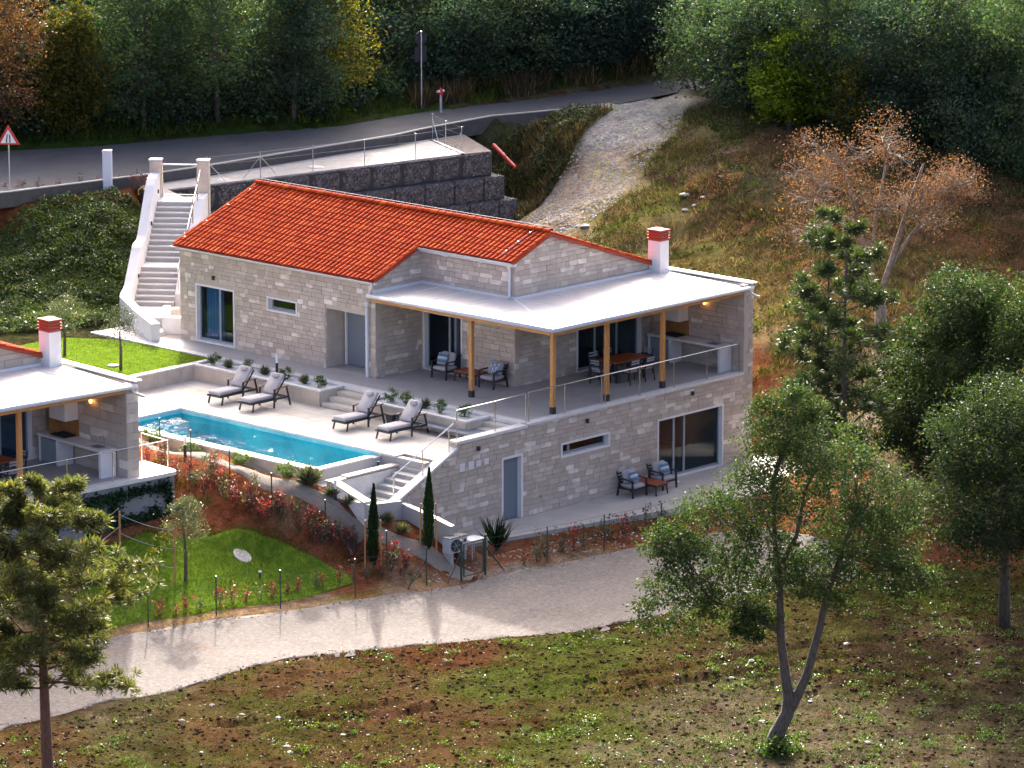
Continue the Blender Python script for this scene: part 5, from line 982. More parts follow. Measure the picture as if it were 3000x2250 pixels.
def lounger():
    t = thing('sun_lounger', 'x', 'sun lounger')
    for s in (-1, 1):
        MB().bar((.0, s*.31, .30), (1.72, s*.31, .30), .045, .07).build('side_rail', m_black, t)
        MB().bar((.12, s*.31, .29), (.04, s*.33, 0), .04, .05).build('leg', m_black, t)
        MB().bar((1.05, s*.36, .66), (1.03, s*.36, 0), .045, .055).build('leg', m_black, t)
        MB().bar((1.62, s*.36, .70), (1.80, s*.36, 0), .045, .055).build('leg', m_black, t)
        MB().bar((1.0, s*.36, .655), (1.74, s*.36, .70), .05, .028).build('armrest', mat('dark_teak', (.10, .045, .022), .5), t)
        MB().bar((1.15, s*.29, .38), (1.66, s*.29, .98), .03, .045).build('back_rail', m_black, t)
    f = MB(); f.bar((0, -.33, .30), (0, .33, .30), .045, .07, up=(0, 0, 1)); f.bar((1.72, -.33, .30), (1.72, .33, .30), .045, .06)
    for k in range(9): f.bar((.12+k*.12, -.3, .325), (.12+k*.12, .3, .325), .07, .015)
    f.bar((1.4, -.33, .35), (1.5, .33, .35), .03, .03); f.build('slat_frame', m_black, t)
    cushion(-.02, 1.18, -.30, .30, .335, .455).build('seat_cushion', m_cush, t, smooth=True)
    M = Matrix.Translation((1.13, 0, .43)) @ Matrix.Rotation(-R(50), 4, 'Y')
    rot(cushion(0, .82, -.30, .30, 0, .11), M).build('back_cushion', m_cush, t, smooth=True)
    rot(cushion(.60, .78, -.17, .17, .10, .19, .05), M).build('head_pillow', m_cush, t, smooth=True)
    return t
lg = lounger()
LAB = ['leftmost sun lounger by the pool, farthest from the side steps', 'second sun lounger from the left, in front of the black garden light', 'third sun lounger from the left, beside the terrace steps', 'rightmost sun lounger, nearest the sloping handrail']
for i, (px, py, a) in enumerate(((-3.42, 11.62, 2), (-3.46, 10.03, 0), (-3.28, 5.62, 0), (-3.28, 3.57, -1))):
    o = lg if i == 0 else copy_tree(lg); o.location = (px, py, ZD); o.rotation_euler = (0, 0, R(a)); tag(o, LAB[i], 'sun lounger', 'sun loungers by the pool')
t = thing('side_table', 'small black pedestal side table between the two right loungers', 'table', (-1.62, 4.75, ZD))
MB().rbox(-.22, .22, -.22, .22, .42, .46, .01).build('table_top', m_black, t)
MB().hexa([(-.1, -.12, .0), (.1, -.12, 0), (.1, .12, 0), (-.1, .12, 0)], [(-.17, -.17, .42), (.17, -.17, .42), (.17, .17, .42), (-.17, .17, .42)]).build('pedestal', m_black, t)
def armchair():
    t = thing('armchair', 'x', 'armchair')
    for s in (-1, 1):
        MB().bar((-.33, s*.35, .60), (-.35, s*.35, 0), .05, .06).build('leg', m_black, t)
        MB().bar((.25, s*.35, .62), (.36, s*.35, 0), .05, .06).build('leg', m_black, t)
        MB().bar((-.37, s*.35, .60), (.33, s*.35, .63), .06, .035).build('armrest', m_black, t)
        MB().bar((-.33, s*.33, .28), (.30, s*.33, .28), .04, .06).build('side_rail', m_black, t)
    MB().bar((-.33, -.35, .28), (-.33, .35, .28), .04, .06).build('front_rail', m_black, t)
    f = MB(); f.bar((.28, -.35, .28), (.28, .35, .28), .04, .06)
    for k in range(5): f.bar((.28+k*.035, -.32, .34+k*.1), (.28+k*.035, .32, .34+k*.1), .02, .05)
    for s in (-1, 1): f.bar((.26, s*.30, .28), (.44, s*.30, .82), .03, .04)
    f.build('back_frame', m_black, t)
    cushion(-.36, .26, -.31, .31, .31, .44).build('seat_cushion', m_cush, t, smooth=True)
    rot(cushion(0, .46, -.31, .31, 0, .14), Matrix.Translation((.13, 0, .43)) @ Matrix.Rotation(-R(72), 4, 'Y')).build('back_cushion', m_cush, t, smooth=True)
    return t
def pillow(label, loc, rz, tilt, patch=False):
    t = thing('pillow', label, 'pillow', loc, rz, 'blue scatter pillows')
    M = Matrix.Rotation(-R(tilt), 4, 'Y')
    mb = MB(); n = 8; vs = []; fs = []
    for sgn in (1, -1):
        o = len(vs)
        for i in range(n+1):
            for j in range(n+1):
                a, b = i/n*2-1, j/n*2-1; th = .075*((1-a**4)*(1-b**4))**.6; vs.append(tuple(M @ Vector((a*.21*(1-.06*b*b)+.2, b*.21*(1-.06*a*a), sgn*th))))
        for i in range(n):
            for j in range(n):
                q = [o+i*(n+1)+j, o+(i+1)*(n+1)+j, o+(i+1)*(n+1)+j+1, o+i*(n+1)+j+1]; fs.append(tuple(q if sgn > 0 else q[::-1]))
    me = MB().add(vs, fs).mesh('pillow_cover', m_pillow, True); me.materials.append(m_pstripe); me.materials.append(mat('pale_blue_stripe', (.28, .36, .45), .95))
    for p in me.polygons:
        i = (p.index % (n*n))//n
        if patch: p.material_index = (0, 2, 1, 0, 2, 1, 0, 2)[(i*3+p.index) % 8]
        else: p.material_index = (2, 0, 0, 2, 1, 0, 0, 2)[i]
    o = bpy.data.objects.new('pillow_cover', me); link(o, t); return t
ac = armchair()
AC = [((3.30, 6.99, 0), 0, 'armchair under the canopy nearest the glass door'), ((3.30, 4.72, 0), 0, 'armchair under the canopy in front of the house corner'), ((4.55, -.62, -3.17), 90, 'left armchair on the lower patio against the stone wall'), ((6.10, -.62, -3.17), 90, 'right armchair on the lower patio beside the sliding glass door')]
for i, (p, a, l) in enumerate(AC):
    o = ac if i == 0 else copy_tree(ac); o.location = p; o.rotation_euler = (0, 0, R(a)); tag(o, l, 'armchair', 'black framed armchairs with grey cushions')
pillow('blue striped pillow on the armchair nearest the glass door', (3.16, 7.08, .50), R(8), 68); pillow('blue and white patterned pillow on the armchair at the house corner', (3.24, 4.66, .50), R(-6), 68, True)
pillow('blue striped pillow on the left armchair of the lower patio', (4.56, -.78, -2.67), R(94), 66); pillow('blue striped pillow on the right armchair of the lower patio', (6.14, -.78, -2.67), R(86), 66)
def coffee(label, loc, rz):
    t = thing('coffee_table', label, 'table', loc, rz)
    for k in range(6): MB().box(-.54+k*.18+.003, -.36+k*.18-.003, -.32, .32, .36, .40).build('plank', m_teak, t)
    f = MB(); f.box(-.52, .52, -.30, -.26, .30, .36); f.box(-.52, .52, .26, .30, .30, .36); f.box(-.52, -.48, -.26, .26, .30, .36); f.box(.48, .52, -.26, .26, .30, .36); f.build('table_frame', m_black, t)
    for a in (-1, 1):
        for b in (-1, 1): MB().bar((a*.48, b*.27, .30), (a*.52, b*.30, 0), .05, .05).build('leg', m_black, t)
coffee('low red-brown wooden coffee table between the armchairs under the canopy', (3.38, 5.85, 0), R(90)); coffee('low red-brown wooden coffee table between the armchairs on the lower patio', (5.30, -.80, -3.17), R(90))
def dchair():
    t = thing('dining_chair', 'x', 'chair')
    for s in (-1, 1):
        MB().bar((.22, s*.23, .44), (.25, s*.24, 0), .035, .035).build('leg', m_black, t); MB().bar((-.22, s*.23, .46), (-.28, s*.24, 0), .035, .035).build('leg', m_black, t)
        MB().bar((-.22, s*.23, .42), (-.31, s*.23, .88), .035, .04).build('back_post', m_black, t); MB().bar((-.26, s*.25, .65), (.20, s*.25, .65), .04, .025).build('armrest', m_black, t); MB().bar((.19, s*.25, .65), (.21, s*.24, .42), .03, .03).build('arm_support', m_black, t)
    f = MB(); f.box(-.24, .24, -.24, .24, .40, .43); f.build('seat_frame', m_black, t)
    for k in range(4): MB().bar((-.245-k*.018, -.22, .55+k*.095), (-.245-k*.018, .22, .55+k*.095), .02, .055).build('back_slat', mat('grey_slat', (.30, .30, .32), .7) if k != 1 else m_black, t)
    cushion(-.23, .23, -.22, .22, .43, .48, .02).build('seat_pad', m_cush, t, smooth=True)
    return t
dc = dchair(); first = [True]
def dine(T, rz, pl, labs, tlab):
    t = thing('dining_table', tlab, 'table', T(7.4, 2.40), rz)
    for k in range(8): MB().box(-.82+k*.205+.002, -.82+(k+1)*.205-.002, -.46, .46, .70, .74).build('plank', m_teak, t)
    f = MB(); f.box(-.76, .76, -.42, -.36, .62, .70); f.box(-.76, .76, .36, .42, .62, .70); f.build('table_frame', m_black, t)
    for a in (-1, 1):
        for b in (-1, 1): MB().box(a*.74-.04, a*.74+.04, b*.38-.04, b*.38+.04, 0, .70).build('leg', m_black, t)
    for (x, y, a), l in zip(pl, labs):
        o = dc if first[0] else copy_tree(dc); first[0] = False; o.location = T(x, y); o.rotation_euler = (0, 0, rz+R(a)); tag(o, l, 'chair', 'black dining chairs under the canopies')
dine(lambda x, y: (x, y, 0.005), 0, [(6.95, 1.68, 90), (7.72, 1.66, 90), (6.30, 2.42, 0), (7.0, 3.12, -90), (7.75, 3.14, -90), (8.52, 2.45, 180)],
     ['dining chair on the railing side of the table, left one', 'dining chair on the railing side of the table, right one', 'dining chair at the left end of the table nearest the corner post', 'left dining chair on the glass door side of the table', 'right dining chair on the glass door side of the table', 'dining chair at the kitchen end of the dining table'],
     'red-brown wooden dining table on the villa terrace behind the railing')
_c5, _s5 = math.cos(R(-4.86)), math.sin(R(-4.86))
NT_ = lambda x, y: (x*_c5-y*_s5-24.36, x*_s5+y*_c5+6.0, -.37+.012)
dine(NT_, R(-4.86), [(7.72, 1.66, 90), (8.52, 2.45, 180), (6.95, 1.68, 90)], ['dining chair by the railing at the left photo edge, right one', 'dining chair by the post of the villa at the left edge', 'dining chair by the railing at the left photo edge, left one'], 'wooden dining table on the terrace of the villa at the left edge')

# ------------------------------------------------------------------ garden and street furniture
hp = thing('heat_pump', 'white outdoor heat pump with dark round fan behind the low grey wall', 'heat pump', (-6.02, -2.42, -2.86)); hp.scale = (.85, .85, .75)
MB().rbox(-.48, .48, -.2, .2, .08, .74, .02).build('casing', mat('pump_casing', (.42, .44, .47), .5), hp); MB().box(-.49, .49, -.21, .21, .74, .765).build('lid', mat('dark_grey_lid', (.035, .037, .043), .7), hp)
fan = MB(); fan.lathe([(.25, 0), (.27, .015), (.27, .03)], 24); fan.v = [(a-.16, -.2-c, b+.40) for a, b, c in fan.v]; fan.build('fan_grille', m_black, hp)
for k in range(3): MB().obox((-.16, -.236, .40), (.44, .006, .03), Matrix.Rotation(R(60*k), 4, 'Y')).build('fan_blade', m_framegrey, hp)
MB().box(.28, .40, -.215, -.2, .48, .60).build('badge_panel', m_black, hp)
for s in (-.35, .35): MB().box(s-.05, s+.05, -.22, .22, -.5, .08).build('foot', m_grey, hp)
cab = thing('service_crate', 'small white metal cage with brown post beside the heat pump', 'cage', (-5.2, -2.45, -3.25)); g = MB()
for a in (-.3, .3):
    for b in (-.25, .25): g.bar((a, b, 0), (a, b, .72), .03, .03)
g.box(-.32, .32, -.27, .27, .70, .74); g.build('cage_frame', mat('pump_casing', (.5, .5, .5)), cab); MB().box(.28, .36, -.3, -.22, -.2, .66).build('corner_post', m_stake, cab)
def fence(label, pts, h, wires, name='garden_fence', closed=(), r=.022):
    c = np.mean(np.array(pts), 0); t = thing(name, label, 'fence', tuple(c))
    q = [Vector(p)-Vector(c) for p in pts]
    for p in q: MB().tube([p-Vector((0, 0, .3)), p+Vector((0, 0, h))], r, 6).build('fence_post', m_green, t)
    for a, b in zip(q, q[1:]):
        for k in range(wires):
            hh = h*(.12+.86*k/(wires-1)); MB().tube([a+Vector((0, 0, hh)), (a+b)/2+Vector((0, 0, hh-.015)), b+Vector((0, 0, hh))], .0045, 4).build('wire', m_green, t)
    return t, c
FP = [(p[0], p[1], float(ground_z([p[0]], [p[1]])[0])) for p in fence_posts]
t, c = fence('green wire fence between the gravel road and the lower lawn', FP[6:], 1.25, 7)
for s in (0,): MB().tube([Vector(FP[6])-Vector(c)+Vector((0, 0, .9)), Vector(FP[6])-Vector(c)+Vector((-.75, .1, .0))], .02, 6).build('brace', m_green, t)
t2, c2 = fence('green wire fence between the gravel road and the lower patio', FP[:5], 1.2, 5)
MB().tube([Vector(FP[4])-Vector(c2)+Vector((0, 0, .9)), Vector(FP[4])-Vector(c2)+Vector((.75, -.1, .0))], .016, 6).build('brace', m_green, t2)
SPp = [(p[0], p[1], float(ground_z([p[0]], [p[1]])[0])) for p in ((-9.05, 8.2), (-9.5, 6.2), (-9.55, 4.3), (-9.4, 2.5), (-8.95, .5), (-8.3, -1.6))]
fence('thin green wire fence on the red soil slope along the gravel path', SPp, 1.15, 3)
ga_, gb2 = Vector(FP[5]), Vector(FP[4]); gc = (ga_+gb2)/2; gtt = thing('garden_gate', 'small dark green metal garden gate on the gravel road', 'gate', gc)
for p in (ga_, gb2):
    q = p-gc; MB().tube([q-Vector((0, 0, .3)), q+Vector((0, 0, 1.3))], .04, 8).build('gate_post', m_green, gtt); MB().lathe([(.045, 0), (.045, .03), (.02, .05)], 8, q+Vector((0, 0, 1.3))).build('post_cap', m_pebble, gtt)
d = (gb2-ga_); dl = d.normalized(); a = ga_-gc+dl*.1; b = gb2-gc-dl*.08
g = MB()
for p in (a, b): g.tube([p+Vector((0, 0, .12)), p+Vector((0, 0, 1.18))], .025, 6)
g.tube([a+Vector((0, 0, 1.18)), b+Vector((0, 0, 1.18))], .025, 6); g.tube([a+Vector((0, 0, .12)), b+Vector((0, 0, .12))], .025, 6); g.build('gate_frame', m_green, gtt)
g = MB()
for k in range(1, 12): g.tube([a+(b-a)*k/12+Vector((0, 0, .12)), a+(b-a)*k/12+Vector((0, 0, 1.18))], .004, 4)
for k in range(1, 10): g.tube([a+Vector((0, 0, .12+k*.106)), b+Vector((0, 0, .12+k*.106))], .004, 4)
g.build('gate_mesh', m_green, gtt)
for (p, s) in ((ga_, -1), (gb2, 1)): MB().tube([p-gc+Vector((0, 0, .95)), p-gc+dl*s*.65+Vector((0, -.1, .0))], .016, 6).build('brace', m_green, gtt)
def bollard(label, loc, h=.75, group=None):
    t = thing('garden_light', label, 'garden light', loc, 0, group)
    MB().lathe([(.05, 0), (.05, h*.6)], 12).build('lamp_base', m_black, t); MB().lathe([(.048, h*.6), (.048, h*.94), (.05, h*.95), (.035, h)], 12).build('lamp_head', mat('frosted_glass', (.7, .7, .7), .4), t)
bollard('garden light standing in the left planter behind the second lounger', (-.3, 11.75, -.09), .8); bz = lambda x, y: float(ground_z([x], [y])[0])
bollard('garden light beside the gravel path by the pool rim', (-9.3, 6.7, bz(-9.3, 6.7)), .75); bollard('garden light beside the parapet at the foot of the side steps', (-7.95, 1.05, bz(-7.95, 1.05)), .75)
gz0 = lambda x, y: float(HH([x], [y])[0])
# street
sg = thing('triangle_sign', 'triangular red-bordered road sign on a pole at the left edge', 'road sign', (4.75, 31.99, 3.0), R(-47))
MB().tube([(0, 0, -.3), (0, 0, 2.55)], .03, 8).build('sign_pole', m_galv, sg)
def tri(s, y, m, nm, up=0): MB().prismA([(-.45*s, y, -.26*s+up), (.45*s, y, -.26*s+up), (0, y, .52*s+up)], (0, .012, 0)).build(nm, m, sg)
tri(1.0, -.05, m_red, 'sign_border', 2.55); tri(.68, -.06, mat('sign_white', (.75, .75, .75), .5), 'sign_face', 2.53)
g = MB(); g.prismA([(-.09, -.072, 2.37), (-.045, -.072, 2.37), (-.045, -.072, 2.5), (-.02, -.072, 2.58), (-.02, -.072, 2.70), (-.06, -.072, 2.70), (-.06, -.072, 2.6), (-.09, -.072, 2.5)], (0, .008, 0)); g.prismA([(.04, -.072, 2.37), (.085, -.072, 2.37), (.085, -.072, 2.6), (.06, -.072, 2.7), (.03, -.072, 2.7), (.04, -.072, 2.6)], (0, .008, 0)); g.build('sign_symbol', m_black, sg)
cb = thing('meter_cabinet', 'white slim utility cabinet standing at the roadside by the bank', 'cabinet', (8.96, 31.02, 3.0), R(40)); MB().rbox(-.20, .20, -.17, .17, -.1, 1.62, .02).build('cabinet_body', mat('cabinet_white', (.62, .66, .72), .5), cb); MB().box(-.22, .22, -.19, .19, 1.62, 1.68).build('cabinet_roof', m_white, cb, bevel=.02); MB().box(-.15, .15, -.176, -.17, .15, 1.5).build('cabinet_door', MATS['cabinet_white'], cb)
ts = thing('tall_sign', 'tall pole with the dark backs of a round and a square road sign', 'road sign', (29.88, 34.17, 3.5), R(-15)); MB().tube([(0, 0, -.3), (0, 0, 3.55)], .035, 8).build('sign_pole', m_galv, ts)
g = MB(); g.lathe([(.30, 0), (.30, .012)], 24); g.v = [(a, .05+c, b+3.22) for a, b, c in g.v]; g.build('round_sign', m_black, ts); MB().rbox(-.30, .30, .05, .062, 2.2, 2.88, .03).build('square_sign', m_black, ts)
hy = thing('hydrant', 'grey standpipe with red and white hydrant head across the road', 'hydrant', (30.2, 33.32, 3.55)); MB().lathe([(.09, 0), (.075, .05), (.07, .75)], 12).build('standpipe', m_galv, hy)
h2 = MB().lathe([(.08, .75), (.10, .80), (.09, .98), (.04, 1.06)], 12).build('hydrant_head', m_red, hy); g = MB(); g.tube([(-.2, 0, .92), (.2, 0, .92)], .055, 8); g.build('outlet', m_white, h2)
pr = thing('red_pipe', 'bright red plastic pipe lying on the bank beside the gabion wall', 'pipe', (27.4, 26.9, 2.9)); a = Vector((27.59, 27.71, 3.05))-Vector((27.4, 26.9, 2.9)); b = Vector((27.17, 26.06, 2.35))-Vector((27.4, 26.9, 2.9))
MB().tube([a, a+(b-a)*.55], .085, 8).build('pipe_length', m_red, pr); MB().tube([a+(b-a)*.52, b], .07, 8).build('pipe_end', m_red, pr)
def hoselines():
    pass
yp = thing('yellow_conduit', 'yellow plastic conduit loop sticking out of the red soil by the stairs', 'conduit', (10.0, 29.9, 3.0)); MB().tube([(-.25, .2, -.1), (-.25, .2, .12), (-.1, .1, .2), (.2, -.1, .16), (.35, -.2, .0)], .03, 6).build('conduit_pipe', m_yellow, yp)
cd = thing('cable_conduits', 'orange conduits standing behind the roof verge near the gabion wall', 'conduit', (13.2, 27.2, 0)); 
for k in range(3): MB().tube([(k*.2, -.1*k, -.5), (k*.2, -.1*k, 2.25+.15*(k == 1))], .03, 6).build('conduit_pipe', m_yellow, cd)
mh = MB().lathe([(.29, -.1), (.29, -.01), (.27, .0)], 24)
_dx = (gz0(-10.9, 1.77)-gz0(-11.9, 1.77)); _dy = (gz0(-11.4, 2.27)-gz0(-11.4, 1.27)); mh.v = [(a, b, c+(a*_dx+b*_dy)*1.0) for a, b, c in mh.v]; tag(mh.build('manhole_cover', mat('concrete_lid', (.52, .48, .42), .9, col2=(.42, .39, .34), nscale=5), loc=(-11.4, 1.77, float(HH([-11.4], [1.77])[0])+.06)), 'round pale concrete manhole cover in the lower lawn', 'manhole')
mh = MB().lathe([(.2, 0), (.2, .05), (.17, .06)], 20); tag(mh.build('manhole_cover', MATS['concrete_lid'], loc=(-3.28, 17.0, -.04)), 'small pale lid in the upper lawn beside the olive tree', 'manhole')
tp = thing('irrigation_tap', 'small black and white tap standing in the lower lawn', 'tap', (-11.75, .6, float(HH([-11.75], [.6])[0]))); MB().tube([(0, 0, 0), (0, 0, .22)], .03, 8).build('tap_pipe', m_black, tp); MB().lathe([(.06, 0), (.06, .06)], 10, (0, 0, .2)).build('tap_head', m_pebble, tp)
g = thing('rope_barrier', 'three sagging white ropes strung between wooden stakes on the lower lawn', 'rope barrier', (-15.0, 2.6, -2.9))
sk = [(-14.45, 1.6), (-15.05, 3.5), (-16.6, 3.6)]; gz_ = lambda x, y: float(HH([x], [y])[0])
for i, (x, y) in enumerate(sk): MB().tube([(x+15, y-2.6, gz_(x, y)+2.9-.1), (x+15+.02, y-2.6, gz_(x, y)+2.9+1.95-.3*i)], .035, 7).build('stake', m_stake, g)
for h in (1.75, 1.15, .55):
    for (p, q) in zip(sk, sk[1:]):
        pts = []
        for k in range(9):
            u = k/8; x = p[0]+(q[0]-p[0])*u; y = p[1]+(q[1]-p[1])*u; pts.append((x+15, y-2.6, gz_(p[0], p[1])*(1-u)+gz_(q[0], q[1])*u+2.9+h-.09*4*u*(1-u)-.2*u))
        MB().tube(pts, .012, 5).build('rope', m_pebble, g)

# ------------------------------------------------------------------ vegetation
def leafquads(C, size, rs, aspect=.5, up=.35, dirs=None):
    n = len(C); size = np.broadcast_to(size, (n,))[:, None]
    nr = rs.randn(n, 3); nr /= np.linalg.norm(nr, axis=1)[:, None]; nr[:, 2] = np.abs(nr[:, 2])*(1-up)+up; nr /= np.linalg.norm(nr, axis=1)[:, None]
    t = dirs if dirs is not None else rs.randn(n, 3)
    if dirs is None: t = t-nr*(t*nr).sum(1)[:, None]
    else:
        nr = np.cross(t, rs.randn(n, 3))
    t = t/(np.linalg.norm(t, axis=1)[:, None]+1e-9); b = np.cross(nr, t); b /= (np.linalg.norm(b, axis=1)[:, None]+1e-9)
    fold = np.cross(t, b)*size*.10
    V = np.stack([C-t*size*.5, C+b*size*aspect*.5+fold, C+t*size*.5, C-b*size*aspect*.5+fold], 1).reshape(-1, 3)
    return V, np.arange(4*n).reshape(n, 4)
def clumps(blobs, per, rs, k=26, sig=.26, shell=.55):
    """leaf centres in clumps spread through ellipsoid blobs [(cx,cy,cz,rx,ry,rz)]"""
    out = []
    for b in blobs:
        c = np.array(b[:3]); r = np.array(b[3:6]); d = rs.randn(k, 3); d /= np.linalg.norm(d, axis=1)[:, None]
        rad = shell+(1-shell)*rs.rand(k)**.6; cc = d*rad[:, None]*r
        for q in cc:
            m = max(3, int(per/k*rs.uniform(.5, 1.5))); s = sig*rs.uniform(.6, 1.4)*r.mean()
            out.append(c+q+rs.randn(m, 3)*np.array([s, s, s*.7]))
    return np.concatenate(out)
L_OAK = leafmat('oak_leaf', [(0, (.016, .033, .014)), (.4, (.027, .050, .019)), (.75, (.042, .068, .024)), (.95, (.064, .09, .03)), (1, (.12, .08, .028))], .32, .6, .15, (1.2, 1.3, .62))
L_FOR = leafmat('forest_leaf', [(0, (.02, .048, .034)), (.5, (.036, .072, .046)), (.85, (.06, .096, .046)), (1, (.10, .125, .045))], .42, .6, .2)  # haze over the wood put into the leaf colour, lighter and bluer
L_TEAL = leafmat('bluish_leaf', [(0, (.018, .044, .038)), (.5, (.032, .064, .054)), (1, (.058, .095, .07))], .40, .6, .2)
L_YEL = leafmat('yellow_leaf', [(0, (.045, .07, .018)), (.55, (.095, .105, .02)), (.85, (.17, .15, .02)), (1, (.32, .22, .02))], .42, .6, .2)
L_LIME = leafmat('lime_leaf', [(0, (.06, .12, .01)), (.6, (.13, .21, .012)), (1, (.24, .30, .02))], .5)
L_BRN = leafmat('dry_brown_leaf', [(0, (.085, .05, .034)), (.5, (.14, .082, .052)), (.85, (.19, .115, .066)), (.97, (.23, .145, .066)), (1, (.42, .25, .03))], .3, .7, .2, (1.2, 1.0, .7))
L_RUST = leafmat('rusty_leaf', [(0, (.06, .04, .025)), (.5, (.11, .06, .035)), (1, (.30, .12, .04))], .35, .6, .3)
L_PINE = leafmat('pine_needle', [(0, (.05, .07, .022)), (.5, (.105, .12, .036)), (.9, (.18, .18, .05)), (1, (.25, .2, .07))], .4, .5, .35)
L_PINE2 = leafmat('dark_pine_needle', [(0, (.022, .042, .014)), (.5, (.04, .066, .02)), (1, (.08, .105, .03))], .3, .5, .35)
L_OLIVE = leafmat('olive_leaf', [(0, (.05, .065, .04)), (.6, (.10, .12, .075)), (1, (.19, .21, .14))], .25, .4, .5)
L_CYP = leafmat('cypress_leaf', [(0, (.008, .024, .009)), (.6, (.018, .042, .012)), (1, (.04, .07, .02))], .15, .6, .2)
L_BUSH = leafmat('garden_bush_leaf', [(0, (.03, .07, .01)), (.6, (.06, .12, .015)), (1, (.13, .2, .02))], .35)
L_CREEP = leafmat('creeper_leaf', [(0, (.022, .045, .012)), (.5, (.05, .085, .02)), (.85, (.09, .125, .03)), (.97, (.11, .13, .03)), (1, (.24, .17, .02))], .3, .35, .45)
L_GRASS = leafmat('lawn_blade', [(0, (.05, .105, .006)), (.5, (.085, .16, .008)), (.9, (.13, .205, .012)), (1, (.2, .21, .03))], .3, .5, .3)
L_DRY = leafmat('dry_grass', [(0, (.05, .037, .018)), (.4, (.09, .066, .028)), (.8, (.15, .11, .048)), (1, (.3, .24, .12))], .3, .6, .25, (1.1, 1.0, .7))
L_LIT = leafmat('field_litter', [(0, (.02, .013, .008)), (.5, (.038, .025, .014)), (.85, (.065, .045, .026)), (1, (.22, .18, .13))], .1, .9, .0, (1.1, 1.0, .8))
L_WEED = leafmat('field_weed', [(0, (.02, .042, .008)), (.5, (.04, .068, .012)), (.85, (.066, .09, .018)), (1, (.10, .085, .028))], .25, .7, .08)
L_RED = leafmat('red_shoot', [(0, (.05, .07, .02)), (.35, (.09, .05, .025)), (.6, (.26, .03, .025)), (.9, (.45, .045, .04)), (1, (.55, .3, .25))], .4, .4, .5, (1.2, .9, .9))
L_IVY = leafmat('ivy_leaf', [(0, (.008, .028, .014)), (.6, (.016, .05, .02)), (1, (.035, .08, .03))], .15, .4, .4)
L_GREYB = leafmat('grey_green_leaf', [(0, (.06, .075, .04)), (.6, (.11, .12, .065)), (1, (.2, .2, .12))], .3)

def limb_tubes(mb, p0, p1, r0, r1, rs, wob=.12, n=6, seg=7):
    p0 = np.array(p0, float); p1 = np.array(p1, float); L = np.linalg.norm(p1-p0); pts = []
    o = rs.randn(2, 3)*wob*L*.35
    for k in range(n+1):
        u = k/n; pts.append(p0+(p1-p0)*u+o[0]*math.sin(math.pi*u)+o[1]*math.sin(2*math.pi*u)*.5)
    mb.tube(pts, [r0+(r1-r0)*k/n for k in range(n+1)], seg); return pts
def broadleaf(name, label, cat, base, blobs, trunk, leaf, nleaf, size, seed, bark=None, group=None, k=26, sig=.26, aspect=.55, shell=.5, twig=10):
    """base: world point. blobs and trunk in local metres. trunk: list of polylines [(pts, r0, r1)]"""
    rs = np.random.RandomState(seed); t = thing(name, label, cat, base, 0, group)
    mb = MB(); ends = []
    for pts, r0, r1 in trunk:
        n = len(pts); mb.tube(pts, [r0+(r1-r0)*i/(n-1) for i in range(n)], 9); ends += [np.array(p) for p in pts[n//3:]]
    ends = np.array(ends)
    for b in blobs:
        c = np.array(b[:3]); i = np.argmin(np.linalg.norm(ends-(c-np.array([0, 0, b[5]*.6])), axis=1)); p = ends[i]
        pts = limb_tubes(mb, p, c, .016*np.linalg.norm(c-p)+.02, .015, rs)
        for _ in range(twig):
            d = rs.randn(3); d /= np.linalg.norm(d); s = pts[rs.randint(2, len(pts))]; limb_tubes(mb, s, c+d*np.array(b[3:6])*.85, .018, .005, rs, .2, 4, 4)
    mb.build('trunk', bark or m_bark, t, smooth=True)
    C = clumps(blobs, nleaf/len(blobs), rs, k, sig, shell)
    V, F = leafquads(C, size*rs.uniform(.6, 1.3, len(C)), rs, aspect)
    npobj('crown', V, F, leaf, t); return t
def rblobs(rs, n, cx, cy, z0, z1, R0, rb):
    out = []
    for i in range(n):
        u = (i+.5)/n; zz = z0+(z1-z0)*u; rr = R0*math.sqrt(max(.3, 1-abs(2*u-.85)**2.2))*.75; a = i*2.4+rs.rand()
        out.append((cx+rr*math.cos(a)*rs.uniform(.3, 1), cy+rr*math.sin(a)*rs.uniform(.3, 1), zz, rb*rs.uniform(.75, 1.25), rb*rs.uniform(.75, 1.25), rb*rs.uniform(.6, 1)))
    return out
CAMR = np.array([math.sin(_yaw), -math.cos(_yaw), 0])   # horizontal direction across the view: used to lay crowns out as surveyed
def X3(r, z, d=0): return (CAMR[0]*r-CAMR[1]*d, CAMR[1]*r+CAMR[0]*d, z)
# ---- foreground oak with two stems
rs = np.random.RandomState(21)
bl = []
for (r, z, d, a, b) in ((-2.7, 4.1, .3, 1.0, .75), (-2.0, 5.2, -.5, 1.0, .8), (-1.0, 4.4, .6, .95, .75), (-1.5, 6.4, .4, 1.05, .85), (-.3, 5.6, -.8, 1.0, .8), (-.7, 7.3, -.3, 1.0, .8), (.3, 8.1, .4, 1.0, .85), (.1, 9.3, 0, .95, .8), (1.0, 6.7, .7, 1.0, .85), (1.2, 8.9, -.5, 1.0, .8), (1.6, 5.2, -.4, .95, .75), (2.2, 7.8, .5, 1.1, .9), (2.3, 6.2, -.6, 1.0, .8), (3.1, 7.0, .2, 1.0, .75), (3.2, 5.9, .6, .9, .6), (.9, 4.9, 1.0, .8, .6), (.5, 9.9, .2, .7, .6), (-2.9, 5.9, .1, .7, .5), (3.6, 4.9, .3, .8, .4), (-.5, 3.7, .2, .6, .45)):
    bl.append((*X3(r, z, d), a*1.2, a*1.2, b*1.15))
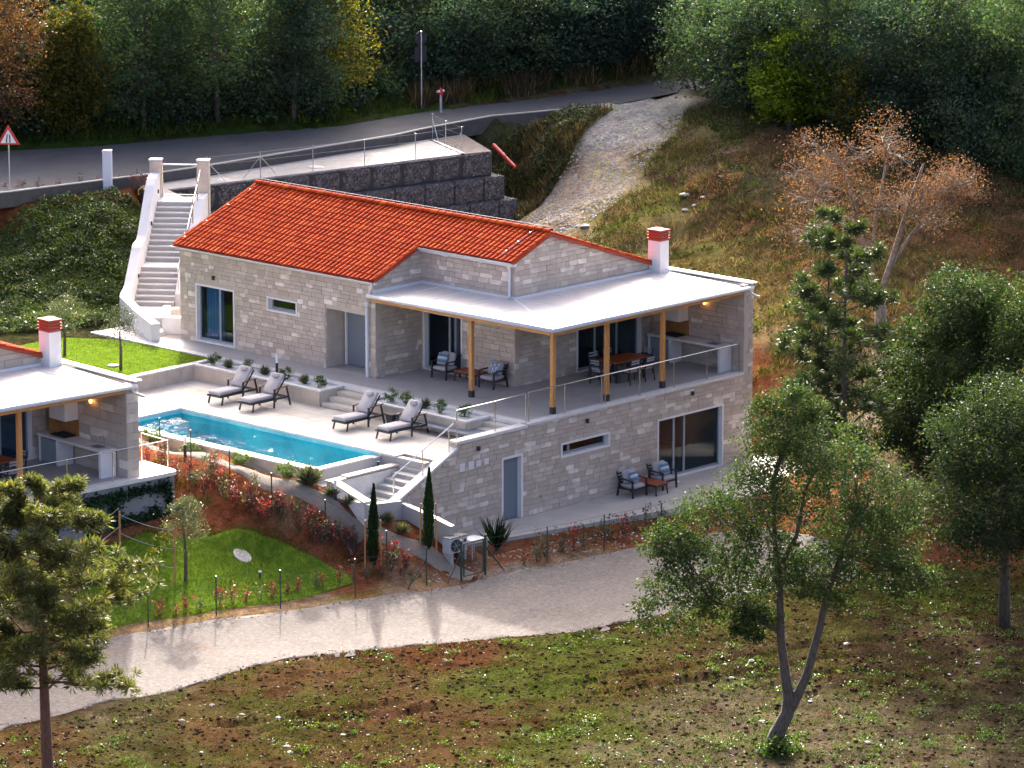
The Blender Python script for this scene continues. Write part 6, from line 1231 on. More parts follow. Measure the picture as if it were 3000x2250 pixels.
tr = [([X3(-.12, -.3), X3(.02, .15), X3(.2, .6), X3(.42, 1.05), X3(.45, 1.5), X3(.35, 2.1), X3(.2, 3.2), X3(.15, 4.6), X3(.0, 6.0), X3(-.1, 7.6)], .27, .05), ([X3(.36, .95), X3(.62, 1.4), X3(.95, 2.2), X3(1.25, 3.4), X3(1.5, 4.6), X3(1.9, 5.8), X3(2.3, 7.0)], .16, .06),
      ([X3(.15, 3.4), X3(-.7, 4.0), X3(-1.7, 4.3)], .07, .03), ([X3(.1, 5.2), X3(.6, 6.2), X3(.8, 7.4)], .08, .04)]
broadleaf('oak_tree', 'large twin-stemmed oak in the right foreground in front of the patio', 'tree', fg_oak, bl, tr, L_OAK, 62000, .105, 22, k=60, sig=.17, twig=14)
rs = np.random.RandomState(5)
C = np.concatenate([np.stack([rs.randn(900)*.28, rs.randn(900)*.28, np.abs(rs.randn(900))*.22], 1)]); V_, F_ = leafquads(C, .13, rs); V_[:, 0] += fg_oak[0]-.1; V_[:, 1] += fg_oak[1]-.25; V_[:, 2] += fg_oak[2]
tag(npobj('sprout_bush', V_, F_, L_BUSH), 'green sprouts round the foot of the twin-stemmed oak', 'bush')
def pine(name, label, base, Ht, R0, leaf, seed, ntuft, tuft, z0f=.25, lean=(0, 0), bark=None, needle=.16, dens=34, group=None, branches=24, bottom_r=.16, taper=.85):
    rs = np.random.RandomState(seed); t = thing(name, label, 'tree', base, 0, group); mb = MB()
    tp = [(lean[0]*u*u*Ht*.1+.05*math.sin(u*5+seed), lean[1]*u*u*Ht*.1+.05*math.cos(u*4+seed), Ht*u-.2*(u == 0)) for u in np.linspace(0, 1, 9)]
    mb.tube(tp, [bottom_r*(1-.88*u) for u in np.linspace(0, 1, 9)], 9)
    T = []
    for i in range(branches):
        u = z0f+(1-z0f)*(i+.5)/branches; p = np.array([np.interp(u, np.linspace(0, 1, 9), [q[k] for q in tp]) for k in range(3)])
        a = i*2.39996+rs.rand()*.8; L = R0*(1-((u-z0f)/(1-z0f))**1.5*taper)*rs.uniform(.45, 1.15)*(1 if u > z0f+.12 else .8)
        e = p+np.array([math.cos(a)*L, math.sin(a)*L, L*rs.uniform(.05, .45)]); pts = limb_tubes(mb, p, e, .012*Ht*.35*(1-u)+.018, .008, rs, .15, 5, 5)
        for _ in range(max(2, int(ntuft/branches*(.45+L/R0)))):
            s = pts[rs.randint(2, len(pts))]; q = s+rs.randn(3)*np.array([.3, .3, .2])*(L*.38)+np.array([0, 0, .12]); limb_tubes(mb, s, q, .010, .004, rs, .2, 3, 4); T.append(q)
    T.append(np.array(tp[-1])); T = np.array(T); mb.build('trunk', bark or m_barkp, t, smooth=True)
    n = len(T); D = rs.randn(n, dens, 3); D[:, :, 2] = D[:, :, 2]*.8+.45; D /= np.linalg.norm(D, axis=2)[..., None]; sz = tuft*rs.uniform(.7, 1.25, (n, 1, 1))
    Cn = (T[:, None, :]+D*sz*.55).reshape(-1, 3); V, F = leafquads(Cn, (np.ones((n, dens, 1))*sz).ravel()*1.0, rs, .12, dirs=D.reshape(-1, 3)); npobj('crown', V, F, leaf, t); return t
pine('pine_tree', 'pine with reddish bare lower trunk in the left foreground', fg_pine, 8.5, 3.2, L_PINE, 3, 1150, .27, .34, bottom_r=.19, dens=48, branches=46, taper=.7)
pine('pine_tree', 'left one of the two slender dark pines beside the villa wall', TREES['pine1'][0], 8.7, 2.2, L_PINE2, 8, 300, .31, .12, bark=m_bark, dens=48, bottom_r=.12, branches=26, taper=.45)
pine('pine_tree', 'right taller one of the two slender dark pines beside the villa wall', TREES['pine2'][0], 9.7, 2.3, L_PINE2, 9, 340, .31, .1, bark=m_bark, dens=48, bottom_r=.13, branches=28, taper=.5)
def simple_tree(name, label, base, Ht, Rw, leaf, nleaf, size, seed, z0=.25, nb=11, rb=.34, bark=None, k=26, sig=.26, group=None, tr_r=.12, aspect=.55, shell=.5, twig=6):
    rs = np.random.RandomState(seed); b = rblobs(rs, nb, 0, 0, Ht*z0+Rw*rb*.5, Ht-Rw*rb*.55, Rw, Rw*rb)
    w = rs.randn(2)*.03*Ht
    return broadleaf(name, label, 'tree', base, b, [([(0, 0, -.2), (w[0]*.5, w[1]*.5, Ht*.3), (w[0], w[1], Ht*.55), (w[0]*.6, w[1]*.8, Ht*.8)], tr_r, tr_r*.35)], leaf, nleaf, size, seed+1, bark, group, k, sig, aspect, shell, twig)
TT = TREES
simple_tree('oak_tree', 'rounded oak with light gaps behind the twin-stemmed oak at right', TT['oak1'][0], 7.8, 3.0, L_OAK, 46000, .125, 41, .06, nb=26, rb=.40, sig=.22)
simple_tree('oak_tree', 'dense dark oak at the right edge with leaning trunk in the field', TT['oak2'][0], 7.9, 3.5, L_OAK, 50000, .118, 43, .24, nb=26, rb=.38, sig=.22, tr_r=.2)
simple_tree('oak_tree', 'oak at the right edge behind the dense dark one', TT['oak3'][0], 7.9, 3.2, L_OAK, 42000, .125, 45, .02, nb=26, rb=.40, sig=.22)
simple_tree('oak_tree', 'small low oak between the slender pines and the rounded oak', TT['oak4'][0], 4.8, 2.2, L_OAK, 22000, .125, 47, .03, nb=14, rb=.42, sig=.22)
# brown half-dead tree
rs = np.random.RandomState(61); bb = []
for i in range(32):
    a = rs.uniform(-1, 1); r = a*3.2; z = 3.9+rs.uniform(0, 1)*4.4*(1-.3*abs(a)); bb.append((*X3(r, z, rs.uniform(-1.4, 1.4)), .95, .95, .7))
tb_ = [([X3(0, -.2), X3(.05, .9), X3(0, 1.6)], .24, .2), ([X3(0, 1.6), X3(-.5, 3.0), X3(-.9, 4.6), X3(-1.4, 6.4)], .14, .04), ([X3(0, 1.6), X3(.4, 3.0), X3(.9, 4.8), X3(1.5, 6.6)], .14, .04), ([X3(.2, 2.4), X3(1.1, 4.0), X3(2.3, 5.2)], .08, .03), ([X3(-.3, 2.6), X3(-.2, 4.6), X3(.2, 7.0)], .09, .03), ([X3(-.6, 3.6), X3(-1.6, 4.6), X3(-2.4, 5.4)], .07, .03)]
broadleaf('bare_tree', 'half-bare tree with pale forked trunk and brown leaves in the right field', 'tree', TREES['brown'][0], bb, tb_, L_BRN, 17000, .085, 62, m_barkl, k=30, sig=.30, twig=16, shell=.35)
# ---- trees along the far side of the road and behind the track
FOR = [('tL0', L_RUST, 'tall rust-brown tree at the upper left edge behind the triangle sign', 1.25, 1.0), ('tL1', L_YEL, 'narrow yellow-green tree right of the rust-brown one behind the road', .9, .8), ('tL2', L_FOR, 'dark green tree behind the road above the white cabinet', 1.1, 1.1), ('tL3', L_FOR, 'large dark green tree behind the road above the stair pillars', 1.2, 1.1), ('tL4', L_TEAL, 'bluish dark tree left of the big yellow tree behind the road', 1.1, 1.1), ('tL5', L_YEL, 'big yellow-green tree behind the road left of the tall sign', .95, 1.05),
       ('b1', L_TEAL, 'bluish bush right of the tall sign behind the road', 1.2, 1.1), ('b2', L_FOR, 'round green bush in the middle of the thicket behind the road', 1.2, 1.15), ('b3', L_TEAL, 'bluish bush in the thicket before the road bend', 1.1, 1.1), ('b4', L_TEAL, 'dark tree at the road bend', 1.2, 1.2),
       ('r1', L_FOR, 'green tree on the right side of the road bend', 1.3, 1.25), ('r2', L_FOR, 'light-topped green tree behind the dirt track', 1.3, 1.2), ('r3', L_LIME, 'pale feathery green tree at the edge of the right thicket', .9, 1.5), ('r4', L_FOR, 'tall dark tree behind the pale feathery one', 1.1, 1.1), ('r5', L_YEL, 'small straw-coloured tree in front of the dark thicket', .8, 1.2), ('r6', L_TEAL, 'dark bluish tree above the half-bare brown tree', 1.2, 1.15), ('r7', L_FOR, 'dark green tree right of the half-bare brown tree top', 1.2, 1.15), ('r8', L_TEAL, 'low bluish tree at the right edge above the field', 1.2, 1.1), ('r9', L_FOR, 'tall dark tree at the upper right edge', 1.1, 1.1), ('bright', L_LIME, 'bright lime-green tree in the upper right corner', 1.0, 1.0)]
for i, (kx, lf, lab, sw, sh_) in enumerate(FOR):
    b, h, w = TREES[kx]; h = h*sh_+.8; w = w*.5*sw+.4
    if kx == 'r3': b = (37.3, 19.6, 3.5)
    if kx == 'r5': b = (37.6, 15.6, 3.3)
    if kx == 'tL5': b = (25.6, 36.6, 4.2)
    if kx == 'bright': b = (46.2, 14.6, 6.6); h = 5.4
    simple_tree('forest_tree', lab, b, h, w, lf, 14500 if h > 4.5 else 10500, .17, 100+i*3, .05, nb=14, rb=.52, sig=.24, k=24, group='trees behind the road and the track', twig=4)
# the wood behind, one mass
rs = np.random.RandomState(77); blf = []
def wood(x0, x1, y0, y1, n, seed):
    r2 = np.random.RandomState(seed)
    for i in range(n):
        x = r2.uniform(x0, x1); y = r2.uniform(y0, y1); yield x, y
pts = []
for a in np.linspace(0, 1, 46):
    for row in range(5):
        px = 4+a*44+rs.randn()*.7+row*2.6; py = 44.5-a*9.5+rs.randn()*.7+row*2.6; pts.append((px, py))
for a in np.linspace(0, 1, 26):
    for row in range(6):
        pts.append((41.5+row*2.7+rs.randn()*.7+a*1.5, 27-a*22+rs.randn()*.7+row*1.2))
pts = np.array(pts); gz2 = HH(pts[:, 0], pts[:, 1]); Vs, Fs, off = [], [], 0
pr_ = np.array(road_near)[:, :2]; 
for (x, y), zg in zip(pts, gz2):
    if inpoly(np.array([x]), np.array([y]), POLY['road'])[0]: continue
    h = rs.uniform(2.6, 6.8); blf += [(x, y, zg+h*.35, 1.6, 1.6, h*.38), (x+rs.randn()*.8, y+rs.randn()*.8, zg+h*.75, 1.25, 1.25, h*.28)]
for a in np.linspace(0, 1, 60):
    q = resample([(9, 42), (14.5, 39.3), (21.5, 36.8), (25.5, 35.6), (31, 36.2), (36, 34.6), (40, 33.6), (44.5, 32.6)], 60)[int(a*59)]; zq = H(q[0], q[1]); blf += [(q[0]+rs.randn()*.5, q[1]+rs.randn()*.5+.6, zq+.7, 1.1, 1.1, .9*rs.uniform(.6, 1.5))]
for a in np.linspace(0, 1, 30):
    q = resample([(39.8, 25.6), (38.6, 21.5), (38, 17.5), (37.6, 13.5), (37.7, 10), (38.5, 6)], 30)[int(a*29)]; zq = H(q[0], q[1]); blf += [(q[0]+rs.randn()*.4+.5, q[1]+rs.randn()*.4, zq+.6, 1.0, 1.0, .8*rs.uniform(.6, 1.5))]
blf = np.array(blf); half = rs.rand(len(blf)) < .62
for sel, lf, nm in ((half, L_FOR, 'forest'), (~half, L_TEAL, 'forest_undergrowth')):
    C = clumps(blf[sel], 400, rs, 18, .26, .6); V_, F_ = leafquads(C, .21*rs.uniform(.6, 1.3, len(C)), rs, .6); tag(npobj(nm, V_, F_, lf), 'dense dark green wood on the slope behind the road' if nm == 'forest' else 'bluish undergrowth mixed through the wood behind the road', None, None, 'stuff')
# ---- garden plants
def bush(name, label, loc, r, h, leaf, n, size, seed, group=None, cat='bush', aspect=.4, grassy=False):
    rs = np.random.RandomState(seed); t = thing(name, label, cat, loc, 0, group)
    if grassy:
        D = rs.randn(n, 3); D[:, 2] = np.abs(D[:, 2])*.9+.5; D /= np.linalg.norm(D, axis=1)[:, None]; Lh = h*rs.uniform(.6, 1.1, n); C = D*Lh[:, None]*.5*np.array([r/h*1.2, r/h*1.2, 1]); V, F = leafquads(C, Lh, rs, .07 if aspect > .2 else aspect, dirs=D)
    else:
        C = clumps([(0, 0, h*.55, r, r, h*.5)], n, rs, 14, .26, .4); C[:, 2] = np.maximum(C[:, 2], .02); V, F = leafquads(C, size*rs.uniform(.6, 1.3, n if len(C) == n else len(C)), rs, aspect)
    st = MB()
    for k in range(4): limb_tubes(st, (0, 0, -.05), (rs.randn()*r*.4, rs.randn()*r*.4, h*.6), .012, .005, rs, .2, 3, 4)
    st.build('stem', m_bark, t); npobj('foliage', V, F, leaf, t); return t
PL = [(-.5, 14.75, 0, 'first'), (-.5, 14.0, 1, 'second'), (-.4, 13.15, 0, 'third'), (-.42, 12.25, 1, 'fourth'), (-.45, 11.15, 0, 'fifth'), (-.5, 10.15, 1, 'sixth'), (-.5, 9.35, 0, 'seventh')]
for i, (x, y, g_, nm) in enumerate(PL): bush('planter_shrub', f'{nm} plant from the left in the long planter behind the left loungers', (x, y, -.09), .21, .40, L_GREYB if g_ else L_BUSH, 750 if not g_ else 220, .062, 200+i, 'low green plants in the white gravel planters', 'shrub', grassy=bool(g_))
for i, (x, y, g_, nm) in enumerate([(-.5, 5.95, 0, 'first'), (-.5, 5.15, 0, 'second'), (-.4, 4.4, 1, 'third'), (-.55, 3.5, 0, 'fourth'), (-.45, 2.5, 0, 'fifth')]): bush('planter_shrub', f'{nm} plant from the left in the planter behind the right loungers', (x, y, -.09), .22, .42, L_GREYB if g_ else L_BUSH, 750 if not g_ else 220, .062, 220+i, 'low green plants in the white gravel planters', 'shrub', grassy=bool(g_))
for i, (p, nm) in enumerate(zip([(-8.3, 9.5), (-8.25, 7.5), (-8.25, 5.15), (-8.2, 3.1)], ['first', 'second', 'third', 'fourth'])): bush('bed_shrub', f'{nm} round green shrub from the left in the mulch bed along the pool rim', (p[0], p[1], gz_(*p)), .30, .46, L_BUSH, 900, .07, 240+i, 'round shrubs along the pool rim', 'shrub')
bush('ornamental_grass', 'large tuft of ornamental grass at the pool corner above the path', (-8.25, 2.0, gz_(-8.25, 2.0)), .45, .75, L_GREYB, 420, .1, 250, None, 'grass tuft', grassy=True)
GBU = [((-8.0, 1.2), 'grey-green tuft left of the garden light at the steps'), ((-7.6, .75), 'grey-green tuft right of the garden light at the steps'), ((-7.05, -.4), 'low tuft at the upper end of the grey retaining wall'), ((-6.95, -1.0), 'low tuft at the middle of the grey retaining wall'), ((-6.7, -1.75), 'low tuft at the lower end of the grey retaining wall'), ((-9.25, 5.5), 'silvery tuft between the path and the red shoots'), ((-10.25, 5.2), 'silvery tuft in the middle of the red soil slope'), ((-10.8, 6.5), 'silvery round tuft by the railing of the left villa')]
for i, (p, l) in enumerate(GBU): bush('grass_tuft', l, (p[0], p[1], float(ground_z([p[0]], [p[1]])[0])), .3, .42, L_GREYB, 240, .1, 260+i, None, 'grass tuft', grassy=i < 5)
def young_cypress(label, p, seed):
    rs = np.random.RandomState(seed); z0 = float(ground_z([p[0]], [p[1]])[0]); t = thing('cypress', label, 'tree', (p[0], p[1], z0)); n = 2600; u = rs.rand(n)**.8
    rad = .17*np.minimum(1, (1-u)*2.2+.04)*np.minimum(1, u*6+.35)*np.sqrt(rs.rand(n)); a = rs.rand(n)*6.283; Ht = 2.6; C = np.stack([rad*np.cos(a)+.05*u*u, rad*np.sin(a), u*Ht+.1], 1)
    D = np.stack([np.cos(a)*.35, np.sin(a)*.35, np.ones(n)], 1)+rs.randn(n, 3)*.15; V, F = leafquads(C, .14*rs.uniform(.6, 1.2, n), rs, .35, dirs=D); npobj('crown', V, F, L_CYP, t)
    MB().tube([(0, 0, -.1), (0, 0, .6), (.03, 0, 1.9)], [.04, .03, .012], 6).build('trunk', m_bark, t)
    for s in (-1, 1): MB().tube([(*[v*s*.26 for v in (CAMR[0], CAMR[1])], -.2), (*[v*s*.24 for v in (CAMR[0], CAMR[1])], 1.55)], .028, 6).build('stake', m_stake, t)
    MB().tube([(CAMR[0]*-.25, CAMR[1]*-.25, 1.2), (0, -.1, 1.22), (CAMR[0]*.25, CAMR[1]*.25, 1.2)], .01, 4).build('tie', m_pebble, t)
young_cypress('young staked cypress on the left between the path and the lower lawn', (-8.62, -1.32), 5); young_cypress('young staked cypress on the right in front of the grey retaining wall', (-6.75, -1.95), 6)
def olive(label, p, z, Ht, r, seed, n=3800, name='olive_tree', dens=.075):
    rs = np.random.RandomState(seed); t = thing(name, label, 'tree', (p[0], p[1], z)); MB().tube([(0, 0, -.1), (.03, 0, Ht*.3), (0, .02, Ht*.6)], [.06, .05, .03], 7).build('trunk', m_bark, t)
    C = clumps([(0, 0, Ht*.68, r, r, Ht*.30), (r*.2, 0, Ht*.8, r*.7, r*.7, Ht*.2)], n/2, rs, 40, .2, .5); V, F = leafquads(C, dens*rs.uniform(.7, 1.4, len(C)), rs, .3, 0.1); npobj('crown', V, F, L_OLIVE, t)
olive('clipped round olive tree standing on the lower lawn', olive_low[:2], gz_(*olive_low[:2]), 2.75, .62, 7); olive('slim olive tree on the upper lawn in front of the curved white wall', olive_up[:2], -.04, 2.3, .62, 8, 2000); olive('grey olive bush on the upper lawn behind the left chimney', (-3.3, 19.6), -.04, 2.2, .8, 9, 2600)
rs = np.random.RandomState(12); t = thing('yucca', 'upright spiky yucca in front of the grey lower door', 'plant', (-3.6, -2.0, float(ground_z([-3.6], [-2.0])[0]))); D = rs.randn(90, 3)*.33; D[:, 2] = 1; D /= np.linalg.norm(D, axis=1)[:, None]; Lh = rs.uniform(.7, 1.35, 90); V_, F_ = leafquads(D*Lh[:, None]*.5, Lh, rs, .05, dirs=D); npobj('foliage', V_, F_, L_CYP, t); MB().lathe([(.06, -.1), (.08, .0), (.03, .15)], 8).build('stem', m_bark, t)
t = thing('sapling', 'thin young sapling with yellow leaves by the rope barrier', 'sapling', (-14.84, 1.89, gz_(-14.84, 1.89))); MB().tube([(0, 0, -.1), (.02, 0, .8), (.05, 0, 1.9)], [.015, .012, .006], 5).build('trunk', m_bark, t); C = clumps([(.0, 0, 1.45, .3, .3, .45)], 120, rs, 10, .2, .3); V_, F_ = leafquads(C, .13, rs, .6); npobj('crown', V_, F_, L_YEL, t)
# young red-tipped hedge plants
def hedge_proto(seed, redness):
    rs = np.random.RandomState(seed); V0, F0, st = [], [], MB()
    o = 0
    for k in range(5):
        e = np.array([rs.randn()*.12, rs.randn()*.12, rs.uniform(.35, .62)]); limb_tubes(st, (0, 0, -.05), e, .008, .004, rs, .15, 3, 4); u = rs.rand(16)**.7; C = e[None]*u[:, None]+rs.randn(16, 3)*.05; v, f = leafquads(C, .085*rs.uniform(.6, 1.3, 16), rs, .45, .1); V0.append(v); F0.append(f+o); o += len(v)
    return npmesh('foliage', np.concatenate(V0), np.concatenate(F0), L_RED if redness else L_GREYB), st.mesh('stem', m_bark)
HP = [hedge_proto(s, s % 4 != 3) for s in range(8)]
ORD = 'first second third fourth fifth sixth seventh eighth ninth tenth eleventh twelfth thirteenth fourteenth fifteenth sixteenth seventeenth eighteenth'.split()
def hedge(pts, label, group, name='hedge_plant', sc=1.0, row=False):
    pts = sorted(pts, key=lambda p: p[0]*CAMR[0]+p[1]*CAMR[1]); lab0 = label
    for i, p in enumerate(pts):
        if row: label = f'{ORD[i]} from the left of the {lab0}'
        fm, sm = HP[(i*3+len(group)) % 8 if 'patio' not in group or i % 4 == 0 else (3 if i % 2 else 7)]; z = p[2] if len(p) > 2 and 'road' in group else float(ground_z([p[0]], [p[1]])[0])
        t = thing(name, label, 'shrub', (p[0], p[1], z), rnd.uniform(0, 6.28), group); t.scale = (sc*rnd.uniform(.8, 1.3),)*3
        for nm, me in (('foliage', fm), ('stem', sm)): link(bpy.data.objects.new(nm, me), t)
hedge(hedge_slope, 'young red-tipped shrub on the red soil slope below the gravel path', 'young shrubs on the red soil slope', sc=1.15); hedge([(x, y-.45) for x, y, _ in hedge_fence], 'young shrubs between the lower lawn and its road fence', 'young shrubs inside the lawn fence', row=True); hedge([(x, y-.9) for x, y, _ in hedge_right], 'young shrubs between the lower patio and its road fence', 'young shrubs below the lower patio', sc=1.2, row=True); hedge(hedge_road, 'red-tipped shrubs in the soil strip by the road kerb', 'young shrubs along the road kerb', sc=1.0, row=True)
# ivy on the left villa's base wall
rs = np.random.RandomState(31); C = []
for (x, z, n, sx, sz) in ((9.0, -.7, 500, .5, .4), (10.0, -.5, 700, .8, .18), (10.4, -1.1, 600, .25, .5), (11.3, -.42, 500, .7, .14), (12.4, -.45, 300, .35, .2), (12.6, -.9, 250, .12, .4), (12.0, -1.5, 700, .3, .4), (11.2, -1.3, 350, .6, .14), (9.6, -1.5, 400, .3, .4), (10.7, -1.9, 250, .2, .3), (8.0, -.8, 500, .5, .5)):
    C.append(np.stack([x+rs.randn(n)*sx*.6, -.2-rs.rand(n)*.07, z+rs.randn(n)*sz*.6], 1))
C = np.concatenate(C); C = C[(C[:, 2] < -.14) & (C[:, 0] < 12.75) & (C[:, 2] > -2.3)]; V_, F_ = leafquads(C, .11*rs.uniform(.6, 1.3, len(C)), rs, .75); o = npobj('climbing_ivy', V_, F_, L_IVY); o.location = (-24.36, 6.0, -.37); o.rotation_euler = (0, 0, R(-4.86)); tag(o, 'dark green ivy climbing the grey base wall of the left villa', 'ivy')
# rosettes of green weeds in the field
rs = np.random.RandomState(91); xw = rs.uniform(-32, 6, 1900); yw = rs.uniform(-33, -5, 1900); C = []
FG0 = [(-34, -5)]+[(q[0], q[1]-.1) for q in gravel_near]+[(3, -13.5), (10, -18), (8, -32), (-12, -36), (-36, -20)]
kw = inpoly(xw, yw, FG0) & ((vnoise(xw, yw, 92, 4)+vnoise(xw, yw, 93, 1.5)*.5) > -.02)
for a, b in zip(xw[kw], yw[kw]):
    n = rs.randint(14, 46); s = rs.uniform(.08, .26); C.append(np.stack([a+rs.randn(n)*s, b+rs.randn(n)*s, ground_z([a], [b])[0]+np.abs(rs.randn(n))*.05+.02], 1))
C = np.concatenate(C); V_, F_ = leafquads(C, .075*rs.uniform(.6, 1.4, len(C)), rs, .55); tag(npobj('weed_rosettes', V_, F_, leafmat('rosette_leaf', [(0, (.035, .075, .012)), (.6, (.06, .115, .018)), (1, (.11, .16, .03))], .35)), 'patches of low bright green weeds in the foreground field', None, None, 'stuff')
# ---- ground cover
def blades(name, label, x, y, z, h, leaf, seed, lean=.5, width=.12, kind='stuff'):
    rs = np.random.RandomState(seed); n = len(x); h = h*rs.uniform(.5, 1.4, n); D = rs.randn(n, 3)*lean; D[:, 2] = 1; D /= np.linalg.norm(D, axis=1)[:, None]; B = np.stack([x, y, z-.01], 1)
    sdv = np.cross(D, rs.randn(n, 3)); sdv /= np.linalg.norm(sdv, axis=1)[:, None]; w = (width*h)[:, None]
    V = np.stack([B-sdv*w, B+sdv*w, B+D*h[:, None]], 1).reshape(-1, 3); o = npobj(name, V, np.arange(3*n).reshape(n, 3), leaf); tag(o, label, None, None, kind); return o
def scatter(n, x0, x1, y0, y1, seed, poly=None, avoid=(), clump=None, thr=0):
    rs = np.random.RandomState(seed); x = rs.uniform(x0, x1, n); y = rs.uniform(y0, y1, n); k = np.ones(n, bool)
    if poly is not None: k &= inpoly(x, y, poly)
    for a in avoid: k &= ~inpoly(x, y, POLY[a])
    if clump: k &= (vnoise(x, y, seed+3, clump)+vnoise(x, y, seed+5, clump*.35)*.7) > thr
    return x[k], y[k]
x, y = scatter(60000, -20, -8, -2, 5, 1, POLY['lawn_lo']); blades('lawn_grass', 'bright green mown grass of the lower lawn', x, y, HH(x, y)+.03, .085, L_GRASS, 2, .6, .10)
x, y = scatter(30000, -9, .1, 15.3, 22.5, 3, POLY['lawn_up']); blades('lawn_grass', 'green mown grass of the upper lawn', x, y, np.full(len(x), -.035), .06, L_GRASS, 4, .5, .12)
FGP = [(-34, -5)]+[(q[0]+.12, q[1]+.14) for q in gravel_near]+[(3, -13.5), (10, -18), (8, -32), (-12, -36), (-36, -20)]
x, y = scatter(330000, -36, 10, -36, -5, 11, FGP, clump=1.8, thr=.0); blades('field_grass', 'short green weeds and grass in the foreground field', x, y, ground_z(x, y), .075, L_WEED, 12, .9, .16)
x, y = scatter(300000, -36, 10, -36, -5, 15, FGP, clump=1.2, thr=-.12); blades('dry_field_grass', 'dry straw and grass litter in the foreground field', x, y, ground_z(x, y), .07, L_LIT, 16, 2.2, .12)
BKP = [(13, -4), (13.5, 8), (14, 14), (18, 19), (24, 19), (26, 20), (28.2, 20.7), (31.2, 22.2), (33.9, 23.0), (37.2, 25.4), (39, 25), (42, 8), (45, -8), (26, -14), (12, -10)]
x, y = scatter(230000, 11, 46, -14, 28, 21, BKP, clump=2.2, thr=-.15); blades('rough_grass', 'dry yellow and brown rough grass covering the field right of the villa', x, y, ground_z(x, y), .26, L_DRY, 22, .9, .06)
x, y = scatter(60000, 11, 46, -14, 28, 25, BKP, clump=2.6, thr=.08); blades('rough_weeds', 'low green weeds in the field right of the villa', x, y, ground_z(x, y), .26, L_WEED, 26, .7, .10)
def cover(name, label, x, y, hmax, leaf, size, seed, aspect=.6, cl=1.2, up=.5):
    rs = np.random.RandomState(seed); hgt = np.clip(.35+vnoise(x, y, seed, cl)*1.2+vnoise(x, y, seed+2, cl*.4)*.6, .03, 1)*hmax; C = np.stack([x, y, ground_z(x, y)+hgt*rs.uniform(.25, 1.05, len(x))], 1); V, F = leafquads(C, size*rs.uniform(.6, 1.4, len(x)), rs, aspect, up); o = npobj(name, V, F, leaf); tag(o, label, None, None, 'stuff')
BNK = [(-6, 24), (-2, 23.2), (1.0, 22.6), (2.4, 22.9), (3.4, 24.2), (8.3, 28.2), (9.3, 29.3), (8.6, 30.4), (4.4, 31.4), (0, 31.8), (-6, 32.5)]
x, y = scatter(90000, -6, 10, 22, 33, 31, BNK); cover('bank_creeper', 'dense green creeper covering the slope left of the staircase', x, y, .5, L_CREEP, .12, 33)
BK2 = [(26.5, 26.6), (28.9, 30.5), (33, 29.2), (35.2, 27.8), (32.2, 26.6), (30.5, 26.2), (28.6, 26.0), (26.6, 25.4)]
x, y = scatter(60000, 25, 36, 23, 31, 35, BK2); cover('bank_brambles', 'dark green and brown brambles on the bank right of the gabion wall', x, y, .45, L_CREEP, .11, 37)
x, y = scatter(30000, 25, 36, 23, 31, 38, BK2); blades('bank_grass', 'dry grass on the bank right of the gabion wall', x, y, ground_z(x, y), .4, L_DRY, 39, .6, .06)
VRG = [(8, 41.8), (14, 38.1), (21.5, 35.8), (25, 34.4), (30, 34.4), (35, 32.7), (38, 31.9), (43, 30.9), (46, 33), (40, 35.5), (33, 37), (25, 38), (12, 42.5)]
x, y = scatter(60000, 8, 47, 30, 43, 41, VRG); blades('verge_grass', 'green grass verge along the far side of the road', x, y, ground_z(x, y), .35, L_WEED, 42, .5, .07)
VR2 = [(29.5, 34.2), (35, 32.6), (38, 31.9), (43, 30.8), (45, 32.5), (38, 34.3), (31, 36)]
x, y = scatter(30000, 29, 46, 30, 37, 43, VR2, clump=2, thr=-.05); blades('tall_dry_grass', 'tall brown dry grass beside the road before the bend', x, y, ground_z(x, y), .8, L_DRY, 44, .35, .035)
BRB = [(19, -9), (21, 2), (22, 7), (25.5, 12), (27.5, 17), (31.5, 20), (36, 19), (39, 14), (41, 8), (41, -4), (30, -12)]
x, y = scatter(190000, 18, 42, -13, 21, 45, BRB, clump=2.0, thr=-.04); cover('brown_brambles', 'tangled brown dead brambles in the right field', x, y, .55, L_BRN, .10, 47, .35)
x, y = scatter(90000, 12, 45, -13, 25, 48, BKP, clump=1.7, thr=.1); cover('green_scrub', 'patches of tangled green scrub in the field right of the villa', x, y, .4, L_WEED, .12, 49, .4)
x, y = scatter(14000, -12, -6.5, -3.2, 10, 51, [(-9.4, 9.5), (-9.35, 4), (-9.2, 1.5), (-8.5, -.6), (-7.6, -2.6), (-8.6, -2.9), (-9.4, -1.2), (-10.2, 2.2), (-11.2, 5), (-11, 9)], clump=.9, thr=.12); blades('slope_weeds', 'sparse weeds among the red soil shrubs', x, y, ground_z(x, y), .13, L_WEED, 52, .7, .1)
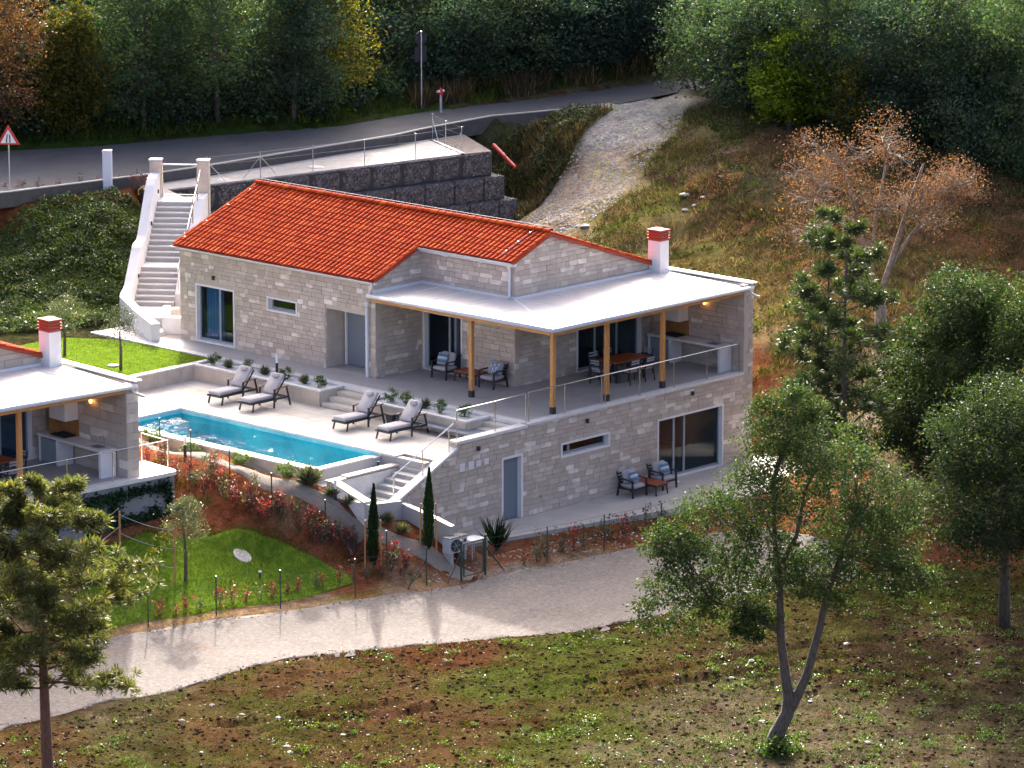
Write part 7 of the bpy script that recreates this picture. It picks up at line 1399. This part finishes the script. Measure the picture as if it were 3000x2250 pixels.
# scattered pebbles on soil and track edges
def pebbles(name, label, x, y, s, seed, mtl=None, dz=0):
    rs = np.random.RandomState(seed); n = len(x); base = np.array([(-1, -1, -.3), (1, -1, -.3), (1, 1, -.3), (-1, 1, -.3), (-.6, -.5, .6), (.5, -.7, .6), (.7, .5, .5), (-.5, .6, .6)], float); fc = np.array([(4, 5, 6, 7), (0, 1, 5, 4), (1, 2, 6, 5), (2, 3, 7, 6), (3, 0, 4, 7)])
    sc = s*rs.uniform(.4, 1.5, (n, 1, 1))*rs.uniform(.6, 1.3, (n, 1, 3)); a = rs.rand(n)*6.28; V = base[None]*sc; c_, s_ = np.cos(a)[:, None], np.sin(a)[:, None]
    V = np.stack([V[..., 0]*c_-V[..., 1]*s_, V[..., 0]*s_+V[..., 1]*c_, V[..., 2]], 2)+np.stack([x, y, ground_z(x, y)+dz], 1)[:, None]; F = (fc[None]+np.arange(n)[:, None, None]*8).reshape(-1, 4); tag(npobj(name, V.reshape(-1, 3), F, mtl or m_pebble), label, None, None, 'stuff')
x, y = scatter(2600, -34, 9, -34, -5, 61, FGP); pebbles('field_pebbles', 'small pale stones strewn over the foreground field', x, y, .022, 62)
x, y = scatter(1100, -8, 5, -5, -1.5, 63, [(-7.6, -2.8), (-5, -2.2), (1, -3.1), (4, -4.4), (3.5, -5.2), (-1, -4.45), (-5.6, -3.5), (-8, -3.1)]); pebbles('verge_pebbles', 'pale stones on the red soil strip by the garden gate', x, y, .03, 64)
x, y = scatter(9000, 23, 38, 16, 29, 65, [(23.5, 20), (26, 20), (28.3, 20.8), (31.2, 22.3), (34, 23.2), (37.5, 25.6), (36, 28), (31.5, 26.3), (29, 26), (26, 24.5)]); pebbles('track_pebbles', 'pale stones on the dirt track', x, y, .045, 66)
x, y = scatter(9000, -27, 3, -12, 0, 67, POLY['gravel']); pebbles('road_pebbles', 'loose stones on the gravel road', x, y, .02, 68, mat('road_stone', (.3, .26, .24), .9, spec=.1, var=[(0, (.12, .1, .095)), (.6, (.3, .26, .24)), (1, (.5, .46, .43))]), .03)
x, y = scatter(16000, -34, 9, -34, -5, 69, FGP); pebbles('soil_clods', 'lumps of brown earth over the foreground field', x, y, .045, 70, mat('soil_clod', (.1, .07, .04), .95, spec=.0, var=[(0, (.022, .013, .008)), (.6, (.042, .025, .015)), (1, (.09, .062, .04))]))
# countable pale rocks
def rock(me_seed, s):
    rr = np.random.RandomState(me_seed); mb = MB(); prof = [(0.55, -.25), (1.0, .05), (.85, .4), (.4, .62)]; mb.lathe(prof, 7); mb.v = [(a*rr.uniform(.75, 1.2), b*rr.uniform(.6, 1.0), c*rr.uniform(.5, .8)) for a, b, c in mb.v]; return mb.mesh('rock', m_pebble)
RK = [rock(k, 1) for k in range(5)]
def rocks_(pts, label, group, s):
    for i, p in enumerate(pts):
        o = bpy.data.objects.new('pale_rock', RK[i % 5]); link(o); o.location = (p[0], p[1], float(ground_z([p[0]], [p[1]])[0])); k = s*rnd.uniform(.6, 1.5); o.scale = (k, k, k); o.rotation_euler = (0, 0, rnd.uniform(0, 6)); tag(o, label, 'rock', group)
rocks_(rocks, 'pale stone lying in the rough foreground field', 'pale stones in the foreground field', .085); rocks_(back_rocks, 'pale stone on the dirt slope behind the villa', 'pale stones behind the villa', .2)
